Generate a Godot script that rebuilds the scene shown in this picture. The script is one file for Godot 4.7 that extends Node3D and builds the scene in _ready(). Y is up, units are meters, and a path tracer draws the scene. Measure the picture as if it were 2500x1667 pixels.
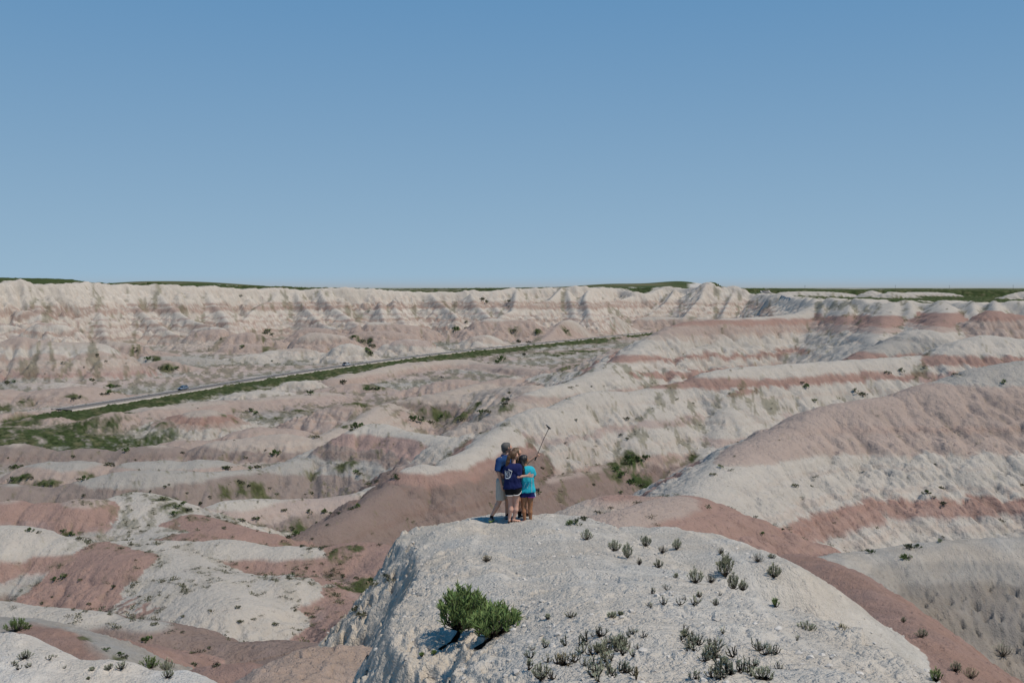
extends Node3D
# Banded badlands with a valley road; four people take a picture of themselves on a chalky knoll.
# Metres, y up. The camera stands at (0, EYE, 0) and looks along -z.

const EYE := 50.0
const TERRAIN_FAR := 1400.0
const NEAR_COLS := 740
const NEAR_ROWS := 640
const MID_COLS := 700
const MID_ROWS := 900
const FAR_COLS := 640
const FAR_ROWS := 440

# linear base colours of the soils and plants
var soil := {
	"W": Color(.435, .40, .36), "K": Color(.515, .48, .435), "K2": Color(.565, .53, .49), "L": Color(.45, .40, .355), "G": Color(.345, .325, .30),
	"G2": Color(.27, .25, .23), "B": Color(.39, .335, .295), "P": Color(.36, .29, .255), "P2": Color(.38, .315, .285), "R": Color(.305, .208, .178),
	"R2": Color(.325, .235, .21), "D": Color(.225, .172, .152), "D2": Color(.25, .205, .185), "WF": Color(.49, .445, .395), "PF": Color(.34, .262, .225), "GR": Color(.055, .075, .03),
}
const GRASS := Color(.05, .068, .028)
const OLIVE := Color(.075, .08, .04)
const DRY := Color(.13, .12, .07)

# the ridges: one entry per ridge, and one per stretch of its crest line
var r_pal: Array = []          # [[colour, lower edge], ...] from the top of the strata down
var r_name: Array[String] = []
var r_sf := PackedFloat32Array()
var r_sb := PackedFloat32Array()
var r_se := PackedFloat32Array()
var r_r := PackedFloat32Array()
var r_ga := PackedFloat32Array()
var r_l := PackedFloat32Array()
var r_veg := PackedFloat32Array()
var r_ux := PackedFloat32Array()
var r_uz := PackedFloat32Array()
var r_cx := PackedFloat32Array()
var r_cz := PackedFloat32Array()
var r_w := PackedFloat32Array()      # how far from its crest a gentle slope reaches
var s_ax := PackedFloat32Array()
var s_ay := PackedFloat32Array()
var s_az := PackedFloat32Array()
var s_dx := PackedFloat32Array()
var s_dy := PackedFloat32Array()
var s_dz := PackedFloat32Array()
var s_len := PackedFloat32Array()
var s_at := PackedFloat32Array()
var s_r := PackedInt32Array()
var s_end := PackedInt32Array()

var n_fine := FastNoiseLite.new()
var n_cell := FastNoiseLite.new()
var road_x := PackedFloat32Array()
var road_z := PackedFloat32Array()
var road_y := PackedFloat32Array()
var strips: Array = []
var jobs: Array = []
var hollows: Array = [[-150.0, -294.0, 56.0, 33.0, 1.0], [17.4, -143.6, 2.0, 3.2, 0.8], [18.3, -139.0, 2.0, 3.7, 0.9], [14.4, -139.7, 2.0, 3.1, 0.6], [16.8, -141.0, 2.0, 4.6, 0.9], [27.0, -146.3, 1.4, 4.9, 0.5], [-35.4, -104.8, 2.0, 3.2, 0.5], [-37.9, -107.5, 1.5, 1.7, 0.5], [-29.0, -172.3, 2.8, 2.4, 0.5], [-42.6, -164.3, 4.6, 2.6, 0.4], [-27.8, -127.4, 2.1, 3.4, 0.8], [-11.7, -71.0, 1.3, 0.8, 0.6], [-20.3, -89.6, 1.1, 0.9, 0.6], [-58.0, -429.5, 7.0, 7.4, 0.8], [-61.8, -472.3, 4.4, 6.3, 0.6], [-44.9, -277.0, 3.2, 3.4, 0.7], [-2.5, -245.3, 4.0, 7.0, 0.8], [-6.0, -244.7, 4.6, 4.6, 0.7], [-16.3, -306.1, 5.7, 4.2, 0.6], [-22.2, -317.9, 6.0, 3.2, 0.6], [-26.3, -320.7, 4.5, 3.2, 0.4], [-237.9, -633.0, 4.2, 12.0, 0.7], [-212.2, -593.6, 5.0, 5.1, 0.9], [-182.2, -530.5, 5.7, 8.1, 0.6], [-182.1, -454.2, 4.9, 4.6, 0.7], [-168.5, -384.6, 5.4, 3.0, 0.5], [-159.6, -406.2, 5.7, 3.2, 0.6], [-188.3, -376.8, 9.7, 11.0, 0.5], [-118.0, -750.9, 6.3, 5.7, 0.8], [-108.7, -749.7, 5.3, 5.6, 0.8], [-89.0, -622.4, 3.5, 11.8, 0.6], [51.8, -704.2, 21.5, 7.2, 0.7], [24.6, -668.4, 9.4, 7.7, 0.6], [24.4, -425.5, 7.0, 4.2, 0.8], [8.6, -350.6, 6.6, 1.9, 0.7], [-41.5, -165.4, 3.5, 2.2, 0.4], [-34.7, -172.2, 2.4, 1.9, 0.5], [-47.2, -161.6, 2.3, 1.7, 0.4], [-86.4, -351.3, 7.4, 3.0, 0.5], [-77.8, -365.0, 9.4, 3.2, 0.4], [-98.4, -363.8, 5.1, 2.7, 0.5], [-90.0, -318.1, 4.5, 2.0, 0.6], [-109.9, -311.7, 2.9, 2.7, 0.7], [-116.5, -314.0, 3.7, 2.3, 0.7], [-88.2, -191.4, 2.7, 1.2, 0.6], [-96.6, -194.1, 3.2, 1.5, 0.8], [-83.4, -195.0, 2.3, 1.1, 0.6], [-90.9, -192.1, 3.6, 0.8, 0.9], [-117.4, -441.3, 3.1, 2.3, 0.5], [33.3, -679.7, 23.9, 5.9, 0.6], [-168.0, -685.4, 4.8, 8.1, 0.5], [-180.8, -726.4, 4.4, 8.9, 0.5], [-39.8, -864.5, 3.2, 10.8, 0.7], [-52.0, -943.6, 5.3, 7.3, 0.7], [1.7, -849.9, 8.0, 5.3, 0.6], [20.8, -848.9, 6.0, 5.2, 0.5], [45.7, -861.8, 6.1, 5.3, 0.7], [-12.2, -70.3, 1.0, 1.3, 0.4], [-9.8, -65.7, 1.1, 1.2, 0.6], [-10.7, -64.5, 0.9, 0.7, 0.4], [-44.6, -100.1, 2.1, 0.7, 0.4], [-13.4, -31.1, 0.4, 0.6, 0.6], [-11.8, -29.7, 0.3, 0.6, 0.6], [-161.1, -401.5, 2.8, 2.6, 0.6], [-49.0, -306.5, 7.9, 2.7, 0.4], [-33.3, -324.9, 4.6, 3.3, 0.3], [-11.5, -312.9, 2.9, 5.9, 0.8]]
var rim_a := -1
var rim_b := -1


class Spot:
	var h := 0.0
	var c := Color.WHITE
	var veg := 0.0      # how much grows here
	var lawn := 0.0     # how much of it is even grass
	var ridge := -1
	var hollows: Array = []      # green hollows close by
	var td := PackedFloat32Array()
	var ty := PackedFloat32Array()

	func _init() -> void:
		td.resize(400)
		ty.resize(400)


func _ready() -> void:
	# ---- camera, sky, sun, exposure ----
	var cam := Camera3D.new()
	cam.name = "camera"
	cam.fov = rad_to_deg(2.0 * atan(833.5 / 2453.0))
	cam.near = 0.2
	cam.far = 60000.0
	add_child(cam)
	cam.position = Vector3(0, EYE, 0)
	cam.rotation_degrees = Vector3(-3.045, 0, 0)
	cam.current = true

	var sky_mat := ProceduralSkyMaterial.new()
	sky_mat.sky_top_color = Color(0.1149, 0.3715, 0.5582)
	sky_mat.sky_horizon_color = Color(0.4859, 0.5799, 0.649)
	sky_mat.sky_curve = 0.19
	sky_mat.ground_horizon_color = Color(.55, .52, .48)
	sky_mat.ground_bottom_color = Color(.42, .38, .34)
	sky_mat.sun_angle_max = 20.0
	sky_mat.sun_curve = 0.1
	var sky := Sky.new()
	sky.sky_material = sky_mat
	var env := Environment.new()
	env.background_mode = Environment.BG_SKY
	env.sky = sky
	env.tonemap_mode = Environment.TONE_MAPPER_LINEAR
	env.tonemap_exposure = 1.6
	env.sdfgi_enabled = true
	env.ssao_enabled = true
	env.ssil_enabled = true
	var we := WorldEnvironment.new()
	we.name = "world"
	we.environment = env
	add_child(we)

	var sun := DirectionalLight3D.new()
	sun.name = "sun"
	sun.light_energy = 0.76
	sun.light_color = Color(1.0, .96, .90)
	sun.light_angular_distance = 0.5
	sun.shadow_enabled = true
	add_child(sun)
	sun.look_at_from_position(Vector3.ZERO, -Vector3(0.44, 0.86, 0.23).normalized(), Vector3.FORWARD)

	_noises()
	_roads()
	_ridges()
	_build_terrain()
	_build_roads()
	_build_far_land()
	_build_plants()
	_build_vehicles()
	_build_poles()
	_build_people()



func _noises() -> void:
	n_fine.noise_type = FastNoiseLite.TYPE_SIMPLEX_SMOOTH
	n_fine.seed = 11
	n_fine.frequency = 1.0
	n_fine.fractal_type = FastNoiseLite.FRACTAL_NONE
	n_cell.noise_type = FastNoiseLite.TYPE_CELLULAR
	n_cell.seed = 5
	n_cell.frequency = 1.0
	n_cell.fractal_type = FastNoiseLite.FRACTAL_NONE
	n_cell.cellular_return_type = FastNoiseLite.RETURN_DISTANCE2_SUB


func _ridge(called: String, at: Array, sf: float, sb: float, se: float, r: float, ga: float, l: float, veg: float, wide: float, bands: Array) -> void:
	var id := r_sf.size()
	if called == "rim":
		rim_a = id
	elif called == "rim2":
		rim_b = id
	r_name.append(called)
	r_sf.append(sf)
	r_sb.append(sb)
	r_se.append(se)
	r_r.append(r)
	r_ga.append(ga)
	r_l.append(l)
	r_veg.append(veg)
	r_w.append(wide)
	var pal: Array = []
	for i in range(0, bands.size(), 2):
		pal.append([soil[bands[i]], float(bands[i + 1])])
	r_pal.append(pal)
	var p: Array[Vector3] = []
	for i in range(0, at.size(), 3):
		p.append(Vector3(at[i], at[i + 1], at[i + 2]))
	var smooth: Array[Vector3] = [p[0]]
	for i in p.size() - 1:
		var a := p[maxi(i - 1, 0)]
		var b := p[i]
		var c := p[i + 1]
		var d := p[mini(i + 2, p.size() - 1)]
		for k in [0.5, 1.0]:
			smooth.append(b.cubic_interpolate(c, b - (b - a).limit_length((c - b).length()), c + (d - c).limit_length((c - b).length()), k))
	var chord := p[p.size() - 1] - p[0]
	chord.y = 0
	chord = chord.normalized()
	r_ux.append(chord.x)
	r_uz.append(chord.z)
	r_cx.append(p[0].x)
	r_cz.append(p[0].z)
	var run := 0.0
	for i in smooth.size() - 1:
		var a := smooth[i]
		var e := smooth[i + 1] - a
		var len2 := Vector2(e.x, e.z).length()
		if len2 < 0.01:
			continue
		s_ax.append(a.x)
		s_ay.append(a.y)
		s_az.append(a.z)
		s_dx.append(e.x)
		s_dy.append(e.y)
		s_dz.append(e.z)
		s_len.append(len2)
		s_at.append(run)
		s_r.append(id)
		s_end.append((1 if i == 0 else 0) + (2 if i == smooth.size() - 2 else 0))
		run += len2


func _valley(d: float) -> float:
	# height of the valley floor by its distance from the overlook
	const AT := [0.0, 12.0, 20.0, 30.0, 45.0, 70.0, 110.0, 160.0, 200.0, 260.0, 320.0, 400.0, 90000.0]
	const LOW := [5.0, 8.0, 10.5, 14.0, 18.0, 24.0, 30.0, 35.0, 39.2, 43.4, 46.0, 44.6, 44.0]
	for i in AT.size() - 1:
		if d < AT[i + 1]:
			return EYE - lerpf(LOW[i], LOW[i + 1], (d - AT[i]) / (AT[i + 1] - AT[i]))
	return EYE - 44.0


func _candidates(x0: float, z0: float, reach: float, near: float) -> PackedInt32Array:
	# the stretches of crest that can shape the ground within reach of (x0, z0)
	var n := s_ax.size()
	var high := PackedFloat32Array()
	var gap := PackedFloat32Array()
	var base := PackedFloat32Array()
	base.resize(n)
	var least := PackedFloat32Array()
	high.resize(n)
	gap.resize(n)
	least.resize(r_sf.size())
	least.fill(1e9)
	var best := _valley(near) - 2.0
	for i in n:
		var dx := s_dx[i]
		var dz := s_dz[i]
		var px := x0 - s_ax[i]
		var pz := z0 - s_az[i]
		var ln := s_len[i]
		var tt := (px * dx + pz * dz) / (ln * ln)
		var t := clampf(tt, 0.0, 1.0)
		var ex := px - t * dx
		var ez := pz - t * dz
		var d := sqrt(ex * ex + ez * ez)
		var id := s_r[i]
		gap[i] = d
		if d < least[id]:
			least[id] = d
		var yc := s_ay[i] + t * s_dy[i]
		var rise := minf(absf(s_dy[i]), reach * absf(s_dy[i]) / ln)
		var r := r_r[id]
		var s0 := r_sf[id]
		var s1 := r_sb[id]
		var side := (dx * pz - dz * px) / ln
		if side > reach and tt > 0.0 and tt < 1.0:
			s1 = s0
		elif side < -reach and tt > 0.0 and tt < 1.0:
			s0 = s1
		if s_end[i] > 0:
			s1 = maxf(s1, r_se[id])
			s0 = minf(s0, r_se[id])
		var big := maxf(s0, s1)
		var far := d + reach
		var fall := big * (sqrt(far * far + r * r) - r) + maxf(far - r_w[id], 0.0) * 1.5
		base[i] = (yc - rise - fall - 1.05 * r_ga[id] * minf(fall, r_l[id] * .55 + fall * .25))
		var close := maxf(d - reach, 0.0)
		high[i] = yc + rise - minf(s0, s1) * (sqrt(close * close + r * r) - r) - maxf(close - r_w[id], 0.0) * 1.5
	var keep := PackedInt32Array()
	var slack := 0.15 + 0.004 * near
	for i in n:
		if gap[i] < least[s_r[i]] + .5 * reach:
			best = maxf(best, base[i])
	for i in n:
		if high[i] > best - slack and gap[i] < least[s_r[i]] + 2.2 * reach + .05:
			keep.append(i)
	return keep


func _spot(x: float, z: float, cand: PackedInt32Array, o: Spot) -> void:
	var dist := sqrt(x * x + z * z)
	var wob := 0.0035 * dist
	var wl := 1.0 / (3.0 + dist * 0.08)
	var qx := x + wob * n_fine.get_noise_2d(x * wl, z * wl)
	var qz := z + wob * n_fine.get_noise_2d(x * wl + 71.3, z * wl - 40.1)
	var h1 := -1e9
	var h2 := -1e9
	var i1 := -1
	var f1 := 0.0
	var a1 := 0.0
	var g1 := 0.0
	var back := false
	var away := 0.0
	var count := cand.size()
	var at := 0
	var td := o.td
	var ty := o.ty
	while at < count:
		# the stretch of this ridge's crest that lies nearest
		var id := s_r[cand[at]]
		var d2 := 1e18
		var over := 0.0
		var i := -1
		var tt := 0.0
		var first := at
		while at < count:
			var j := cand[at]
			if s_r[j] != id:
				break
			at += 1
			var dx := s_dx[j]
			var dz := s_dz[j]
			var px := qx - s_ax[j]
			var pz := qz - s_az[j]
			var ln := s_len[j]
			var q := (px * dx + pz * dz) / (ln * ln)
			var qc := clampf(q, 0.0, 1.0)
			var ex := px - qc * dx
			var ez := pz - qc * dz
			var e2 := ex * ex + ez * ez
			td[at - first - 1] = e2
			ty[at - first - 1] = s_ay[j] + qc * s_dy[j]
			var side := (dx * pz - dz * px) / ln
			if e2 < d2 - 1e-4 * d2 or (e2 < d2 * 1.0001 + 1e-6 and absf(side) > absf(over)):
				d2 = e2
				over = side
				i = j
				tt = q
		var r := r_r[id]
		var ln := s_len[i]
		var t := clampf(tt, 0.0, 1.0)
		var s := lerpf(r_sb[id], r_sf[id], smoothstep(-.7 * r, .7 * r, over))
		var end := s_end[i]
		if end > 0 and ((end & 1 and tt < 0.0) or (end & 2 and tt > 1.0)):
			# round the end of the ridge: from the flank's slope to the slope of its nose
			var along := (absf(tt) if tt < 0.0 else tt - 1.0) * ln
			s = lerpf(s, r_se[id], minf(along * along / maxf(d2, 1e-6), 1.0))
		var d := sqrt(d2)
		var fall := s * (sqrt(d2 + r * r) - r) + maxf(d - r_w[id], 0.0) * 1.5
		var y := s_ay[i] + t * s_dy[i] - fall
		var crest := y + fall
		var wide := r_w[id]
		for q in (at - first if id != rim_a or over > 0.0 else 0):
			# the highest of what the neighbouring stretches make of it, so that inner bends do not tear
			var dq := sqrt(td[q])
			var yq := ty[q] - s * (sqrt(td[q] + r * r) - r) - maxf(dq - wide, 0.0) * 1.5
			if yq > y:
				y = yq
				crest = ty[q]
		fall = crest - y
		if id == rim_a:
			y += (1.5 * n_fine.get_noise_2d(s_at[i] * .045 + t * ln * .045, 4.0) + .9 * n_fine.get_noise_2d((s_at[i] + t * ln) * .13, 9.0)) * exp(-d / 22.0)
		if y <= h2:
			continue
		var ga := r_ga[id]
		var run := s_at[i] + t * ln if id == rim_a else (qx - r_cx[id]) * r_ux[id] + (qz - r_cz[id]) * r_uz[id]
		var cut := 0.0
		if ga > 0.0 and fall > 0.02:
			var l := r_l[id]
			var turn := 0.0 if id == rim_a else over / maxf(d, 1e-4) * 2.5
			var u := run / l
			var n := 1.0 - absf(n_fine.get_noise_2d(u * .55 + id * 9.7, fall / l * .4 + turn))
			var m := 1.0 - absf(n_fine.get_noise_2d(u * 1.9 + id * 3.1, fall / l * .9 - 20.0 + turn))
			var w := 1.0 - absf(n_fine.get_noise_2d(u * 4.3 - id * 1.7, fall / l * 1.3 + turn + 33.0))
			cut = n * n * n * .68 + m * m * .26 + w * w * w * w * .16
			y -= ga * minf(fall, l * 0.55 + fall * .25) * cut
		if y > h1:
			h2 = h1
			h1 = y
			i1 = i
			f1 = fall
			a1 = run
			g1 = cut
			back = over < 0.0
			away = d
		elif y > h2:
			h2 = y
	var big := n_fine.get_noise_2d(x * .013 + 5.0, z * .013)
	var mid := n_fine.get_noise_2d(x * .07, z * .07 + 31.0)
	var depth := -z
	var floor_y := _valley(dist) + big * minf(1.2, dist * .004) + mid * minf(.35, dist * .0015)
	var beyond := smoothstep(1180.0, 1260.0, dist)
	if beyond > 0.0:
		floor_y = lerpf(floor_y, _prairie(x, z), beyond)
	var id1 := s_r[i1] if i1 >= 0 else -1
	var seam := absf(h1 - h2)
	var k := 0.12 + 0.003 * dist
	var h := h1
	# soften the valley between two slopes
	if seam < k:
		h = maxf(h1, h2) + (k - seam) * (k - seam) / (4.0 * k)
	var on_floor := clampf((floor_y - h1) / (0.3 + 0.004 * dist) * .5 + .5, 0.0, 1.0)
	var ks := 0.3 + 0.004 * dist
	var df := absf(h - floor_y)
	h = maxf(h, floor_y)
	if df < ks:
		h += (ks - df) * (ks - df) / (4.0 * ks)
	# ---- colour of the ground ----
	var c: Color
	var rim_grass := 0.0
	var b := clampf(dist * .0018, .1, .35)
	var n1 := n_fine.get_noise_2d(x * .31, z * .31)
	if id1 >= 0:
		var pal: Array = r_pal[id1]
		var y := h + mid * b + n1 * b * .35
		var soft := 0.035 + 0.0005 * dist
		c = pal[pal.size() - 1][0]
		for j in pal.size():
			var low: float = pal[j][1]
			if y > low - soft:
				c = pal[j][0]
				if y < low + soft and j + 1 < pal.size():
					c = (pal[j + 1][0] as Color).lerp(c, (y - low + soft) / (2.0 * soft))
				break
		if (id1 == rim_a or id1 == rim_b) and back:
			rim_grass = clampf((away - 6.0 - 9.0 * mid - 3.0 * n1) / 3.0, 0.0, 1.0)
	else:
		c = soil["G"]
	# smaller gullies that branch over the slopes
	var crease := 0.0
	if id1 >= 0 and dist > 45.0:
		var cl := r_l[id1]
		var cw := 1.0 / (cl * 1.25)
		var e1 := 1.0 - absf(n_fine.get_noise_2d(x * cw + id1 * 7.7, z * cw * .8))
		var e2 := 1.0 - absf(n_fine.get_noise_2d(x * cw * 2.7 + 11.0, z * cw * 2.3 - id1))
		var e3 := 1.0 - absf(n_fine.get_noise_2d(x * cw * 6.1 - 5.0, z * cw * 5.3 + 2.0 * id1))
		crease = e1 * e1 * e1 * .62 + e2 * e2 * e2 * .27 + e3 * e3 * e3 * e3 * .11
		h -= crease * cl * lerpf(.16, .40, smoothstep(250.0, 700.0, dist)) * clampf(f1 / (cl * .22) - .1, 0.0, 1.0) * clampf(seam / (.5 + .006 * dist), 0.0, 1.0) * (1.0 - on_floor)
	# thin strata, rills down the slope, mottling
	var lay := n_fine.get_noise_2d(h * (2.2 if dist > 250.0 else 3.1) + 9.0, x * .01 + z * .006)
	var rill := n_fine.get_noise_2d(a1 * (1.5 if dist < 90.0 else .6), f1 * .16 + id1 * 5.0)
	var slope_face := clampf(f1 * .5, 0.0, 1.0)
	var thin := smoothstep(.32, .5, n_fine.get_noise_2d(h * (.9 if dist > 250.0 else 1.5) - 40.0, 3.0 + x * .003)) * slope_face * (.4 if dist > 60.0 else .0)
	c = c.lerp(Color(c.r * .93, c.g * .80, c.b * .75), thin)
	var tone := 1.0 + lay * (.10 if dist < 250.0 else .15) * slope_face + rill * .06 * slope_face + n1 * .04 + big * .05 - g1 * g1 * .10 * slope_face
	if on_floor > 0.0:
		var pan := soil["G"] as Color
		pan = pan.lerp(soil["P2"], clampf(big * 1.2 + .4, 0.0, 1.0))
		c = c.lerp(pan, on_floor)
	c = Color(c.r * tone, c.g * tone, c.b * tone)
	# ---- what grows ----
	var clump := n_fine.get_noise_2d(x / (1.0 + dist * .009), z / (1.0 + dist * .009) + 77.0)
	var fleck := n_fine.get_noise_2d(x / (.25 + dist * .0022) - 13.0, z / (.25 + dist * .0022))
	var gully := clampf(1.0 - seam / (.6 + .006 * dist), 0.0, 1.0) if h2 > -1e8 else 0.0
	gully = maxf(gully, on_floor)
	var vg := r_veg[id1] if id1 >= 0 else .5
	var face := clampf(f1 / (2.0 + dist * .02) - .3, 0.0, 1.0)
	var veg := smoothstep(.0, .3, gully * .75 + clump * .8 + fleck * .45 - .72 + vg * .5 * gully)
	veg = maxf(veg, smoothstep(.0, .22, vg * .85 * face + clump * .7 + fleck * .75 - lerpf(1.0, 1.3, smoothstep(300.0, 500.0, dist))))
	if dist < 330.0:
		veg = maxf(veg, smoothstep(.0, .15, (g1 - .80) * 1.6 * slope_face + vg * .3 + fleck * .45 + clump * .25 - .42))
	veg = maxf(veg, smoothstep(.0, .15, (crease - .72) * 1.7 + vg * .35 + fleck * .4 + clump * .3 - .3) * slope_face)
	var lawn := 0.0
	rim_grass = maxf(rim_grass, beyond * on_floor)
	if rim_grass > 0.0:
		lawn = rim_grass
		veg = maxf(veg, rim_grass)
	# the road's bench and the grass along it
	if depth > 300.0 and depth < 1120.0:
		var near := 1e9
		var ry := 0.0
		var rs := 0.0
		for i in road_x.size() - 1:
			var ax := road_x[i]
			var az := road_z[i]
			var bx := road_x[i + 1] - ax
			var bz := road_z[i + 1] - az
			var t := clampf(((x - ax) * bx + (z - az) * bz) / (bx * bx + bz * bz), 0.0, 1.0)
			var ex := x - ax - t * bx
			var ez := z - az - t * bz
			var dd := ex * ex + ez * ez
			if dd < near:
				near = dd
				ry = lerpf(road_y[i], road_y[i + 1], t)
				rs = bx * (z - az) - bz * (x - ax)
		near = sqrt(near)
		var wide := 27.0 + 14.0 * mid + 8.0 * big if rs > 0.0 else 10.0
		if near < wide + 14.0:
			var t := 1.0 - smoothstep(6.5 if rs <= 0.0 else wide * .55, wide + 14.0, near)
			var bench := ry - .25 - (clampf(near - 5.5, 0.0, 30.0) * .045 if rs > 0.0 else 0.0)
			h = lerpf(h, bench, t)
			var edge := 1.0 - smoothstep(wide - 7.0, wide - 1.0, near + 5.0 * mid + 3.0 * clump)
			if rs <= 0.0:
				edge *= clampf(.5 + mid * 1.5 + clump * .6, 0.0, 1.0)
			lawn = maxf(lawn, edge)
			veg = maxf(veg, edge)
	# the green basin on the left below the road, and the other green hollows
	for q in o.hollows:
		var p: Array = q
		var ex: float = (x - p[0]) / p[2]
		var ez: float = (z - p[1]) / p[3]
		var g := 1.0 - smoothstep(.35, 1.0, ex * ex + ez * ez + mid * .3 + clump * .3 + fleck * .2)
		if g > 0.0:
			lawn = maxf(lawn, g * p[4])
			veg = maxf(veg, g * clampf((.75 if p[4] < .95 else 1.3) + clump + fleck * .5, 0.0, 1.0))
	if veg > 0.0:
		var green := OLIVE.lerp(DRY, clampf(.45 + fleck * .6, 0.0, 1.0))
		green = green.lerp(GRASS, clampf(lawn * 1.1 + maxf(gully - .6, 0.0) * clump, 0.0, 1.0))
		if lawn > 0.0:
			green = green.lerp(DRY, clampf((mid * .8 + n1 * .7 + clump * .5) * lawn - .1, 0.0, .7))
		var gt := 1.0 + fleck * .35 + n1 * .25
		green = Color(green.r * gt, green.g * gt, green.b * gt)
		c = c.lerp(green, clampf(veg * (1.0 if lawn > .3 else lerpf(0.0, .55, smoothstep(35.0, 130.0, dist))), 0.0, 1.0))
	# ---- relief too fine for the ridges ----
	if dist < 45.0:
		_near_relief(x, h, z, id1, f1, back, o)
		h += o.h
		c = c * o.c
		veg *= .35
	else:
		h += (n1 * .5 + n_fine.get_noise_2d(x * .9, z * .9) * .25) * clampf(dist * .0011, .05, .4) * (1.0 - lawn)
		h += fleck * .0007 * dist * veg
		h += lay * .0009 * minf(dist, 500.0) * slope_face
		var rl := r_l[id1] if id1 >= 0 else 10.0
		var rr := 1.0 - absf(n_fine.get_noise_2d(a1 * 3.4 / rl + id1 * 2.3, f1 * .35 / rl))
		h -= rr * rr * rr * rr * .0022 * minf(dist, 420.0) * slope_face * (1.0 - lawn)
	o.h = h
	o.c = c
	o.veg = veg
	o.lawn = lawn
	o.ridge = id1


func _near_relief(x: float, y: float, z: float, id: int, f: float, back: bool, o: Spot) -> void:
	# crumbling clay: crusts, cracks and, on the steep left face of the knoll, holes
	var a := n_fine.get_noise_2d(x * 1.1, z * 1.1)
	var b := n_fine.get_noise_2d(x * 3.7 + 4.0, z * 3.7)
	var called := r_name[id] if id >= 0 else ""
	var steep := 0.0
	if called == "KL":
		steep = clampf(f * 2.2, 0.0, 1.0)
	elif called == "K1L":
		steep = clampf((f - .22) * 3.5, 0.0, 1.0)
	elif called == "K1":
		steep = clampf((f - .18) * 3.0, 0.0, 1.0) if back else clampf(f - .3, 0.0, .3)
	elif called == "N":
		steep = clampf(f * .8, 0.0, .7)
	elif called == "Q" or called == "L12" or called == "L13":
		steep = clampf(f * .4, 0.0, .4)
	elif called == "L16":
		steep = .35
	var h := a * .045 + b * (.012 + .03 * steep)
	var crack := n_cell.get_noise_2d(x * 1.6 + a * .5, z * 1.6 + b * .3)       # -1 at the cell borders
	var fine := n_cell.get_noise_2d(x * 5.2 + b * .4, z * 5.2 + a)
	var line := clampf((-.80 - crack) * 6.0, 0.0, 1.0)
	var thin := clampf((-.72 - fine) * 4.5, 0.0, 1.0)
	h -= line * (.03 + .08 * steep) * clampf(a * 2.0 + .6, 0.0, 1.0)
	h -= thin * (.006 + .035 * steep)
	h += steep * .05 * n_fine.get_noise_3d(x * 2.3 - 9.0, y * 2.3, z * 2.3 + 3.0)
	h += steep * .025 * n_fine.get_noise_3d(x * 6.1, y * 6.1, z * 6.1)
	var pit := clampf((n_fine.get_noise_3d(x * 1.9 + 50.0, y * 1.9, z * 1.9) - .45) * 4.0, 0.0, 1.0) * clampf(steep * 2.0 - 1.0, 0.0, 1.0)
	h -= pit * .55
	var t := 1.0 + a * .05 + b * .05
	var warm := n_fine.get_noise_2d(x * .5 + 90.0, z * .5) * .05 + steep * .07
	o.h = h
	o.c = Color(t * (1.0 + warm * .3), t * (1.0 - warm * .3), t * (1.0 - warm), 1.0)


# ---- the ground as sheets of quads, finer towards the overlook; columns are worked on in parallel ----
func _sheet(a0: float, a1: float, cols: int, depths: PackedFloat32Array) -> Dictionary:
	var wide := 14
	var count := int(ceil(float(cols - 1) / wide))
	strips = []
	strips.resize(count)
	jobs = [a0, a1, cols, depths, wide]
	var id := WorkerThreadPool.add_group_task(_strip, count, -1, true)
	WorkerThreadPool.wait_for_group_task_completion(id)
	return {"strips": strips, "rows": depths.size()}


func _strip(at: int) -> void:
	var a0: float = jobs[0]
	var a1: float = jobs[1]
	var cols: int = jobs[2]
	var depths: PackedFloat32Array = jobs[3]
	var wide: int = jobs[4]
	var first := at * wide
	var last := mini(first + wide, cols - 1)
	var n := last - first + 1
	var rows := depths.size()
	var v := PackedVector3Array()
	var c := PackedColorArray()
	v.resize(n * rows)
	c.resize(n * rows)
	var plants := PackedFloat32Array()
	var o := Spot.new()
	var rng := RandomNumberGenerator.new()
	rng.seed = 900 + at + cols
	var cos_a := PackedFloat32Array()
	var sin_a := PackedFloat32Array()
	for i in n:
		var ang := lerpf(a0, a1, float(first + i) / (cols - 1))
		cos_a.append(cos(ang))
		sin_a.append(sin(ang))
	var block := 14
	var ncand := 0
	var r0 := 0
	while r0 < rows:
		var r1 := mini(r0 + block, rows)
		var da := depths[r0]
		var db := depths[r1 - 1]
		var mid := (da + db) * .5
		var half := lerpf(a0, a1, (first + last) * .5 / (cols - 1))
		var cx := sin(half) * mid
		var cz := -cos(half) * mid
		var reach := sqrt(pow((db - da) * .5, 2.0) + pow(db * absf(a1 - a0) * (last - first) * .5 / (cols - 1), 2.0)) + .004 * db + .1
		var cand := _candidates(cx, cz, reach, mid)
		ncand += cand.size()
		o.hollows = []
		for q in hollows:
			if absf(cx - q[0]) < q[2] * 1.3 + reach and absf(cz - q[1]) < q[3] * 1.3 + reach:
				o.hollows.append(q)
		for r in range(r0, r1):
			var d := depths[r]
			for i in n:
				var x := sin_a[i] * d
				var z := -cos_a[i] * d
				_spot(x, z, cand, o)
				v[r * n + i] = Vector3(x, o.h, z)
				c[r * n + i] = o.c
				if o.veg > .25 and rng.randf() < o.veg * (.07 if o.hollows.is_empty() else .12):
					plants.append_array([x, o.h, z, d, o.lawn])
		r0 = r1
	strips[at] = [v, c, n, plants, ncand]


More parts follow.
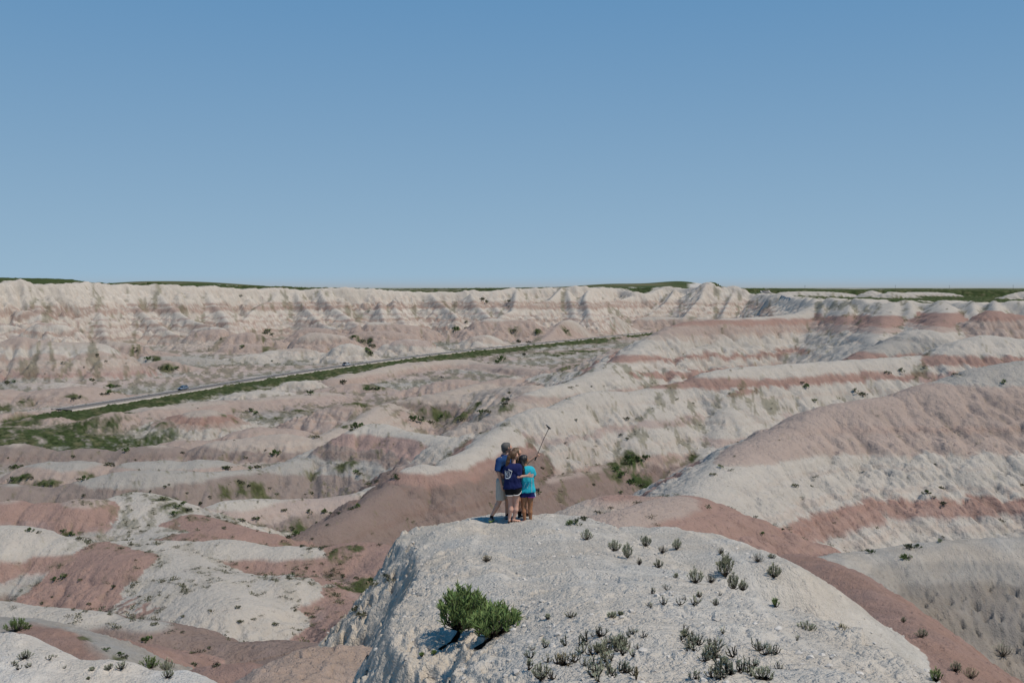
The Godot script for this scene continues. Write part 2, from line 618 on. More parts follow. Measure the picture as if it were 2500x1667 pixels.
func _normals(v: PackedVector3Array, n: int, rows: int) -> PackedVector3Array:
	var out := PackedVector3Array()
	out.resize(v.size())
	for r in rows:
		var ra := maxi(r - 1, 0) * n
		var rb := mini(r + 1, rows - 1) * n
		for i in n:
			var du := v[r * n + mini(i + 1, n - 1)] - v[r * n + maxi(i - 1, 0)]
			var dv := v[rb + i] - v[ra + i]
			out[r * n + i] = du.cross(dv).normalized()
	return out


func _sheet_mesh(s: Dictionary, called: String, mat: Material, skirt: float) -> MeshInstance3D:
	# joins the strips of a sheet into one mesh with shared vertices along the joins
	var rows: int = s.rows
	var v := PackedVector3Array()
	var c := PackedColorArray()
	var cols := 0
	for st in s.strips:
		cols += st[2] - 1
	cols += 1
	v.resize(cols * rows)
	c.resize(cols * rows)
	for r in rows:
		var at := r * cols
		for st in s.strips:
			var n: int = st[2]
			var sv: PackedVector3Array = st[0]
			var sc: PackedColorArray = st[1]
			for i in n:
				v[at + i] = sv[r * n + i]
				c[at + i] = sc[r * n + i]
			at += n - 1
	var nm := _normals(v, cols, rows)
	if skirt > 0.0:
		for i in cols:
			v[i] = v[i] - Vector3(0, skirt, 0)
	var ix := PackedInt32Array()
	ix.resize((cols - 1) * (rows - 1) * 6)
	var k := 0
	for r in rows - 1:
		for i in cols - 1:
			var a := r * cols + i
			var b := a + cols
			ix[k] = a
			ix[k + 1] = b
			ix[k + 2] = a + 1
			ix[k + 3] = a + 1
			ix[k + 4] = b
			ix[k + 5] = b + 1
			k += 6
	var arr := []
	arr.resize(Mesh.ARRAY_MAX)
	arr[Mesh.ARRAY_VERTEX] = v
	arr[Mesh.ARRAY_NORMAL] = nm
	arr[Mesh.ARRAY_COLOR] = c
	arr[Mesh.ARRAY_INDEX] = ix
	var m := ArrayMesh.new()
	m.add_surface_from_arrays(Mesh.PRIMITIVE_TRIANGLES, arr)
	var o := MeshInstance3D.new()
	o.name = called
	o.mesh = m
	o.material_override = mat
	o.set_meta("kind", "structure")
	add_child(o)
	return o


func _steps(a: float, b: float, n: int) -> PackedFloat32Array:
	var out := PackedFloat32Array()
	for i in n:
		out.append(a * pow(b / a, float(i) / (n - 1)))
	return out


func _noise_texture(kind: int, freq: float, octaves: int, lo: Color, hi: Color, seed_no: int, size := 1024) -> NoiseTexture2D:
	var n := FastNoiseLite.new()
	n.noise_type = kind
	n.frequency = freq
	n.seed = seed_no
	n.fractal_type = FastNoiseLite.FRACTAL_FBM
	n.fractal_octaves = octaves
	n.fractal_gain = .6
	if kind == FastNoiseLite.TYPE_CELLULAR:
		n.cellular_return_type = FastNoiseLite.RETURN_DISTANCE2_SUB
	var g := Gradient.new()
	g.set_color(0, lo)
	g.set_color(1, hi)
	var t := NoiseTexture2D.new()
	t.noise = n
	t.width = size
	t.height = size
	t.seamless = true
	t.seamless_blend_skirt = .15
	t.color_ramp = g
	return t


func _ground_material(called: String, tile: float, bump: float, lo: float, mottle: Texture2D, relief: Texture2D) -> StandardMaterial3D:
	var m := StandardMaterial3D.new()
	m.resource_name = called
	m.vertex_color_use_as_albedo = true
	m.albedo_texture = mottle
	m.roughness = 1.0
	m.metallic_specular = .12
	m.uv1_triplanar = true
	m.uv1_world_triplanar = true
	m.uv1_scale = Vector3.ONE / tile
	m.heightmap_enabled = true
	m.heightmap_texture = relief
	m.heightmap_scale = bump
	return m


func _clay_texture() -> ImageTexture:
	# fine mottling, with short broken cracks and grit that are darker than the clay
	const S := 1024
	var n := FastNoiseLite.new()
	n.noise_type = FastNoiseLite.TYPE_SIMPLEX_SMOOTH
	n.seed = 3
	n.frequency = .02
	n.fractal_type = FastNoiseLite.FRACTAL_FBM
	n.fractal_octaves = 6
	n.fractal_gain = .62
	var a := n.get_seamless_image(S, S).get_data()
	n.seed = 17
	n.frequency = .009
	n.fractal_octaves = 3
	var b := n.get_seamless_image(S, S).get_data()
	n.seed = 29
	n.frequency = .045
	n.fractal_octaves = 3
	n.domain_warp_enabled = true
	n.domain_warp_amplitude = 18.0
	n.domain_warp_frequency = .03
	n.noise_type = FastNoiseLite.TYPE_CELLULAR
	n.cellular_return_type = FastNoiseLite.RETURN_DISTANCE2_SUB
	var c := n.get_seamless_image(S, S).get_data()
	var out := PackedByteArray()
	out.resize(S * S * 3)
	for i in S * S:
		var va := a[i] / 255.0
		var vb := b[i] / 255.0
		var vc := c[i] / 255.0
		var v := .90 + .10 * va
		var crack := clampf((.17 - vc) * 9.0, 0.0, 1.0) * clampf((vb - .42) * 4.0, 0.0, 1.0) * clampf((va - .3) * 3.0, 0.0, 1.0)
		var grit := clampf((va - .74) * 9.0, 0.0, 1.0)
		v *= 1.0 - .55 * crack - .24 * grit
		out[i * 3] = int(v * 255.0)
		out[i * 3 + 1] = int(v * 253.0)
		out[i * 3 + 2] = int(v * 250.0)
	return ImageTexture.create_from_image(Image.create_from_data(S, S, false, Image.FORMAT_RGB8, out))


var plants_found := PackedFloat32Array()


func _build_terrain() -> void:
	var mottle := _clay_texture()
	var relief := _noise_texture(FastNoiseLite.TYPE_CELLULAR, .018, 5, Color.BLACK, Color.WHITE, 8)
	var near_m := _ground_material("knoll clay", 1.7, 5.0, .8, mottle, relief)
	var mid_m := _ground_material("badlands clay", 11.0, 14.0, .8, mottle, relief)
	var far_m := _ground_material("far clay", 60.0, 40.0, .8, mottle, relief)
	var t0 := Time.get_ticks_msec()
	var w := deg_to_rad(35.5)
	var s := _sheet(-w, w, NEAR_COLS, _steps(3.0, 42.0, NEAR_ROWS))
	_sheet_mesh(s, "knoll", near_m, 0.0)
	s = _sheet(-w, w, MID_COLS, _steps(42.0, 620.0, MID_ROWS))
	for st in s.strips:
		plants_found.append_array(st[3])
	_sheet_mesh(s, "hills", mid_m, 2.0)
	s = _sheet(-w, w, FAR_COLS, _steps(620.0, TERRAIN_FAR, FAR_ROWS))
	for st in s.strips:
		plants_found.append_array(st[3])
	_sheet_mesh(s, "badlands_cliffs", far_m, 4.0)
	# the land beside and behind the overlook, coarse
	s = _sheet(w, TAU - w, 150, _steps(3.0, TERRAIN_FAR, 70))
	_sheet_mesh(s, "surrounding_land", far_m, 0.0)
	s = _sheet(-PI, PI, 60, _steps(.3, 3.0, 14))
	_sheet_mesh(s, "overlook", near_m, 0.0)
	print("terrain ms ", Time.get_ticks_msec() - t0, " plants ", plants_found.size() / 5)


func _ground_at(x: float, z: float) -> float:
	var o := Spot.new()
	var d := sqrt(x * x + z * z)
	_spot(x, z, _candidates(x, z, .3 + .004 * d, d), o)
	return o.h


func _build_far_land() -> void:
	# the prairie beyond the rim, out to the horizon, and the land beside and behind the overlook
	var st := SurfaceTool.new()
	st.begin(Mesh.PRIMITIVE_TRIANGLES)
	var rings := _steps(TERRAIN_FAR, 45000.0, 220)
	var cols := 260
	var w := deg_to_rad(35.5)
	for r in rings.size():
		for i in cols + 1:
			var a := lerpf(-w, w, float(i) / cols)
			var x := sin(a) * rings[r]
			var z := -cos(a) * rings[r]
			var y := _prairie(x, z)
			if r == 0:
				y -= 6.0
			var n := n_fine.get_noise_2d(x * .004, z * .004)
			var f := n_fine.get_noise_2d(x * .007, z * .004) + .5 * n_fine.get_noise_2d(x * .02, z * .02)
			var col := GRASS.lerp(OLIVE, clampf(.55 + n * .5 + f * .45, 0.0, 1.0)).lerp(DRY, clampf(.25 + f * .7, 0.0, .8))
			if r > 0 and rings[r] < 6000.0 and n_fine.get_noise_2d(x * .006 + 3.0, z * .0022) > .62:
				col = soil["W"]
			st.set_color(col)
			st.add_vertex(Vector3(x, y, z))
	for r in rings.size() - 1:
		for i in cols:
			var a := r * (cols + 1) + i
			var b := a + cols + 1
			for k in [a, b, a + 1, a + 1, b, b + 1]:
				st.add_index(k)
	st.generate_normals()
	var m := StandardMaterial3D.new()
	m.resource_name = "prairie"
	m.vertex_color_use_as_albedo = true
	m.roughness = 1.0
	m.metallic_specular = .1
	var o := MeshInstance3D.new()
	o.name = "prairie"
	o.mesh = st.commit()
	o.material_override = m
	o.set_meta("kind", "structure")
	add_child(o)


func _prairie(x: float, z: float) -> float:
	var d := sqrt(x * x + z * z)
	var y := EYE - 2.5 + 1.2 * n_fine.get_noise_2d(x * .0011, z * .0011) + .8 * n_fine.get_noise_2d(x * .006, z * .006)
	# low grassy swells on the skyline
	for s in SWELLS:
		var ex: float = (x - s[0]) / s[3]
		var ez: float = (z - s[1]) / s[4]
		y += s[2] * exp(-ex * ex - ez * ez)
	return y - clampf((d - 9000.0) * .0002, 0.0, 12.0)



const SWELLS := [[-586.0, -1650.0, 12.5, 120.0, 240.0], [-470.0, -1660.0, 4.5, 110.0, 240.0], [230.0, -2060.0, 11.0, 150.0, 260.0], [352.0, -2100.0, 10.0, 62.0, 200.0]]


func _roads() -> void:
	# centre line of the valley road, from the lower left to where it goes behind the banded hill
	var at := [-160.3, -355.6, -157.7, -361.7, -152.6, -374.5, -146.2, -399.9, -137.3, -418.9, -133.8, -436.1, -120.3, -492.9, -98.3, -557.7, -53.1, -650.1, -41.3, -679.3, -13.9, -725.8, 17.4, -773.5, 63.8, -854.6, 120.8, -954.7, 141.4, -990.4]
	var p: Array[Vector3] = []
	for i in range(0, at.size(), 2):
		p.append(Vector3(at[i], EYE - 43.2, at[i + 1]))
	# iron out the bends
	for pass_no in 3:
		var q := p.duplicate()
		for i in range(1, p.size() - 1):
			q[i] = p[i - 1] * .25 + p[i] * .5 + p[i + 1] * .25
		p = q
	for i in p.size() - 1:
		var a := p[maxi(i - 1, 0)]
		var d := p[mini(i + 2, p.size() - 1)]
		for k in 3:
			var v := p[i].cubic_interpolate(p[i + 1], a, d, k / 3.0)
			road_x.append(v.x)
			road_y.append(EYE - 43.2)
			road_z.append(v.z)


func _strip_mesh(line: Array[Vector3], offset: float, half: float, lift: float, thick: float) -> ArrayMesh:
	# a flat band with square edges that follows a line
	var st := SurfaceTool.new()
	st.begin(Mesh.PRIMITIVE_TRIANGLES)
	for i in line.size():
		var t := (line[mini(i + 1, line.size() - 1)] - line[maxi(i - 1, 0)]).normalized()
		var side := Vector3(-t.z, 0, t.x).normalized()
		var c := line[i] + side * offset + Vector3(0, lift, 0)
		for q in [c - side * half - Vector3(0, thick, 0), c - side * half, c + side * half, c + side * half - Vector3(0, thick, 0)]:
			st.add_vertex(q)
	for i in line.size() - 1:
		for k in 3:
			var a := i * 4 + k
			for x in [a, a + 4, a + 1, a + 1, a + 4, a + 5]:
				st.add_index(x)
	st.generate_normals()
	return st.commit()


func _plain(called: String, c: Color, rough := .9, spec := .3) -> StandardMaterial3D:
	var m := StandardMaterial3D.new()
	m.resource_name = called
	m.albedo_color = c.linear_to_srgb()
	m.roughness = rough
	m.metallic_specular = spec
	return m


func _road_object(called: String, mesh: Mesh, mat: Material) -> MeshInstance3D:
	var o := MeshInstance3D.new()
	o.name = called
	o.mesh = mesh
	o.material_override = mat
	o.set_meta("kind", "structure")
	add_child(o, true)
	return o


func _build_roads() -> void:
	var line: Array[Vector3] = []
	for i in road_x.size():
		line.append(Vector3(road_x[i], road_y[i], road_z[i]))
	var asphalt := _plain("worn chip seal", Color(.19, .17, .155), .95)
	asphalt.albedo_texture = _noise_texture(FastNoiseLite.TYPE_SIMPLEX_SMOOTH, .03, 5, Color(.8, .8, .8), Color(1, 1, 1), 21, 256)
	asphalt.uv1_triplanar = true
	asphalt.uv1_world_triplanar = true
	asphalt.uv1_scale = Vector3.ONE * .12
	var gravel := _plain("pale gravel", Color(.42, .37, .33))
	var paint := _plain("road paint", Color(.62, .60, .54))
	_road_object("road", _strip_mesh(line, 0.0, 3.9, .06, .6), asphalt)
	_road_object("road_shoulder", _strip_mesh(line, -4.5, .6, .03, .6), gravel)
	_road_object("road_shoulder", _strip_mesh(line, 4.3, .4, .03, .6), gravel)
	_road_object("road_marking", _strip_mesh(line, -3.5, .1, .065, .01), paint)
	_road_object("road_marking", _strip_mesh(line, 3.5, .1, .065, .01), paint)
	# the same road higher up, on the prairie
	var at := [305.0, -1260.0, 255.0, -1000.0, 206.0, -775.0, 163.0, -592.0, 131.0, -455.0]
	line = []
	for i in range(0, at.size(), 2):
		line.append(Vector3(at[i] + 9.0, 0, at[i + 1]))
	var fine: Array[Vector3] = []
	for i in line.size() - 1:
		for k in 16:
			fine.append(line[i].cubic_interpolate(line[i + 1], line[maxi(i - 1, 0)], line[mini(i + 2, line.size() - 1)], k / 16.0))
	for i in fine.size():
		var q := fine[i]
		var best := -1e9
		for e in [0.0, 5.0]:
			best = maxf(best, _ground_at(q.x + e, q.z) if Vector2(q.x, q.z).length() < TERRAIN_FAR else _prairie(q.x + e, q.z))
		fine[i].y = best + .15
	for pass_no in 4:
		for i in range(1, fine.size() - 1):
			fine[i].y = fine[i].y * .5 + (fine[i - 1].y + fine[i + 1].y) * .25
	_road_object("upper_road", _strip_mesh(fine, 0.0, 4.0, .1, 1.5), asphalt)
	_road_object("road_shoulder", _strip_mesh(fine, -4.8, .8, .07, 1.5), gravel)
	_road_object("road_shoulder", _strip_mesh(fine, 4.8, .8, .07, 1.5), gravel)



func _leaf_material(called: String, c: Color, back := .35) -> StandardMaterial3D:
	var m := _plain(called, c, .8, .25)
	m.vertex_color_use_as_albedo = true
	m.backlight_enabled = true
	m.backlight = Color(back, back, back * .6)
	m.cull_mode = BaseMaterial3D.CULL_DISABLED
	return m


func _blade(st: SurfaceTool, at: Vector3, dir: Vector3, len: float, wide: float, c: Color, bend := 0.0) -> void:
	var side := dir.cross(Vector3(.31, .2, .93)).normalized()
	if side.length() < .1:
		side = Vector3.RIGHT
	var mid := at + dir * len * .55
	var tip := at + dir * len + Vector3(0, -bend * len, 0)
	st.set_color(c)
	st.add_vertex(at - side * wide * .35)
	st.add_vertex(mid + side * wide * .5)
	st.add_vertex(at + side * wide * .35)
	st.add_vertex(at - side * wide * .35)
	st.add_vertex(mid - side * wide * .5)
	st.add_vertex(mid + side * wide * .5)
	st.add_vertex(mid - side * wide * .5)
	st.add_vertex(tip)
	st.add_vertex(mid + side * wide * .5)


func _scrub_mesh(seed_no: int, leaves: int, base_c: Color, spread: float) -> ArrayMesh:
	# a low bush of unit width seen from afar: clumps of small leafy sprays with gaps between them
	var rng := RandomNumberGenerator.new()
	rng.seed = seed_no
	var st := SurfaceTool.new()
	st.begin(Mesh.PRIMITIVE_TRIANGLES)
	var clumps: Array[Vector3] = []
	for i in 6:
		var a := rng.randf() * TAU
		var r := sqrt(rng.randf()) * .36
		clumps.append(Vector3(cos(a) * r, rng.randf_range(.12, .42) * (1.0 - r), sin(a) * r))
	for i in leaves:
		var c := clumps[i % 6]
		var d := Vector3(rng.randfn(), rng.randfn() * .8 + .5, rng.randfn()).normalized()
		var at := c + d * rng.randf_range(.02, .15) * spread
		var tone := rng.randf_range(.55, 1.35)
		var g := Color(base_c.r * tone, base_c.g * tone, base_c.b * tone * rng.randf_range(.8, 1.1))
		_blade(st, at, (d + Vector3.UP * .5).normalized(), rng.randf_range(.12, .22), rng.randf_range(.05, .1), g, .1)
	for i in 5:
		var d := Vector3(rng.randfn() * .5, 1, rng.randfn() * .5).normalized()
		_blade(st, Vector3(0, -.08, 0), d, .45, .03, Color(.06, .05, .04))
	return st.commit()


func _stem(st: SurfaceTool, pts: Array[Vector3], r0: float, r1: float, c: Color, sides := 5) -> void:
	var rings: Array = []
	for i in pts.size():
		var t := (pts[mini(i + 1, pts.size() - 1)] - pts[maxi(i - 1, 0)]).normalized()
		var a := t.cross(Vector3(.41, .13, .9)).normalized()
		var b := t.cross(a)
		var r := lerpf(r0, r1, float(i) / (pts.size() - 1))
		var ring: Array = []
		for k in sides:
			var q := TAU * k / sides
			var n := a * cos(q) + b * sin(q)
			ring.append([pts[i] + n * r, n])
		rings.append(ring)
	st.set_color(c)
	for i in pts.size() - 1:
		for k in sides:
			var k2 := (k + 1) % sides
			for x in [rings[i][k], rings[i][k2], rings[i + 1][k], rings[i][k2], rings[i + 1][k2], rings[i + 1][k]]:
				st.set_normal(x[1])
				st.add_vertex(x[0])


func _shrub(parent: Node3D, seed_no: int, w: float, h: float, stems: int, leafy: float, green: Color, wood: Material, leaf: Material, lean := Vector3.ZERO, trunk := 0.0, needle := .06) -> void:
	# woody stems that fan out from the root, set with narrow leaves over their outer half
	var rng := RandomNumberGenerator.new()
	rng.seed = seed_no
	var ws := SurfaceTool.new()
	ws.begin(Mesh.PRIMITIVE_TRIANGLES)
	var ls := SurfaceTool.new()
	ls.begin(Mesh.PRIMITIVE_TRIANGLES)
	var bark := Color(.20, .175, .155)
	var root := Vector3.ZERO
	if trunk > 0.0:
		var line: Array[Vector3] = [Vector3(-.05, -.12, 0), Vector3(.0, .0, .0) + lean * .1, lean * .35 + Vector3(.02, trunk * .55, .01), lean * .8 + Vector3(.0, trunk, 0)]
		var ts := SurfaceTool.new()
		ts.begin(Mesh.PRIMITIVE_TRIANGLES)
		_stem(ts, line, .035 + trunk * .05, .024, bark, 8)
		for k in 3:
			_stem(ts, [Vector3(.01 * k, -.02, 0), Vector3(-.12 + .11 * k, -.05, .08), Vector3(-.26 + .25 * k, -.13, .12)], .03, .01, bark, 6)
		_part("trunk", ts.commit(), wood, parent)
		root = line[3]
	for i in stems:
		var a := rng.randf() * TAU
		var out := pow(rng.randf(), .6)
		var tip := root + Vector3(cos(a) * out * w * .5, (h - root.y) * rng.randf_range(.62, 1.0) * (1.05 - out * out * .5), sin(a) * out * w * .5) + lean * .4
		var mid := root.lerp(tip, .5) + Vector3(cos(a) * out * w * .12, -h * .05, sin(a) * out * w * .12) + Vector3(rng.randfn(), rng.randfn(), rng.randfn()) * w * .03
		var q1 := root.lerp(mid, .5) + Vector3(rng.randfn(), 0, rng.randfn()) * w * .025
		_stem(ws, [root + Vector3(rng.randfn(), 0, rng.randfn()) * w * .03, q1, mid, tip], .004 + w * .007, .0025, bark * rng.randf_range(.8, 1.5), 4)
		var n := int(leafy * rng.randf_range(.6, 1.4))
		for k in n:
			var t := pow(rng.randf(), .6)
			t = .35 + .65 * t
			var p := mid.lerp(tip, (t - .5) * 2.0) if t > .5 else q1.lerp(mid, t * 2.0)
			var d := ((tip - mid).normalized() * .9 + Vector3(rng.randfn(), rng.randfn() * .5 + .35, rng.randfn()) * .55).normalized()
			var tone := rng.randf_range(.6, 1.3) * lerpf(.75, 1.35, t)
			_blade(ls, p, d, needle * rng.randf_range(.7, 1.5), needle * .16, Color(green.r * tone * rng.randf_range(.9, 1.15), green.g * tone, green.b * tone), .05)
	_part("stems", ws.commit(), wood, parent)
	if leafy > 0.0:
		_part("foliage", ls.commit(), leaf, parent)


func _copy_of(proto: Node3D, called: String, at: Vector3, size: Vector3, turn: float, label: String, group: String) -> Node3D:
	var c: Node3D = proto.duplicate()
	c.name = called
	add_child(c, true)
	c.position = at
	c.scale = size
	c.rotation = Vector3(0, turn, 0)
	c.set_meta("label", label)
	if group:
		c.set_meta("group", group)
	elif c.has_meta("group"):
		c.remove_meta("group")
	return c


func _root_at(x: float, z: float) -> Vector3:
	return Vector3(x, _ground_at(x, z), z)


func _build_plants() -> void:
	var t0 := Time.get_ticks_msec()
	var rng := RandomNumberGenerator.new()
	rng.seed = 77
	var wood := _plain("bark", Color(1, 1, 1), .9, .2)
	wood.vertex_color_use_as_albedo = true
	var leaf := _leaf_material("leaves", Color(1, 1, 1))
	var rich := Color(.115, .165, .06)
	var sage := Color(.25, .265, .195)
	var dull := Color(.17, .18, .125)
	var straw := Color(.30, .265, .17)

	# ---- the two green shrubs on the side of the knoll ----
	var s := _thing("green_shrub", "tall bushy green shrub on a bare leaning trunk, on the knoll below the people", "shrub", _root_at(-0.69, -11.56))
	_shrub(s, 31, .62, .66, 130, 17.0, rich, wood, leaf, Vector3(.1, 0, 0), .13, .075)
	s = _thing("green_shrub", "lower green shrub with pale dry twigs, just right of the tall bushy one", "shrub", _root_at(-0.28, -10.62))
	_shrub(s, 47, .56, .42, 100, 15.0, rich * 1.05, wood, leaf, Vector3(.1, 0, .02), .06, .07)

	# ---- sagebrush and tufts on the foreground, each described ----
	var kinds := {"sage": sage, "dull": dull, "straw": straw, "green": rich, "twig": sage}
	for q in [
		[1.48, -19.69, 0.30, 0.26, "sagebrush", "sage", "small sagebrush at the rim of the knoll, first plant right of the people"],
		[1.83, -17.71, 0.30, 0.26, "sagebrush", "sage", "twiggy sagebrush leaning left, left end of the row on the upper right shoulder"],
		[1.92, -16.45, 0.28, 0.28, "sagebrush", "sage", "upright grey sagebrush second from the left in the row on the knoll shoulder"],
		[2.53, -18.85, 0.29, 0.26, "sagebrush", "dull", "dark dense sagebrush with a long bare branch trailing right, top of the shoulder row"],
		[2.78, -18.32, 0.25, 0.18, "twig_bush", "twig", "nearly leafless grey twig bush beside the dark dense sagebrush"],
		[2.04, -15.88, 0.12, 0.16, "sagebrush", "twig", "thin reddish sprig standing alone below the shoulder row"],
		[2.35, -15.90, 0.18, 0.18, "sagebrush", "dull", "small dark sagebrush at the lower right end of the shoulder row"],
		[3.39, -20.40, 0.22, 0.30, "sagebrush", "sage", "single little tree shaped sagebrush on bare white clay"],
		[2.34, -14.13, 0.09, 0.09, "sagebrush", "sage", "tiny grey tuft left of the big clump on the right shoulder"],
		[2.40, -12.98, 0.24, 0.24, "sagebrush", "sage", "grey sagebrush at the left edge of the biggest clump"],
		[2.84, -14.14, 0.21, 0.15, "twig_bush", "twig", "bare brown twigs between the two larger sagebrushes of the big clump"],
		[3.89, -18.04, 0.47, 0.49, "sagebrush", "dull", "largest sagebrush on the right shoulder of the knoll, dark and leafy"],
		[2.79, -12.44, 0.23, 0.25, "sagebrush", "dull", "sagebrush directly below the largest one, its skirt touching the clay"],
		[2.93, -12.54, 0.15, 0.17, "sagebrush", "sage", "pale sagebrush at the lower right edge of the biggest clump"],
		[4.77, -18.03, 0.31, 0.32, "sagebrush", "dull", "dark sagebrush standing alone where the white clay meets the red slope"],
		[2.88, -10.80, 0.10, 0.12, "sagebrush", "green", "small green bush at the edge of the red slope"],
		[2.15, -10.46, 0.11, 0.09, "sagebrush", "twig", "flat twiggy tuft on the lip below the big clump"],
		[2.11, -11.11, 0.10, 0.08, "sagebrush", "twig", "flat grey tuft left of the twiggy one on the lip"],
		[4.62, -18.63, 0.30, 0.21, "twig_bush", "twig", "sparse reddish twigs behind the big clump near the crest"],
		[4.10, -19.48, 0.21, 0.16, "twig_bush", "twig", "faint dry twigs at the top edge of the right shoulder"],
		[5.06, -19.27, 0.20, 0.09, "sagebrush", "dull", "flat dark bush on the crest at the foot of the big banded hill"],
		[3.00, -10.04, 0.23, 0.12, "sagebrush", "sage", "round blue grey bush on the right hand edge of the white clay"],
		[3.35, -10.04, 0.20, 0.13, "dry_grass_tuft", "straw", "yellow dry grass tuft beside the round blue grey bush"],
		[8.10, -19.55, 0.32, 0.22, "sagebrush", "dull", "olive bush at the foot of the red mound near the right edge"],
		[8.28, -20.88, 0.12, 0.15, "sagebrush", "dull", "tiny dark bush on the edge of the red mound"],
		[3.72, -8.64, 0.15, 0.14, "sagebrush", "green", "green bush at the bottom edge right of the white clay"],
		[8.30, -17.79, 0.38, 0.25, "dry_grass_tuft", "straw", "dry olive tuft low in the bottom right gully"],
		[8.01, -17.79, 0.32, 0.22, "sagebrush", "dull", "brownish bush left of the dry tuft in the bottom right gully"],
		[15.75, -31.60, 0.77, 0.57, "twig_bush", "twig", "blackened bare branches in the hollow near the right edge"],
		[14.08, -35.38, 0.58, 0.20, "sagebrush", "green", "low dark green mat on the crest of the grey right hand ridge"],
		[0.23, -7.85, 0.20, 0.17, "sagebrush", "sage", "bush at the bottom edge of the picture below the green shrubs"],
		[0.43, -8.06, 0.23, 0.12, "dry_grass_tuft", "straw", "patch of pale dry grass left of the worn path"],
		[0.74, -8.56, 0.11, 0.10, "sagebrush", "dull", "brown bush at the left side of the worn path"],
		[1.00, -9.84, 0.13, 0.06, "sagebrush", "sage", "small grey tuft beside the upper part of the worn path"],
		[1.08, -9.86, 0.06, 0.04, "sagebrush", "dull", "tiny dark tuft just right of the small grey one at the upper path"],
		[1.56, -8.91, 0.09, 0.07, "sagebrush", "dull", "dark tuft right of the worn path, top of a trail of sprigs"],
		[1.68, -7.77, 0.08, 0.05, "sagebrush", "sage", "flat grey tuft lower down right of the worn path"],
		[1.79, -7.00, 0.21, 0.11, "sagebrush", "sage", "broad grey green bush at the bottom edge right of the path"],
		[0.37, -10.28, 0.06, 0.06, "sagebrush", "sage", "tiny tuft on bare clay right of the green shrubs"],
		[0.60, -10.12, 0.16, 0.08, "twig_bush", "twig", "bent dry twigs on bare clay left of the upper path"],
		[-0.43, -16.63, 0.23, 0.14, "dry_grass_tuft", "straw", "dry olive tuft high on the knoll face below the people"],
		[-1.04, -11.37, 0.06, 0.05, "sagebrush", "green", "tiny green tuft on the rough left face of the knoll"],
		[-0.90, -11.35, 0.06, 0.04, "sagebrush", "green", "second tiny green tuft on the rough left face, farther right"],
		[0.90, -7.13, 0.02, 0.13, "grass_stalk", "straw", "single tall dry stalk standing in the worn path at the bottom"],
		[-15.79, -31.42, 0.85, 0.49, "sagebrush", "green", "dark green bush on the red slope at the far left, behind the near clay"],
		[-6.40, -16.15, 0.22, 0.16, "sagebrush", "sage", "blue grey tuft on the lip of the bottom left clay"],
		[-11.08, -30.13, 0.74, 0.44, "sagebrush", "green", "wide green bush on the bottom left lip"],
		[-10.90, -31.06, 0.66, 0.41, "sagebrush", "sage", "grey green bush adjoining the wide green bush on its right"],
		[-5.49, -15.70, 0.26, 0.17, "sagebrush", "sage", "grey bush below the wide green bush, nearest the bottom edge"],
		[-8.08, -16.33, 0.33, 0.15, "sagebrush", "sage", "sprawling grey sprigs on the bottom left clay near the left edge"],
		[-6.59, -16.10, 0.20, 0.11, "sagebrush", "sage", "low grey sprigs left of the blue grey tuft on the lip"],
		[-6.85, -16.07, 0.14, 0.07, "sagebrush", "sage", "flat grey sprig on the middle of the bottom left clay"],
		[-6.75, -15.68, 0.06, 0.05, "sagebrush", "dull", "tiny dark sprig at the bottom edge on the left clay"]
	]:
		var p := _root_at(q[0], q[1])
		s = _thing(q[4], q[6], "shrub" if q[4] != "dry_grass_tuft" and q[4] != "grass_tuft" else "grass", p)
		var kind: String = q[5]
		var w: float = q[2] * .88
		var h: float = q[3] * .88
		_shrub(s, int(absf(q[0]) * 100.0 + absf(q[1]) * 10.0), w, h, int(clampf(16.0 + w * 42.0, 14.0, 60.0)), 4.0 if kind == "twig" else 26.0 if kind != "straw" else 9.0, kinds[kind], wood, leaf, Vector3.ZERO, 0.0, clampf(h * .13, .02, .055))

	# ---- low sprigs along the worn path over the knoll ----
	var protos: Array[Node3D] = []
	for i in 4:
		var o := _thing("sprig", "", "plant", Vector3.ZERO, "low sprigs along the worn path")
		_shrub(o, 500 + i, .10, .065, 6, 6.0, [dull, sage, dull, sage][i], wood, leaf, Vector3.ZERO, 0.0, .028)
		protos.append(o)
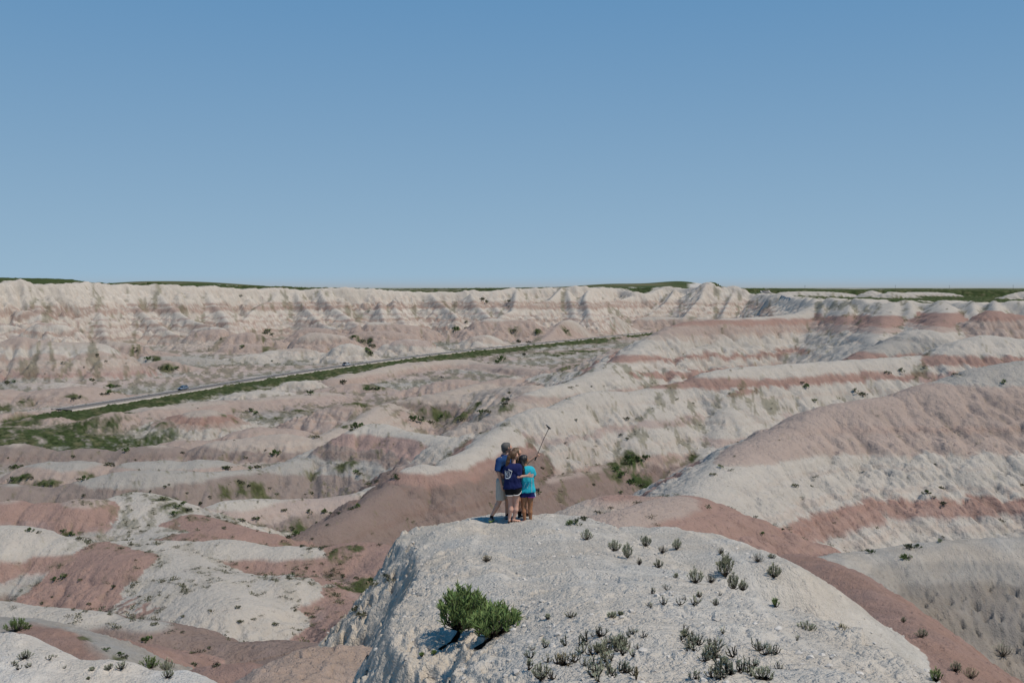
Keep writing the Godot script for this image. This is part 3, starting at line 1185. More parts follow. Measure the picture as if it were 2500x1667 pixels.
	var spots := [0.76, -7.83, 0.65, -7.93, 0.79, -8.56, 0.98, -7.93, 0.75, -7.94, 0.91, -8.16, 0.91, -8.71, 0.78, -8.62, 0.68, -8.99, 0.62, -8.66, 0.80, -8.58, 0.85, -8.80, 0.76, -8.09, 0.92, -8.69, 0.80, -8.98, 0.79, -9.02, 0.59, -7.94, 0.52, -8.15, 0.86, -8.56, 0.81, -7.94, 0.93, -8.40, 0.75, -8.67, 0.69, -8.53, 0.67, -7.91, 0.61, -8.93, 0.74, -9.06, 1.10, -8.95, 0.79, -8.64, 1.06, -8.86, 0.96, -8.66, 0.81, -8.68, 0.91, -8.74, 0.76, -8.06, 1.09, -8.95, 1.10, -8.59, 0.93, -8.71, 0.92, -8.57, 1.00, -8.72, 0.96, -8.73, 0.97, -8.79, 1.18, -8.85, 0.66, -8.90, 0.96, -8.69, 0.96, -8.72, 1.00, -8.64, 0.94, -8.76, 0.93, -7.49, 0.63, -7.15, 0.84, -7.70, 0.66, -7.70, 0.70, -7.79, 0.65, -7.77, 0.87, -7.66, 0.62, -7.63, 0.74, -7.32, 0.87, -7.62, 0.76, -7.72, 0.65, -7.63, 1.74, -8.65, 1.61, -8.73, 1.58, -8.82, 1.61, -8.83, 1.64, -9.02, 1.65, -8.69, 1.60, -9.17, 1.50, -8.04, 1.57, -8.77, 1.56, -8.61, 1.45, -8.16, 1.49, -8.09, 1.63, -8.72, 1.51, -8.79, 1.58, -8.60, 1.67, -8.82, 1.62, -7.90, 1.60, -8.00, 1.55, -7.84, 1.68, -8.17, 1.67, -8.16, 1.52, -7.81, 1.70, -8.16, 1.61, -7.97, 1.57, -8.00, 1.78, -8.61, 1.62, -7.95, 1.70, -8.26, 1.67, -8.18, 1.64, -7.96, 1.53, -7.06, 1.44, -6.95, 1.42, -6.99, 1.55, -7.04, 1.73, -7.10, 1.88, -7.80, 1.30, -7.00, 1.56, -7.05, 1.64, -7.71, 1.46, -7.10, 1.47, -6.94, 1.49, -6.96, 1.45, -7.05, 1.51, -7.03, 1.65, -7.18, 1.73, -7.28, 0.49, -8.97, 0.53, -8.59, 0.39, -8.39, 0.31, -9.32, 0.14, -8.39, 0.30, -9.15, 0.32, -7.77, 0.17, -8.73, 0.31, -8.49, 0.18, -9.20, 2.11, -7.82, 2.63, -9.12, 2.07, -8.27, 1.94, -9.05, 2.17, -8.11, 1.93, -7.86, 1.80, -8.02, 2.05, -8.23, 2.12, -8.13, 2.07, -8.09, 2.34, -11.15, 1.98, -10.61, 1.58, -10.36, 1.44, -10.30, 1.67, -11.83, 1.76, -10.38, 1.90, -10.34, 1.88, -12.03, 1.89, -10.81, 1.43, -10.34, -7.72, -16.45, -7.70, -16.60, -7.89, -16.05, -8.12, -16.06, -8.00, -15.95, -7.87, -16.11, -8.15, -16.15, -7.33, -16.15]
	for i in range(0, spots.size(), 2):
		var k := (i / 2) % 4
		var at := _root_at(spots[i], spots[i + 1])
		var size := rng.randf_range(.6, 1.5)
		var say := "tiny grey green sprig on the pale clay beside the worn path"
		if i / 2 < 4:
			protos[k].position = at
			protos[k].set_meta("label", say)
		else:
			_copy_of(protos[k], "sprig", at, Vector3.ONE * size, rng.randf() * TAU, say, "low sprigs along the worn path")

	# ---- bushes on the hills ----
	var bush_m := _leaf_material("scrub leaves", Color(1, 1, 1), .2)
	var meshes: Array[ArrayMesh] = []
	for i in 3:
		meshes.append(_scrub_mesh(61 + i, 84, Color(.115, .12, .08), 1.0))
	for i in 3:
		meshes.append(_scrub_mesh(81 + i, 96, Color(.085, .125, .048), 1.1))
	var where_said := [
		"on the far cliffs and the hills at their feet", "beside the valley road on the low mounds", "on the pink mounds between road and brown slope",
		"on the white and red striped hills behind the group", "on the brown slope directly behind the people", "on the pale ridges left of the people",
		"on the white and red hills at lower left", "on the big banded hill at right"]
	var list := [-97.7, -252.8, 2.6, 1, 2, -94.1, -248.8, 1.0, 0, 2, -126.0, -249.0, 0.9, 0, 2, -110.6, -251.3, 1.6, 0, 2, -81.0, -200.3, 2.5, 0, 5, -83.6, -253.2, 1.6, 0, 2, -55.5, -159.2, 0.8, 0, 5, -55.1, -159.8, 0.7, 0, 5, -57.5, -158.1, 0.7, 0, 5, -51.9, -158.7, 0.7, 0, 5, -48.4, -159.2, 0.8, 0, 5, -49.5, -158.0, 1.0, 0, 5, -35.3, -104.6, 1.2, 1, 6, -34.1, -104.7, 1.0, 0, 6, -35.2, -103.2, 0.9, 1, 6, -35.6, -107.3, 1.0, 1, 6, -37.5, -106.6, 1.1, 0, 6, -45.4, -165.7, 0.9, 0, 5, -65.7, -245.7, 1.3, 0, 2, -70.6, -253.4, 0.7, 0, 2, -111.4, -354.0, 0.7, 0, 1, -67.8, -157.6, 1.1, 0, 5, -56.5, -197.3, 2.3, 0, 5, -122.2, -245.3, 2.3, 1, 2, -123.2, -244.8, 1.8, 0, 2, -98.5, -200.0, 1.2, 0, 5, -97.7, -194.0, 1.8, 1, 5, -95.4, -193.6, 1.8, 1, 5, -93.6, -193.2, 1.6, 0, 5, -89.8, -191.3, 1.8, 1, 5, -88.2, -191.0, 1.6, 1, 5, -91.3, -192.4, 1.2, 0, 5, -69.5, -161.5, 1.5, 1, 5, -70.6, -161.8, 1.0, 0, 5, -44.9, -165.3, 1.2, 0, 5, -43.6, -165.0, 1.0, 0, 5, -40.7, -167.0, 0.8, 0, 5, -39.2, -166.0, 1.0, 0, 5, -34.8, -167.5, 0.8, 0, 5, -33.8, -168.0, 1.0, 0, 5, -32.8, -170.6, 1.1, 0, 5, -31.0, -171.0, 1.6, 1, 5, -26.7, -169.6, 1.8, 1, 5, -25.8, -168.5, 1.2, 0, 5, -13.8, -116.6, 1.3, 1, 4, -13.4, -116.1, 0.8, 0, 4, -21.0, -145.8, 1.4, 0, 3, -19.9, -145.6, 1.1, 0, 3, -61.4, -248.5, 1.0, 0, 2, -66.3, -246.2, 0.8, 0, 2, -28.7, -183.1, 2.1, 1, 5, -27.7, -183.9, 1.5, 1, 5, -29.4, -182.3, 1.3, 0, 5, -58.9, -246.5, 2.6, 1, 2, -58.1, -247.7, 1.8, 0, 2, -59.5, -232.7, 2.7, 0, 2, -44.7, -170.4, 1.4, 1, 5, -56.8, -197.0, 1.8, 1, 5, -52.5, -267.0, 2.8, 0, 2, -96.0, -365.9, 3.8, 1, 1, -92.3, -359.0, 3.0, 1, 1, -59.8, -427.7, 5.3, 0, 1, -57.7, -428.1, 4.5, 1, 1, -61.5, -426.7, 4.0, 1, 1, -77.6, -459.1, 4.8, 0, 1, -34.5, -493.8, 3.1, 0, 0, -30.2, -303.9, 3.5, 1, 2, -25.6, -310.1, 3.5, 0, 2, -27.6, -307.2, 2.6, 1, 2, -79.6, -393.0, 4.1, 1, 1, -30.3, -131.5, 0.8, 0, 5, -27.0, -132.4, 1.1, 1, 5, -25.0, -132.8, 1.1, 1, 5, -21.6, -118.1, 0.7, 0, 4, -32.8, -127.8, 1.1, 1, 5, -31.3, -114.4, 1.1, 1, 6, -17.2, -106.4, 1.0, 0, 4, -16.6, -106.5, 0.9, 1, 4, -18.6, -106.2, 0.7, 0, 4, -1.7, -243.8, 2.5, 0, 3, -2.7, -296.4, 2.5, 1, 2, -1.2, -246.8, 1.8, 0, 3, -6.3, -244.4, 2.3, 0, 3, -5.5, -242.4, 1.8, 0, 3, -7.6, -245.9, 2.0, 1, 3, -15.4, -302.5, 2.8, 0, 2, -22.8, -317.9, 3.3, 1, 2, -27.9, -304.8, 3.2, 1, 2, -0.8, -302.2, 1.9, 0, 2, -8.5, -235.9, 0.7, 0, 3, 15.2, -257.3, 1.9, 0, 3, 16.9, -260.0, 1.1, 0, 3, 20.9, -262.3, 0.8, 0, 3, 16.4, -149.8, 0.9, 0, 3, 17.7, -154.6, 1.6, 0, 3, 9.6, -149.7, 0.8, 0, 3, 17.2, -148.6, 0.8, 0, 3, 7.7, -143.0, 0.6, 0, 3, 4.2, -136.4, 0.9, 0, 4, 16.7, -143.3, 1.6, 1, 3, 16.2, -142.5, 1.5, 0, 3, 17.1, -142.8, 1.5, 1, 3, 14.7, -139.7, 1.5, 1, 3, 15.6, -139.6, 1.6, 0, 3, 16.3, -137.9, 1.3, 1, 3, 7.8, -139.9, 0.6, 0, 3, 11.1, -134.7, 0.7, 0, 3, 18.0, -143.3, 1.8, 1, 3, 19.3, -144.7, 1.5, 1, 3, 17.2, -144.1, 1.5, 0, 3, 15.1, -138.8, 1.7, 1, 3, 16.7, -137.9, 1.7, 1, 3, 18.0, -138.7, 1.7, 0, 3, 18.5, -137.9, 1.4, 1, 3, 14.3, -68.1, 0.6, 1, 7, 13.4, -66.2, 0.6, 0, 7, 1.5, -22.8, 0.3, 1, 6, 1.3, -22.7, 0.3, 1, 6, 1.7, -23.6, 0.3, 0, 6, 50.7, -172.5, 1.6, 1, 3, 50.2, -173.2, 1.1, 0, 3, 61.5, -175.6, 2.2, 0, 3, 60.5, -175.9, 1.5, 1, 3, 51.3, -169.5, 1.4, 1, 3, 69.1, -184.2, 1.7, 0, 3, 72.4, -185.9, 1.5, 1, 3, 77.2, -187.1, 1.2, 0, 3, 37.9, -85.5, 0.9, 0, 7, 40.7, -82.9, 0.7, 1, 7, 26.0, -73.5, 0.5, 0, 7, 19.4, -68.2, 0.6, 0, 7, 21.0, -69.7, 0.4, 0, 7, 31.5, -74.2, 0.5, 0, 7, 30.8, -71.4, 0.7, 0, 7, 29.4, -70.5, 0.7, 1, 7, 29.7, -70.0, 0.4, 0, 7, 30.1, -69.4, 0.7, 0, 7, 16.2, -59.3, 0.3, 0, 7, 13.5, -53.6, 0.4, 1, 7, 21.0, -62.8, 0.3, 0, 7, 15.9, -36.9, 0.3, 1, 7, 14.0, -35.3, 0.4, 1, 7, 14.5, -36.2, 0.5, 0, 7, 14.9, -36.4, 0.3, 1, 7, 13.0, -36.0, 0.4, 1, 7, 37.0, -72.3, 0.6, 0, 7, 14.7, -134.9, 1.1, 1, 3, 3.4, -125.2, 1.0, 1, 4, 11.0, -134.8, 0.7, 0, 3, -14.4, -64.7, 0.6, 1, 6, -14.4, -63.7, 0.4, 0, 6, -14.1, -64.8, 0.4, 0, 6, -12.4, -67.8, 0.5, 0, 6, -11.6, -68.0, 0.5, 0, 6, -10.5, -66.7, 0.5, 0, 6, -3.1, -21.8, 0.3, 1, 6, -3.0, -21.6, 0.3, 0, 6, -2.6, -21.1, 0.3, 0, 6, -2.7, -21.4, 0.3, 0, 6, -10.7, -64.4, 0.5, 0, 6, -15.9, -57.3, 0.3, 0, 6, -15.5, -56.1, 0.4, 0, 6, -14.8, -56.6, 0.4, 0, 6, -13.6, -56.7, 0.5, 0, 6, -13.1, -59.6, 0.3, 0, 6, -12.4, -59.7, 0.4, 0, 6, -12.0, -59.5, 0.5, 0, 6, -3.4, -21.4, 0.3, 0, 6, -3.2, -20.9, 0.3, 0, 6, -20.9, -92.7, 0.9, 0, 6, -21.5, -98.6, 0.9, 1, 4, -28.4, -128.4, 1.0, 0, 5, -20.8, -90.2, 0.7, 0, 6, -15.2, -71.7, 0.5, 0, 6, -13.7, -71.0, 0.6, 0, 6, -23.6, -91.8, 0.3, 0, 6, -26.2, -90.3, 0.7, 0, 6, -31.1, -114.7, 0.8, 0, 6, -33.2, -127.8, 0.9, 0, 5, -32.7, -128.2, 0.6, 0, 5, -30.1, -131.7, 0.7, 0, 5, -25.1, -132.7, 1.0, 0, 5, -18.6, -99.7, 0.6, 0, 4, -24.6, -125.0, 0.5, 0, 4, -18.4, -105.5, 0.5, 0, 4, -17.2, -106.0, 0.8, 0, 4, -16.6, -106.9, 0.6, 0, 4, -19.5, -96.8, 0.5, 0, 4, -48.4, -159.4, 0.8, 0, 5, -18.4, -68.7, 0.3, 0, 6, -14.2, -68.4, 0.4, 0, 6, -13.6, -68.1, 0.3, 0, 6, -30.7, -67.7, 0.8, 1, 6, -28.9, -66.2, 0.4, 0, 6, -25.9, -64.3, 0.5, 0, 6, -23.4, -62.0, 0.3, 0, 6, -30.3, -65.1, 0.3, 0, 6, -19.8, -44.6, 0.3, 0, 6, -19.1, -44.2, 0.3, 0, 6, -18.0, -44.2, 0.3, 0, 6, -16.9, -43.9, 0.3, 0, 6, -16.4, -43.7, 0.3, 0, 6, -15.6, -43.1, 0.4, 0, 6, -19.1, -57.3, 0.4, 0, 6, -15.9, -57.3, 0.4, 0, 6, -15.4, -56.1, 0.4, 0, 6, -14.4, -43.0, 0.3, 0, 6, -15.6, -41.9, 0.6, 1, 6, -11.7, -29.8, 0.3, 0, 6, -11.9, -29.9, 0.3, 1, 6, -12.4, -30.1, 0.3, 1, 6, -13.4, -41.3, 0.3, 0, 6, -12.9, -42.0, 0.3, 0, 6, -11.9, -36.9, 0.3, 0, 6, -7.3, -24.3, 0.3, 0, 6, -31.3, -67.7, 0.6, 1, 6, -15.5, -31.6, 0.3, 1, 6, -26.8, -62.6, 0.4, 0, 6, -30.6, -64.3, 0.4, 0, 6, -28.9, -64.5, 0.3, 0, 6, -32.1, -73.6, 0.7, 0, 6, -44.2, -99.4, 0.9, 1, 6, -45.4, -100.1, 0.8, 1, 6, -31.3, -73.5, 0.5, 0, 6, -35.7, -73.4, 0.7, 1, 6, -35.1, -73.6, 0.5, 0, 6, -238.6, -634.3, 4.0, 0, 0, -237.2, -632.4, 3.3, 0, 0, -215.2, -593.1, 4.9, 1, 0, -211.4, -592.9, 3.7, 0, 0, -182.3, -529.8, 5.0, 1, 0, -178.3, -530.7, 5.0, 1, 0, -185.8, -530.1, 3.9, 0, 0, -181.3, -451.1, 3.8, 1, 0, -177.3, -449.3, 2.8, 0, 0, -167.2, -381.2, 3.2, 0, 1, -166.3, -384.5, 2.4, 0, 1, -160.1, -396.1, 3.7, 1, 1, -161.0, -393.2, 3.3, 0, 1, -217.4, -483.7, 2.0, 0, 0, -203.8, -492.5, 2.6, 0, 0, -198.0, -488.2, 1.8, 0, 0, -205.9, -481.5, 1.5, 0, 0, -196.2, -467.7, 3.4, 0, 0, -236.8, -468.7, 3.9, 0, 0, -233.8, -468.7, 3.9, 1, 0, -216.6, -889.3, 8.3, 1, 0, -218.7, -886.6, 6.5, 0, 0, -212.5, -887.4, 5.5, 0, 0, -119.2, -752.8, 7.0, 1, 0, -112.3, -748.6, 7.0, 0, 0, -105.7, -746.5, 6.2, 1, 0, -89.4, -621.5, 5.8, 1, 0, -103.2, -739.6, 6.2, 0, 0, -87.2, -620.0, 4.5, 0, 0, -184.3, -683.0, 5.7, 1, 0, -147.0, -613.2, 1.9, 0, 0, -210.1, -723.0, 3.0, 0, 0, -139.7, -980.8, 4.1, 0, 0, -253.8, -939.5, 4.9, 0, 0, -44.2, -956.5, 5.0, 0, 0, -52.4, -943.3, 7.8, 1, 0, 1.4, -849.3, 7.9, 0, 0, 21.7, -847.1, 7.0, 1, 0, 46.1, -858.8, 7.1, 1, 0, -30.9, -1048.1, 7.6, 0, 0, -26.4, -1040.2, 6.5, 0, 0, -3.6, -1032.3, 6.4, 0, 0, -3.6, -1014.4, 4.2, 0, 0, -6.6, -612.9, 5.7, 1, 0, -8.8, -588.4, 4.9, 1, 1, 8.0, -663.7, 4.1, 0, 0, 5.6, -808.5, 5.9, 0, 0, 12.8, -788.0, 5.7, 0, 0]
	var first: Array = [null, null, null, null, null, null]
	for i in range(0, list.size(), 5):
		var x: float = list[i]
		var z: float = list[i + 1]
		var w: float = list[i + 2]
		var k := int(list[i + 3]) * 3 + (i / 5) % 3
		var spot: String = where_said[int(list[i + 4])]
		var at := _root_at(x, z) - Vector3(0, w * .06, 0)
		var group := ("dark scrub bushes " if k < 3 else "green bushes ") + spot
		var say := ("low dark scrub bush " if k < 3 else "leafy green bush ") + spot
		var size := Vector3(w, w * rng.randf_range(.75, 1.15), w)
		var turn := rng.randf() * TAU
		if first[k] == null:
			var o := MeshInstance3D.new()
			o.name = "scrub_bush" if k < 3 else "green_bush"
			o.mesh = meshes[k]
			o.material_override = bush_m
			o.set_meta("category", "bush")
			o.set_meta("label", say)
			o.set_meta("group", group)
			add_child(o, true)
			o.position = at
			o.scale = size
			first[k] = o
		else:
			_copy_of(first[k], "scrub_bush" if k < 3 else "green_bush", at, size, turn, say, group)

	# ---- what nobody could count: tufts over the gullies, slopes and banks ----
	var tuft := [_scrub_mesh(121, 26, Color(.115, .115, .075), 1.2), _scrub_mesh(122, 26, Color(.085, .115, .04), 1.0)]
	var sets: Array = [[], []]
	var n := plants_found.size() / 5
	for i in n:
		var lawn := plants_found[i * 5 + 4]
		var d := plants_found[i * 5 + 3]
		var w := rng.randf_range(.35, .85) * (.75 + d * .0018)
		var at := Vector3(plants_found[i * 5], plants_found[i * 5 + 1] - .06 * w, plants_found[i * 5 + 2])
		var b := Basis(Vector3.UP, rng.randf() * TAU).scaled(Vector3(w, w * rng.randf_range(.5, .9) * (.5 if lawn > .4 else 1.0), w))
		sets[1 if lawn > .35 else 0].append(Transform3D(b, at))
	for k in 2:
		var mm := MultiMesh.new()
		mm.transform_format = MultiMesh.TRANSFORM_3D
		mm.mesh = tuft[k]
		mm.instance_count = sets[k].size()
		for i in sets[k].size():
			mm.set_instance_transform(i, sets[k][i])
		var o := MultiMeshInstance3D.new()
		o.name = ["low_scrub", "valley_grass"][k]
		o.multimesh = mm
		o.material_override = bush_m
		o.set_meta("kind", "stuff")
		o.set_meta("category", ["scrub", "grass"][k])
		o.set_meta("label", ["low dark scrub scattered over the gullies and slopes", "green grass along the road and in the valley"][k])
		add_child(o)

	# ---- crumbs of clay lying on the knoll ----
	var clod := _clod()
	var mm := MultiMesh.new()
	mm.transform_format = MultiMesh.TRANSFORM_3D
	mm.use_colors = true
	mm.mesh = clod
	var where: Array[Transform3D] = []
	for i in 5200:
		var a := rng.randf_range(-.50, .50)
		var d := 5.5 * pow(24.0 / 5.5, rng.randf())
		var x := sin(a) * d
		var z := -cos(a) * d
		if n_fine.get_noise_2d(x * .8, z * .8) + rng.randf() * .8 < .35:
			continue
		var o := Spot.new()
		_spot(x, z, _candidates(x, z, .3 + .004 * d, d), o)
		if o.ridge < 0 or not r_name[o.ridge].begins_with("K"):
			continue
		var w := .008 + .03 * pow(rng.randf(), 4.0) + d * .0004
		where.append(Transform3D(Basis(Vector3(rng.randfn(), rng.randfn(), rng.randfn()).normalized(), rng.randf() * TAU).scaled(Vector3(w, w * .7, w)), Vector3(x, o.h + w * .1, z)))
	mm.instance_count = where.size()
	for i in where.size():
		mm.set_instance_transform(i, where[i])
		var tone := rng.randf_range(.8, 1.12)
		mm.set_instance_color(i, Color(.49 * tone, .455 * tone, .415 * tone))
	var o := MultiMeshInstance3D.new()
	o.name = "clay_crumbs"
	o.multimesh = mm
	var cm := _plain("clay crumbs", Color(1, 1, 1), 1.0, .1)
	cm.vertex_color_use_as_albedo = true
	o.material_override = cm
	o.set_meta("kind", "stuff")
	o.set_meta("category", "clay crumbs")
	o.set_meta("label", "small crumbs of pale clay lying on the knoll")
	add_child(o)
	print("plants ms ", Time.get_ticks_msec() - t0)


func _clod() -> ArrayMesh:
	var st := SurfaceTool.new()
	st.begin(Mesh.PRIMITIVE_TRIANGLES)
	st.set_smooth_group(-1)
	var b := SphereMesh.new()
	b.radius = 1.0
	b.height = 2.0
	b.radial_segments = 6
	b.rings = 3
	var a := b.get_mesh_arrays()
	var v: PackedVector3Array = a[Mesh.ARRAY_VERTEX]
	for i in a[Mesh.ARRAY_INDEX]:
		var p := v[i]
		st.add_vertex(p * (1.0 + .35 * n_fine.get_noise_3d(p.x * 1.7, p.y * 1.7, p.z * 1.7)))
	st.generate_normals()
	return st.commit()



func _prism(outline: PackedVector2Array, half: float, top_half: float, y0: float, y1: float, bevel := .05) -> ArrayMesh:
	# a side view (x along, y up) given width: rounded over at the flanks, narrower towards the top
	var st := SurfaceTool.new()
	st.begin(Mesh.PRIMITIVE_TRIANGLES)
	var n := outline.size()
	var mid := Vector2.ZERO
	for q in outline:
		mid += q / n
	var wide := func(y: float) -> float:
		return lerpf(half, top_half, clampf((y - y0) / (y1 - y0), 0.0, 1.0))
	var rings := [[-1.0, bevel], [-1.0, 0.0], [1.0, 0.0], [1.0, bevel]]
	for k in rings.size():
		var s: float = rings[k][0]
		var inset: float = rings[k][1]
		for q in outline:
			var p := q.move_toward(mid, inset)
			var w: float = wide.call(p.y)
			st.add_vertex(Vector3(p.x, p.y, s * (w - (0.0 if inset > 0.0 else bevel))))
	for k in rings.size() - 1:
		for i in n:
			var a := k * n + i
			var b := k * n + (i + 1) % n
			for x in [a, b, a + n, b, b + n, a + n]:
				st.add_index(x)
	var tris := Geometry2D.triangulate_polygon(outline)
	for i in tris.size():
		st.add_index(tris[i])
	for i in range(0, tris.size(), 3):
		for x in [tris[i], tris[i + 2], tris[i + 1]]:
			st.add_index(3 * n + x)
	st.generate_normals()
	return st.commit()


func _wheel(parent: Node, at: Vector3, r: float, tyre: Material, rim: Material) -> void:
	var c := CylinderMesh.new()
	c.top_radius = r
	c.bottom_radius = r
	c.height = .22
	c.radial_segments = 20
	c.rings = 1
	var w := _part("wheel", c, tyre, parent)
	w.position = at
	w.rotation = Vector3(PI / 2, 0, 0)
	var d := CylinderMesh.new()
	d.top_radius = r * .6
	d.bottom_radius = r * .6
	d.height = .24
	d.radial_segments = 14
	d.rings = 1
	_part("rim", d, rim, w)


func _box_part(called: String, size: Vector3, at: Vector3, mat: Material, parent: Node, r := .02) -> MeshInstance3D:
	var o := _part(called, _rounded_box(size, r), mat, parent)
	o.position = at
	return o


func _on_road(k: float, lane: float) -> Array:
	# a place on the valley road and the heading there
	var i := int(k)
	var a := Vector3(road_x[i], road_y[i], road_z[i])
	var b := Vector3(road_x[i + 1], road_y[i + 1], road_z[i + 1])
	var t := (b - a).normalized()
	var p := a.lerp(b, k - i) + Vector3(-t.z, 0, t.x) * lane + Vector3(0, .07, 0)
	return [p, atan2(-t.z, t.x)]


func _road_at(z: float) -> float:
	for i in road_z.size() - 1:
		if road_z[i] >= z and road_z[i + 1] < z:
			return i + (z - road_z[i]) / (road_z[i + 1] - road_z[i])
	return 1.0


func _build_vehicles() -> void:
	var tyre := _plain("tyre", Color(.02, .02, .02), .8)
	var alloy := _plain("alloy", Color(.35, .36, .37), .35, .5)
	var window := _plain("car window", Color(.015, .018, .022), .06, .7)
	var lamp := _plain("head lamp", Color(.7, .72, .75), .15, .7)
	var red := _plain("tail lamp", Color(.35, .02, .02), .25, .6)
	var dark := _plain("dark trim", Color(.02, .02, .022), .6)
	# blue grey wagon coming towards the overlook
	var at := _on_road(_road_at(-424.0), -2.1)
	var car := _thing("car", "blue grey car driving this way on the valley road, nearer of the two vehicles", "car", at[0])
	car.rotation.y = at[1] + PI
	car.scale = Vector3.ONE * 1.12
	var paint := _plain("blue grey paint", Color(.11, .15, .20), .3, .6)
	paint.clearcoat_enabled = true
	paint.clearcoat = .8
	var lower := PackedVector2Array([Vector2(-2.3, .3), Vector2(-2.35, .75), Vector2(-2.25, 1.02), Vector2(-1.5, 1.06), Vector2(.9, 1.0), Vector2(2.1, .86), Vector2(2.32, .68), Vector2(2.35, .35), Vector2(2.2, .26), Vector2(-2.1, .26)])
	_part("body", _prism(lower, .92, .86, .3, 1.05, .06), paint, car)
	var upper := PackedVector2Array([Vector2(-2.2, 1.0), Vector2(-1.95, 1.46), Vector2(-1.5, 1.58), Vector2(-.2, 1.6), Vector2(.35, 1.5), Vector2(1.25, .98)])
	var cabin := _part("cabin", _prism(upper, .85, .62, 1.0, 1.6, .05), paint, car)
	_part("windscreen", _prism(PackedVector2Array([Vector2(.36, 1.46), Vector2(.46, 1.48), Vector2(1.24, 1.03), Vector2(1.10, 1.03)]), .80, .62, 1.0, 1.55, .03), window, cabin)
	for s in [-1.0, 1.0]:
		for q in [[-1.8, -.98], [-.9, -.1], [.0, .85]]:
			var pane := PackedVector2Array([Vector2(q[0], 1.06), Vector2(q[0] + (.16 if q[0] < -1.5 else .02), 1.46), Vector2(minf(q[1], .36), 1.46), Vector2(q[1], 1.06)])
			var w := _part("side_window", _prism(pane, .02, .02, 1.0, 1.6, .006), window, cabin)
			w.position = Vector3(0, .0, s * .775)
			w.rotation.x = s * -.36
			w.position.y = 0.0
			w.position += Vector3(0, .08, s * .42)
		_wheel(car, Vector3(1.45, .34, s * .82), .34, tyre, alloy)
		_wheel(car, Vector3(-1.45, .34, s * .82), .34, tyre, alloy)
		_box_part("headlight", Vector3(.18, .14, .38), Vector3(2.22, .72, s * .62), lamp, car, .03)
		_box_part("tail_light", Vector3(.12, .3, .2), Vector3(-2.3, .88, s * .74), red, car, .03)
		_box_part("mirror", Vector3(.12, .12, .2), Vector3(.85, 1.1, s * .98), paint, car, .03)
		_box_part("roof_rail", Vector3(1.7, .05, .05), Vector3(-.95, 1.63, s * .56), dark, car, .015)
	_box_part("bumper", Vector3(.16, .22, 1.5), Vector3(2.33, .45, 0), dark, car, .04)
	_box_part("grille", Vector3(.06, .13, .8), Vector3(2.33, .7, 0), dark, car, .02)
	# pale pickup going away
	at = _on_road(_road_at(-556.0), 1.9)
	var truck := _thing("pickup_truck", "silver pickup truck with a dark load, farther along the valley road", "pickup truck", at[0])
	truck.rotation.y = at[1]
	truck.scale = Vector3.ONE * 1.12
	var silver := _plain("silver paint", Color(.36, .38, .41), .3, .6)
	silver.clearcoat_enabled = true
	silver.clearcoat = .7
	lower = PackedVector2Array([Vector2(-2.75, .45), Vector2(-2.78, 1.15), Vector2(-.8, 1.15), Vector2(1.1, 1.12), Vector2(2.5, 1.05), Vector2(2.72, .9), Vector2(2.75, .5), Vector2(2.5, .4), Vector2(-2.6, .4)])
	_part("body", _prism(lower, .96, .93, .4, 1.15, .06), silver, truck)
	upper = PackedVector2Array([Vector2(-.85, 1.1), Vector2(-.75, 1.78), Vector2(-.5, 1.86), Vector2(.5, 1.86), Vector2(.75, 1.78), Vector2(1.35, 1.1)])
	cabin = _part("cab", _prism(upper, .9, .7, 1.1, 1.86, .05), silver, truck)
	_part("windscreen", _prism(PackedVector2Array([Vector2(.74, 1.74), Vector2(.82, 1.74), Vector2(1.34, 1.16), Vector2(1.22, 1.16)]), .86, .7, 1.1, 1.8, .03), window, cabin)
	_part("rear_window", _prism(PackedVector2Array([Vector2(-.86, 1.2), Vector2(-.8, 1.72), Vector2(-.74, 1.72), Vector2(-.78, 1.2)]), .78, .62, 1.1, 1.8, .02), window, cabin)
	for s in [-1.0, 1.0]:
		for q in [[-.68, .18], [.26, 1.08]]:
			var pane := PackedVector2Array([Vector2(q[0], 1.2), Vector2(q[0] + .05, 1.72), Vector2(minf(q[1], .7), 1.72), Vector2(q[1], 1.2)])
			var w := _part("side_window", _prism(pane, .02, .02, 1.0, 1.8, .006), window, cabin)
			w.rotation.x = s * -.26
			w.position = Vector3(0, .05, s * 1.2)
		_wheel(truck, Vector3(1.75, .4, s * .85), .4, tyre, alloy)
		_wheel(truck, Vector3(-1.7, .4, s * .85), .4, tyre, alloy)
		_box_part("tail_light", Vector3(.08, .38, .16), Vector3(-2.78, .9, s * .84), red, truck, .03)
		_box_part("headlight", Vector3(.12, .2, .34), Vector3(2.68, .88, s * .7), lamp, truck, .03)
		_box_part("mirror", Vector3(.12, .2, .22), Vector3(.95, 1.3, s * 1.06), dark, truck, .03)
	_box_part("rear_bumper", Vector3(.16, .2, 1.8), Vector3(-2.84, .5, 0), dark, truck, .04)
	_box_part("tailgate", Vector3(.05, .5, 1.5), Vector3(-2.8, .88, 0), silver, truck, .02)
	var tarp := _plain("dark tarpaulin", Color(.025, .028, .035), .8)
	var pile := _box_part("load", Vector3(1.7, .6, 1.5), Vector3(-1.8, 1.42, 0), tarp, truck, .12)
	_box_part("load_top", Vector3(.9, .35, 1.1), Vector3(-.15, .42, 0), tarp, pile, .1)


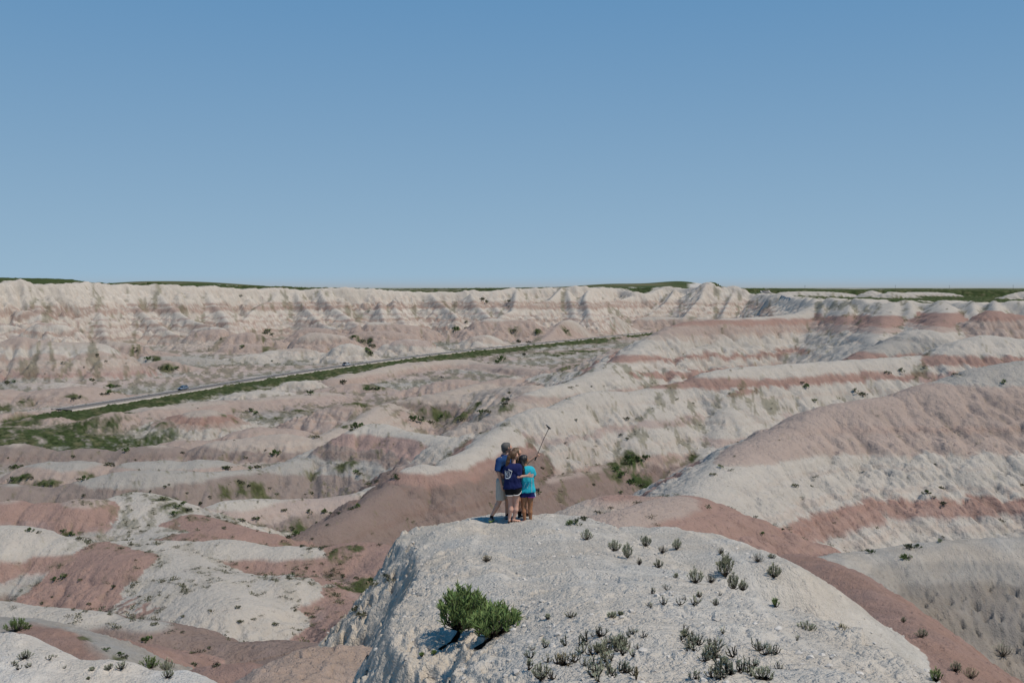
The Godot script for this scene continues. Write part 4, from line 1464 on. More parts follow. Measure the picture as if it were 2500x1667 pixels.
func _build_poles() -> void:
	var wood := _plain("weathered wood", Color(.10, .085, .07))
	var where := [510.0, -1750.0, 686.6, -1800.0, 805.0, -1850.0, 872.6, -1750.0]
	var said := ["utility pole on the far prairie skyline, leftmost of the four above the upper road", "utility pole on the skyline, second of four from the left", "utility pole on the skyline, third of four from the left", "utility pole on the skyline nearest the right edge"]
	for i in 4:
		var x: float = where[i * 2]
		var z: float = where[i * 2 + 1]
		var p := _thing("utility_pole", said[i], "utility pole", Vector3(x, _prairie(x, z) - .5, z), "utility poles on the far prairie")
		var c := CylinderMesh.new()
		c.bottom_radius = .24
		c.top_radius = .17
		c.height = 8.5
		c.radial_segments = 8
		c.rings = 1
		_part("pole", c, wood, p).position = Vector3(0, 4.25, 0)
		_box_part("crossarm", Vector3(2.2, .26, .2), Vector3(0, 7.7, .2), wood, p, .03)
		for k in [-.9, 0.0, .9]:
			_box_part("insulator", Vector3(.14, .3, .14), Vector3(k, 7.98, .2), wood, p, .03)



# ---- bodies: tapered capsules joined by a smooth minimum on a grid, meshed as surface nets ----
class Field:
	var cell := 0.012
	var o := Vector3.ZERO
	var nx := 0
	var ny := 0
	var nz := 0
	var v := PackedFloat32Array()

	func _init(lo: Vector3, hi: Vector3, size: float) -> void:
		cell = size
		o = lo
		nx = int(ceil((hi.x - lo.x) / size)) + 1
		ny = int(ceil((hi.y - lo.y) / size)) + 1
		nz = int(ceil((hi.z - lo.z) / size)) + 1
		v.resize(nx * ny * nz)
		v.fill(1.0)

	func bone(a: Vector3, b: Vector3, ra: float, rb: float, k := 0.02, squash := Vector3.ONE) -> void:
		var pad := k + cell * 2.0
		var r := maxf(ra, rb)
		var lo := Vector3(minf(a.x, b.x), minf(a.y, b.y), minf(a.z, b.z)) - (Vector3.ONE * r) / squash - Vector3.ONE * pad
		var hi := Vector3(maxf(a.x, b.x), maxf(a.y, b.y), maxf(a.z, b.z)) + (Vector3.ONE * r) / squash + Vector3.ONE * pad
		var i0 := maxi(int((lo.x - o.x) / cell), 0)
		var i1 := mini(int((hi.x - o.x) / cell) + 1, nx - 1)
		var j0 := maxi(int((lo.y - o.y) / cell), 0)
		var j1 := mini(int((hi.y - o.y) / cell) + 1, ny - 1)
		var k0 := maxi(int((lo.z - o.z) / cell), 0)
		var k1 := mini(int((hi.z - o.z) / cell) + 1, nz - 1)
		var ab := (b - a) * squash
		var l2 := maxf(ab.length_squared(), 1e-9)
		for kk in range(k0, k1 + 1):
			for jj in range(j0, j1 + 1):
				var at := (kk * ny + jj) * nx
				for ii in range(i0, i1 + 1):
					var p := (o + Vector3(ii, jj, kk) * cell - a) * squash
					var t := clampf(p.dot(ab) / l2, 0.0, 1.0)
					var d := (p - ab * t).length() - lerpf(ra, rb, t)
					var e := v[at + ii]
					var h := maxf(k - absf(d - e), 0.0)
					v[at + ii] = minf(d, e) - h * h / (4.0 * k)

	func chain(pts: Array, k := 0.02) -> void:
		# [point, radius, point, radius, ...]
		for i in range(0, pts.size() - 3, 2):
			bone(pts[i], pts[i + 2], pts[i + 1], pts[i + 3], k)

	func cut(normal: Vector3, at: Vector3) -> void:
		# keeps what lies on the side that the normal points away from
		var n := normal.normalized()
		for kk in nz:
			for jj in ny:
				var row := (kk * ny + jj) * nx
				for ii in nx:
					v[row + ii] = maxf(v[row + ii], n.dot(o + Vector3(ii, jj, kk) * cell - at))

	func ripple(amount: float, fine: float, noise: FastNoiseLite) -> void:
		# folds in cloth, strands in hair
		for q in v.size():
			if absf(v[q]) < .05:
				var ii := q % nx
				var jj := (q / nx) % ny
				var kk := q / (nx * ny)
				v[q] += amount * noise.get_noise_3d(ii * cell * fine, jj * cell * fine * .45, kk * cell * fine)

	func at(p: Vector3) -> float:
		var q := (p - o) / cell
		var ii := clampi(int(q.x + .5), 0, nx - 1)
		var jj := clampi(int(q.y + .5), 0, ny - 1)
		var kk := clampi(int(q.z + .5), 0, nz - 1)
		return v[(kk * ny + jj) * nx + ii]

	func skin() -> Array:
		# surface nets: a vertex in each cell that the surface crosses, a quad round each crossed edge
		var of := PackedInt32Array()
		of.resize(v.size())
		of.fill(-1)
		var pts := PackedVector3Array()
		var ix := PackedInt32Array()
		var nrm := PackedVector3Array()
		var step := [1, nx, nx * ny]
		for kk in range(1, nz - 1):
			for jj in range(1, ny - 1):
				var row := (kk * ny + jj) * nx
				for ii in range(1, nx - 1):
					var q := row + ii
					var e := v[q]
					if e > .1:
						continue
					for axis in 3:
						var f := v[q + step[axis]]
						if (e < 0.0) == (f < 0.0):
							continue
						var s1: int = step[(axis + 1) % 3]
						var s2: int = step[(axis + 2) % 3]
						var c := [q, q - s1, q - s1 - s2, q - s2]
						var w := PackedInt32Array()
						for z in c:
							if of[z] < 0:
								of[z] = pts.size()
								pts.append(_cell_point(z))
								nrm.append(Vector3.ZERO)
							w.append(of[z])
						var n := (pts[w[2]] - pts[w[0]]).cross(pts[w[3]] - pts[w[1]])
						var out := Vector3.ZERO
						out[axis] = 1.0 if e < 0.0 else -1.0
						if n.dot(out) < 0.0:
							n = -n
							for z in [0, 1, 2, 0, 2, 3]:
								ix.append(w[z])
						else:
							for z in [0, 2, 1, 0, 3, 2]:
								ix.append(w[z])
						for z in 4:
							nrm[w[z]] += n
		for i in nrm.size():
			nrm[i] = nrm[i].normalized()
		return [pts, nrm, ix]

	func _cell_point(q: int) -> Vector3:
		var ii := q % nx
		var jj := (q / nx) % ny
		var kk := q / (nx * ny)
		var sum := Vector3.ZERO
		var n := 0
		for e in [[0, 0, 0, 0], [0, 1, 0, 0], [0, 0, 0, 1], [0, 1, 0, 1], [1, 0, 0, 0], [1, 1, 0, 0], [1, 0, 0, 1], [1, 1, 0, 1], [2, 0, 0, 0], [2, 1, 0, 0], [2, 0, 0, 1], [2, 1, 0, 1]]:
			var axis: int = e[0]
			var p := Vector3.ZERO
			p[(axis + 1) % 3] = e[1]
			p[(axis + 2) % 3] = e[3]
			var a := q + int(p.x) + int(p.y) * nx + int(p.z) * nx * ny
			var b: int = a + (1 if axis == 0 else nx if axis == 1 else nx * ny)
			var fa := v[a]
			var fb := v[b]
			if (fa < 0.0) != (fb < 0.0):
				p[axis] += fa / (fa - fb)
				sum += p
				n += 1
		return o + (Vector3(ii, jj, kk) + sum / maxf(n, 1)) * cell


func _thing(called: String, label: String, category: String, at: Vector3, group := "") -> Node3D:
	var o := Node3D.new()
	o.name = called
	add_child(o, true)
	o.position = at
	o.set_meta("label", label)
	o.set_meta("category", category)
	if group:
		o.set_meta("group", group)
	return o


func _part(called: String, mesh: Mesh, mat: Material, parent: Node) -> MeshInstance3D:
	var o := MeshInstance3D.new()
	o.name = called
	o.mesh = mesh
	o.material_override = mat
	parent.add_child(o, true)
	return o


func _nets(fields: Array) -> ArrayMesh:
	var p := PackedVector3Array()
	var n := PackedVector3Array()
	var ix := PackedInt32Array()
	for f in fields:
		var s: Array = f.skin()
		var first := p.size()
		p.append_array(s[0])
		n.append_array(s[1])
		for i in s[2]:
			ix.append(first + i)
	var a := []
	a.resize(Mesh.ARRAY_MAX)
	a[Mesh.ARRAY_VERTEX] = p
	a[Mesh.ARRAY_NORMAL] = n
	a[Mesh.ARRAY_INDEX] = ix
	var m := ArrayMesh.new()
	m.add_surface_from_arrays(Mesh.PRIMITIVE_TRIANGLES, a)
	return m


func _v(x: float, y: float, z: float) -> Vector3:
	return Vector3(x, y, z)


func _cloth(called: String, c: Color, rim := .25) -> StandardMaterial3D:
	var m := _plain(called, c, .85, .25)
	m.rim_enabled = true
	m.rim = rim
	m.rim_tint = .6
	return m


func _flesh(called: String, c: Color) -> StandardMaterial3D:
	var m := _plain(called, c, .55, .4)
	m.subsurf_scatter_enabled = true
	m.subsurf_scatter_strength = .12
	return m


func _hand(wrist: Vector3, along: Vector3, palm_out: Vector3, thumb_side: float, curl: Array, size := 1.0) -> Field:
	# a palm, four fingers of unequal length bent at the knuckles, and a thumb from the side of the palm
	var f := along.normalized()
	var n := (palm_out - f * palm_out.dot(f)).normalized()
	var s := f.cross(n).normalized() * thumb_side
	var c := wrist + f * .08 * size
	var fd := Field.new(c - Vector3.ONE * .15, c + Vector3.ONE * .15, .005)
	fd.bone(wrist - f * .02, wrist + f * .01, .024 * size, .026 * size, .012)
	for q in [-.027, -.009, .009, .027]:
		fd.bone(wrist + f * .012 * size + s * q * .6 * size, wrist + f * .085 * size + s * q * size, .015 * size, .0125 * size, .012)
	var lens := [.082, .09, .083, .066]
	for i in 4:
		var off: float = (.029 - .0193 * i) * size
		var root: Vector3 = wrist + f * .084 * size + s * off
		var a: float = curl[0]
		var d1 := (f + s * (.12 - .08 * i)).normalized()
		d1 = (d1 * cos(a) + n * sin(a)).normalized()
		var d2 := (d1 * cos(curl[1]) + (n * cos(a) - f * sin(a)) * sin(curl[1])).normalized()
		var l: float = lens[i] * size
		var mid := root + d1 * l * .5
		var tip := mid + d2 * l * .5
		fd.bone(root - d1 * .01, mid, .0098 * size, .009 * size, .004)
		fd.bone(mid, tip, .009 * size, .0075 * size, .004)
	var tr := wrist + f * .03 * size + s * .028 * size
	var tm: Vector3 = tr + (f * .55 + s * .75 + n * curl[2]).normalized() * .04 * size
	fd.bone(tr - s * .012, tm, .0135 * size, .0115 * size, .008)
	fd.bone(tm, tm + (f * .85 + s * .3 + n * curl[2] * 1.3).normalized() * .034 * size, .0112 * size, .009 * size, .004)
	return fd


func _head(c: Vector3, face: Vector3, up: Vector3, r: float) -> Field:
	# skull, jaw, nose, brow, lips, ears; `face` is where it looks
	var fwd := face.normalized()
	var u := (up - fwd * up.dot(fwd)).normalized()
	var s := fwd.cross(u)
	var f := Field.new(c - Vector3.ONE * (r * 2.0), c + Vector3.ONE * (r * 2.0), .006)
	f.bone(c - fwd * r * .22 + u * r * .12, c + fwd * r * .2 + u * r * .08, r * .92, r * .84, .02)
	f.bone(c + fwd * r * .28 - u * r * .35, c + fwd * r * .42 - u * r * .86, r * .6, r * .36, .03)
	f.bone(c - fwd * r * .2 - u * r * .4, c + fwd * r * .1 - u * r * .75, r * .55, r * .42, .03)
	f.bone(c + fwd * r * .92 + u * r * .05, c + fwd * r * 1.16 - u * r * .3, r * .1, r * .16, .016)
	f.bone(c + fwd * r * .86 + u * r * .2 - s * r * .35, c + fwd * r * .86 + u * r * .2 + s * r * .35, r * .12, r * .12, .02)
	f.bone(c + fwd * r * .84 - u * r * .6 - s * r * .16, c + fwd * r * .84 - u * r * .6 + s * r * .16, r * .11, r * .11, .012)
	for q in [-1.0, 1.0]:
		f.bone(c + s * q * r * .86 - u * r * .02 - fwd * r * .05, c + s * q * r * .84 - u * r * .34 + fwd * r * .02, r * .17, r * .1, .01)
		f.bone(c + s * q * r * .42 - u * r * .25 + fwd * r * .6, c + s * q * r * .42 - u * r * .25 + fwd * r * .62, r * .3, r * .3, .03)
	return f


func _eyes(parent: Node, c: Vector3, face: Vector3, up: Vector3, r: float) -> void:
	var fwd := face.normalized()
	var u := (up - fwd * up.dot(fwd)).normalized()
	var s := fwd.cross(u)
	var m := SphereMesh.new()
	m.radius = r * .13
	m.height = r * .26
	m.radial_segments = 10
	m.rings = 6
	var dark := _plain("eye", Color(.03, .02, .015), .2, .5)
	for q in [-1.0, 1.0]:
		var e := _part("eye", m, dark, parent)
		e.position = c + fwd * r * .9 + s * q * r * .36 + u * r * .02


func _shoe(parent: Node, heel: Vector3, toe: Vector3, upper: Material, sole: Material, low := false, ankle := .07) -> void:
	var lo := heel.min(toe) - Vector3.ONE * .09
	var hi := heel.max(toe) + Vector3.ONE * .13
	var f := Field.new(lo, hi, .009)
	var up := Vector3(0, .03, 0)
	var t := heel.lerp(toe, .55)
	f.bone(heel + up, t + up, .042, .045, .02)
	f.bone(t + up * .9, toe + up * .6, .045, .034, .02)
	if not low:
		f.bone(heel + up * 1.6, heel.lerp(toe, .15) + Vector3(0, ankle, 0), .042, .043, .02)
	f.cut(Vector3.DOWN, heel.lerp(toe, .5) + Vector3(0, .012, 0))
	f.cut(Vector3.UP, heel + Vector3(0, ankle + .015, 0))
	var s := _part("shoe", _nets([f]), upper, parent)
	var g := Field.new(lo, hi, .009)
	g.bone(heel + Vector3(0, .012, 0), t + Vector3(0, .012, 0), .047, .05, .02)
	g.bone(t + Vector3(0, .012, 0), toe + Vector3(0, .012, 0), .05, .038, .02)
	g.cut(Vector3.UP, heel.lerp(toe, .5) + Vector3(0, .026, 0))
	g.cut(Vector3.DOWN, heel.lerp(toe, .5) - Vector3(0, .004, 0))
	_part("sole", _nets([g]), sole, s)


func _rope(pts: Array[Vector3], r: float, sides := 6) -> ArrayMesh:
	var st := SurfaceTool.new()
	st.begin(Mesh.PRIMITIVE_TRIANGLES)
	for i in pts.size():
		var t := (pts[mini(i + 1, pts.size() - 1)] - pts[maxi(i - 1, 0)]).normalized()
		var a := t.cross(Vector3(.3, .9, .2)).normalized()
		var b := t.cross(a)
		for k in sides:
			var q := TAU * k / sides
			st.add_vertex(pts[i] + (a * cos(q) + b * sin(q)) * r)
	for i in pts.size() - 1:
		for k in sides:
			var a := i * sides + k
			var b := i * sides + (k + 1) % sides
			for x in [a, b, a + sides, b, b + sides, a + sides]:
				st.add_index(x)
	st.generate_normals()
	return st.commit()


func _print_on(parent: Node, shirt: Field, lines: Array, width: float, mat: Material) -> void:
	# flat print that lies on the back of the shirt: ribbons laid on the cloth
	var st := SurfaceTool.new()
	st.begin(Mesh.PRIMITIVE_TRIANGLES)
	var n := 0
	for ln in lines:
		var a: Vector2 = ln[0]
		var b: Vector2 = ln[1]
		var w: float = ln[2] if ln.size() > 2 else width
		var side := (b - a).normalized().orthogonal() * w * .5
		var steps := 6
		for i in steps + 1:
			var c := a.lerp(b, float(i) / steps)
			for q in [c - side, c + side]:
				var z := .45
				while z > -.1 and shirt.at(Vector3(q.x, q.y, z)) > 0.0:
					z -= .004
				st.add_vertex(Vector3(q.x, q.y, z + .012))
		for i in steps:
			var k := n + i * 2
			for x in [k, k + 2, k + 1, k + 1, k + 2, k + 3]:
				st.add_index(x)
		n += (steps + 1) * 2
	st.generate_normals()
	_part("shirt_print", st.commit(), mat, parent)


func _build_people() -> void:
	var t0 := Time.get_ticks_msec()
	# where the group stands: the crest of the knoll
	var base := Vector3(-.016, 0, -23.0)
	base.y = _ground_at(base.x, base.z) - .005
	var fold := FastNoiseLite.new()
	fold.seed = 4
	fold.frequency = 1.0
	fold.noise_type = FastNoiseLite.TYPE_SIMPLEX_SMOOTH
	var fair := _flesh("fair skin", Color(.50, .285, .20))
	var pink := _flesh("sunlit skin", Color(.53, .31, .235))
	var tan_skin := _flesh("tanned skin", Color(.30, .145, .075))
	var black := _cloth("black cloth", Color(.010, .010, .012))
	var rubber := _plain("black rubber", Color(.015, .015, .016), .7, .4)
	var white := _cloth("white cloth", Color(.72, .72, .72))

	# ---- the man on the left ----
	var g := _thing("person", "man in blue T-shirt and khaki shorts, leftmost of the four people", "person", base)
	var f := Field.new(_v(-.62, -.02, -.5), _v(.3, 1.6, .3), .012)
	f.chain([_v(-.15, 1.58, -.12), .055, _v(-.16, 1.48, -.12), .062])
	f.bone(_v(-.27, 1.42, .03), _v(-.04, 1.44, -.27), .06, .06, .03)
	f.chain([_v(-.16, 1.32, -.12), .1, _v(-.19, 1.0, -.1), .09])
	f.chain([_v(-.275, 1.41, .05), .052, _v(-.292, 1.14, .12), .043, _v(-.222, .88, .11), .029], .02)      # left arm
	f.chain([_v(-.03, 1.43, -.28), .05, _v(.10, 1.24, -.34), .042, _v(.25, 1.15, -.28), .03], .02)      # right arm, behind the others
	f.chain([_v(-.235, .86, -.03), .085, _v(-.262, .5, .0), .062, _v(-.325, .36, .025), .058, _v(-.462, .1, .055), .036], .02)
	f.chain([_v(-.12, .86, -.18), .085, _v(-.095, .48, -.2), .06, _v(-.095, .34, -.215), .056, _v(-.105, .08, -.22), .036], .02)
	var hc := _v(-.105, 1.69, -.12)
	var look := _v(.86, .16, -.42)
	var body := _part("body", _nets([f, _head(hc, look, _v(-.1, 1, 0), .103), _hand(_v(-.222, .88, .11), _v(.02, -1, -.02), _v(.8, 0, -.5), 1.0, [.35, .5, .5], 1.05)]), fair, g)
	body.set_meta("label", "bare arms, legs and face")
	f = Field.new(hc - Vector3.ONE * .2, hc + Vector3.ONE * .2, .007)
	f.bone(hc + _v(-.03, .016, .012), hc + _v(.012, .022, -.008), .104, .094, .02)
	f.bone(hc + _v(-.075, -.05, .03), hc + _v(-.06, -.075, .03), .05, .045, .02)
	f.cut(_v(.75, -.30, -.40), hc + _v(.030, .0, -.016))
	f.ripple(.006, 90.0, fold)
	_part("hair", _nets([f]), _plain("grey hair", Color(.10, .094, .088), .75, .3), g)
	_eyes(g, hc, look, Vector3.UP, .103)
	f = Field.new(_v(-.5, .8, -.5), _v(.2, 1.62, .3), .012)
	f.bone(_v(-.262, 1.405, .035), _v(-.05, 1.425, -.26), .078, .075, .03)
	f.bone(_v(-.165, 1.5, -.125), _v(-.165, 1.4, -.12), .075, .12, .04)
	f.chain([_v(-.165, 1.32, -.12), .168, _v(-.19, 1.12, -.1), .158, _v(-.2, .92, -.1), .162], .04)
	f.chain([_v(-.285, 1.40, .05), .077, _v(-.31, 1.19, .115), .082], .03)
	f.chain([_v(-.03, 1.42, -.28), .077, _v(.05, 1.27, -.33), .08], .03)
	f.cut(Vector3.DOWN, _v(0, .915, 0))
	f.cut(_v(.1, 1, 0), _v(-.16, 1.525, 0))
	f.cut(_v(-.25, -1, .3), _v(-.312, 1.17, .12))
	f.ripple(.012, 11.0, fold)
	_part("shirt", _nets([f]), _cloth("blue cotton", Color(.014, .045, .135)), g)
	f = Field.new(_v(-.5, .42, -.5), _v(.2, 1.05, .3), .012)
	f.bone(_v(-.2, .94, -.1), _v(-.19, .86, -.1), .145, .15, .03)
	f.chain([_v(-.235, .88, -.03), .122, _v(-.25, .5, .0), .108], .03)
	f.chain([_v(-.12, .87, -.18), .12, _v(-.10, .5, -.2), .105], .03)
	f.cut(Vector3.DOWN, _v(0, .485, 0))
	f.cut(Vector3.UP, _v(0, .965, 0))
	f.ripple(.012, 12.0, fold)
	var khaki := _cloth("khaki cotton", Color(.44, .40, .335))
	_part("shorts", _nets([f]), khaki, g)
	var grey_shoe := _plain("grey running shoe", Color(.17, .18, .19), .7, .35)
	var lime := _plain("lime rubber", Color(.42, .52, .12), .6, .4)
	_shoe(g, _v(-.478, .0, .075), _v(-.42, .0, -.13), grey_shoe, lime)
	_shoe(g, _v(-.118, -.015, -.19), _v(.0, -.02, -.38), grey_shoe, rubber)
	for q in [_v(-.462, .1, .055), _v(-.105, .085, -.22)]:
		var sf := Field.new(q - Vector3.ONE * .09, q + Vector3.ONE * .09, .008)
		sf.bone(q - _v(.0, .05, 0), q + _v(.01, .03, 0), .042, .041)
		sf.cut(Vector3.UP, q + _v(0, .04, 0))
		_part("sock", _nets([sf]), black, g)

	# ---- the girl in navy, nearest the camera ----
	g = _thing("person", "girl with a brown ponytail, navy T-shirt with white print, black shorts and sandals", "person", base)
	f = Field.new(_v(-.35, -.03, -.12), _v(.5, 1.46, .45), .012)
	f.chain([_v(.055, 1.45, .19), .046, _v(.05, 1.34, .2), .05])
	f.bone(_v(-.07, 1.31, .19), _v(.18, 1.30, .2), .048, .048, .03)
	f.chain([_v(.05, 1.24, .2), .07, _v(.05, .95, .2), .07])
	f.chain([_v(.185, 1.29, .2), .043, _v(.155, 1.08, .29), .037, _v(.355, 1.10, .275), .024], .02)
	f.chain([_v(-.085, 1.29, .18), .043, _v(-.2, 1.1, .1), .036, _v(-.245, 1.02, -.05), .026], .02)
	f.chain([_v(-.03, .76, .2), .09, _v(-.012, .42, .19), .054, _v(-.012, .3, .215), .055, _v(-.045, .09, .22), .031], .02)
	f.chain([_v(.12, .76, .2), .092, _v(.112, .42, .19), .056, _v(.105, .3, .215), .057, _v(.052, .09, .215), .031], .02)
	f.chain([_v(-.048, .06, .235), .03, _v(.0, .028, .1), .026], .02)
	f.chain([_v(.045, .06, .23), .03, _v(.19, .022, .13), .025], .02)
	hc = _v(.05, 1.555, .19)
	look = _v(.86, .12, -.45)
	_part("body", _nets([f, _head(hc, look, _v(-.05, 1, 0), .094), _hand(_v(.355, 1.10, .275), _v(1, .0, -.05), _v(0, 0, -1), 1.0, [.12, .15, .1], .95)]), pink, g)
	_eyes(g, hc, look, Vector3.UP, .094)
	f = Field.new(_v(-.22, 1.2, .0), _v(.22, 1.72, .42), .007)
	f.bone(hc + _v(-.022, .016, .015), hc + _v(.012, .022, -.004), .1, .093, .02)
	f.cut(_v(.78, -.22, -.36), hc + _v(.034, .0, -.014))
	f.chain([hc + _v(-.075, .035, .06), .034, hc + _v(-.105, -.03, .075), .04, hc + _v(-.13, -.13, .07), .044, hc + _v(-.15, -.22, .06), .034, hc + _v(-.15, -.3, .055), .012], .02)
	f.ripple(.012, 60.0, fold)
	_part("hair", _nets([f]), _plain("brown hair", Color(.085, .042, .018), .5, .45), g)
	var navy := _cloth("navy cotton", Color(.012, .017, .075))
	f = Field.new(_v(-.3, .72, -.1), _v(.36, 1.45, .45), .011)
	f.bone(_v(-.075, 1.305, .19), _v(.175, 1.295, .2), .062, .062, .03)
	f.bone(_v(.05, 1.36, .2), _v(.05, 1.28, .2), .06, .11, .03)
	f.bone(_v(-.04, 1.24, .2), _v(.13, 1.24, .2), .122, .115, .04)
	f.bone(_v(-.035, 1.05, .2), _v(.115, 1.05, .2), .115, .11, .05)
	f.bone(_v(-.045, .83, .2), _v(.125, .83, .2), .128, .122, .05)
	f.chain([_v(-.04, 1.25, .2), .12, _v(-.035, 1.04, .2), .114, _v(-.045, .82, .2), .128], .04)
	f.chain([_v(.13, 1.25, .2), .115, _v(.115, 1.04, .2), .110, _v(.125, .82, .2), .122], .04)
	f.chain([_v(.045, 1.25, .2), .118, _v(.04, .82, .2), .124], .04)
	f.chain([_v(.19, 1.28, .2), .066, _v(.172, 1.14, .262), .072], .03)
	f.chain([_v(-.09, 1.28, .18), .066, _v(-.15, 1.17, .13), .07], .03)
	f.cut(_v(.12, -1, 0), _v(.04, .80, 0))
	f.cut(Vector3.UP, _v(0, 1.375, 0))
	f.ripple(.016, 10.0, fold)
	var sh := _part("shirt", _nets([f]), navy, g)
	# two overlapping outlined cards with a letter-like mark in white
	var lines: Array = []
	var card := [Vector2(-.068, 1.262), Vector2(.018, 1.222), Vector2(-.028, 1.075), Vector2(-.052, 1.088)]
	for i in 3:
		lines.append([card[i], card[i + 1], .011])
	lines.append([Vector2(-.062, 1.243), Vector2(.010, 1.209), .009])
	var front := [Vector2(-.122, 1.205), Vector2(-.062, 1.208), Vector2(-.048, 1.196), Vector2(-.050, 1.055), Vector2(-.136, 1.05), Vector2(-.128, 1.205)]
	for i in 5:
		lines.append([front[i], front[i + 1], .011 if i != 3 else .024])
	lines.append([Vector2(-.142, 1.235), Vector2(-.138, 1.10), .01])
	lines.append([Vector2(-.106, 1.185), Vector2(-.104, 1.095), .012])
	lines.append([Vector2(-.078, 1.182), Vector2(-.100, 1.142), .01])
	lines.append([Vector2(-.100, 1.142), Vector2(-.078, 1.095), .01])
	lines.append([Vector2(-.09, 1.192), Vector2(-.082, 1.165), .008])
	_print_on(sh, f, lines, .009, _plain("white print", Color(.75, .75, .75)))
	f = Field.new(_v(-.3, .58, -.1), _v(.36, .92, .45), .011)
	f.bone(_v(-.035, .80, .2), _v(.115, .80, .2), .122, .122, .03)
	f.chain([_v(-.04, .75, .2), .112, _v(-.035, .66, .2), .104], .02)
	f.chain([_v(.125, .75, .2), .112, _v(.125, .66, .2), .106], .02)
	f.cut(_v(.1, -1, 0), _v(.04, .655, 0))
	f.cut(Vector3.UP, _v(0, .86, 0))
	f.ripple(.010, 14.0, fold)
	var so := _part("shorts", _nets([f]), black, g)
	var hem: Array[Vector3] = []
	for i in 13:
		var q := lerpf(-.35, 1.0, i / 12.0)
		var ang := q * PI * .55
		hem.append(_v(.118 + .112 * sin(ang), .652 + .13 * clampf(q, 0.0, 1.0) * clampf(q, 0.0, 1.0) + .006, .2 + .112 * cos(ang)))
	_part("hem_stripe", _rope(hem, .009), white, so)
	hem = []
	for i in 9:
		var ang := lerpf(-1.1, .9, i / 8.0)
		hem.append(_v(-.035 + .108 * sin(ang), .645, .2 + .108 * cos(ang)))
	_part("hem_stripe", _rope(hem, .007), white, so)
	var leather := _plain("brown leather", Color(.07, .03, .018), .6, .4)
	for q in [[_v(-.048, .0, .25), _v(.008, -.005, .07)], [_v(.04, .0, .25), _v(.215, -.012, .115)]]:
		_shoe_sandal(g, q[0], q[1], leather)

	# ---- the woman behind, holding the stick ----
	g = _thing("person", "woman dressed in black, half hidden behind the two girls, raising the selfie stick", "person", base)
	f = Field.new(_v(-.05, -.06, -.6), _v(.7, 1.5, .05), .012)
	f.chain([_v(.14, 1.46, -.35), .046, _v(.16, 1.34, -.36), .05])
	f.bone(_v(.1, 1.32, -.4), _v(.28, 1.32, -.3), .05, .05, .03)
	f.chain([_v(.19, 1.24, -.35), .07, _v(.24, .9, -.33), .07])
	f.chain([_v(.28, 1.33, -.28), .044, _v(.345, 1.305, -.16), .038, _v(.562, 1.472, -.12), .024], .02)
	f.chain([_v(.1, 1.31, -.42), .043, _v(.02, 1.1, -.42), .036, _v(.1, .95, -.38), .026], .02)
	f.chain([_v(.19, .8, -.33), .09, _v(.19, .42, -.32), .056, _v(.19, .3, -.34), .055, _v(.2, .06, -.33), .034], .02)
	f.chain([_v(.33, .8, -.32), .09, _v(.36, .42, -.3), .056, _v(.36, .3, -.32), .055, _v(.36, .02, -.31), .034], .02)
	hc = _v(.125, 1.535, -.34)
	look = _v(.9, .25, -.15)
	_part("body", _nets([f, _head(hc, look, _v(-.1, 1, 0), .093), _hand(_v(.562, 1.472, -.12), _v(.62, .55, 0), _v(.6, -.75, .1), 1.0, [1.2, 1.5, .7], .95)]), fair, g)
	_eyes(g, hc, look, Vector3.UP, .093)
	f = Field.new(_v(-.12, 1.1, -.62), _v(.36, 1.75, -.05), .008)
	f.bone(hc + _v(-.022, .018, .0), hc + _v(.014, .024, .0), .102, .095, .02)
	f.chain([hc + _v(-.03, .0, .06), .055, hc + _v(.0, -.12, .08), .06, hc + _v(.0, -.26, .07), .045], .03)
	f.cut(_v(.85, -.12, -.1), hc + _v(.042, .0, .0))
	f.ripple(.012, 60.0, fold)
	_part("hair", _nets([f]), _plain("light brown hair", Color(.11, .065, .032), .5, .45), g)
	f = Field.new(_v(-.1, .6, -.6), _v(.5, 1.45, .0), .012)
	f.bone(_v(.1, 1.305, -.4), _v(.275, 1.305, -.3), .065, .065, .03)
	f.bone(_v(.15, 1.25, -.37), _v(.24, 1.25, -.32), .12, .115, .04)
	f.bone(_v(.18, 1.02, -.35), _v(.27, 1.02, -.32), .115, .11, .05)
	f.bone(_v(.19, .8, -.34), _v(.32, .8, -.32), .125, .12, .05)
	f.chain([_v(.17, 1.25, -.36), .12, _v(.25, .8, -.33), .125], .04)
	f.chain([_v(.27, 1.31, -.29), .06, _v(.325, 1.30, -.2), .062], .03)
	f.chain([_v(.1, 1.29, -.42), .063, _v(.05, 1.16, -.42), .066], .03)
	f.cut(Vector3.DOWN, _v(0, .70, 0))
	f.cut(Vector3.UP, _v(0, 1.36, 0))
	f.ripple(.012, 11.0, fold)
	_part("shirt", _nets([f]), black, g)
	f = Field.new(_v(.0, .5, -.6), _v(.55, .85, .0), .012)
	f.bone(_v(.19, .76, -.33), _v(.33, .76, -.32), .118, .116, .03)
	f.chain([_v(.18, .74, -.33), .1, _v(.185, .56, -.33), .098], .02)
	f.chain([_v(.34, .74, -.32), .1, _v(.355, .56, -.31), .098], .02)
	f.cut(Vector3.DOWN, _v(0, .555, 0))
	_part("shorts", _nets([f]), _cloth("charcoal cloth", Color(.025, .025, .03)), g)
	for q in [_v(.2, .06, -.33), _v(.36, .02, -.31)]:
		var sf := Field.new(q - Vector3.ONE * .12, q + Vector3.ONE * .14, .01)
		sf.bone(q - _v(.0, .05, 0), q + _v(-.005, .09, 0), .044, .05)
		sf.cut(Vector3.UP, q + _v(0, .095, 0))
		_part("sock", _nets([sf]), black, g)
	_shoe(g, _v(.19, -.025, -.28), _v(.29, -.04, -.44), rubber, rubber)
	_shoe(g, _v(.35, -.065, -.26), _v(.45, -.09, -.42), rubber, rubber)

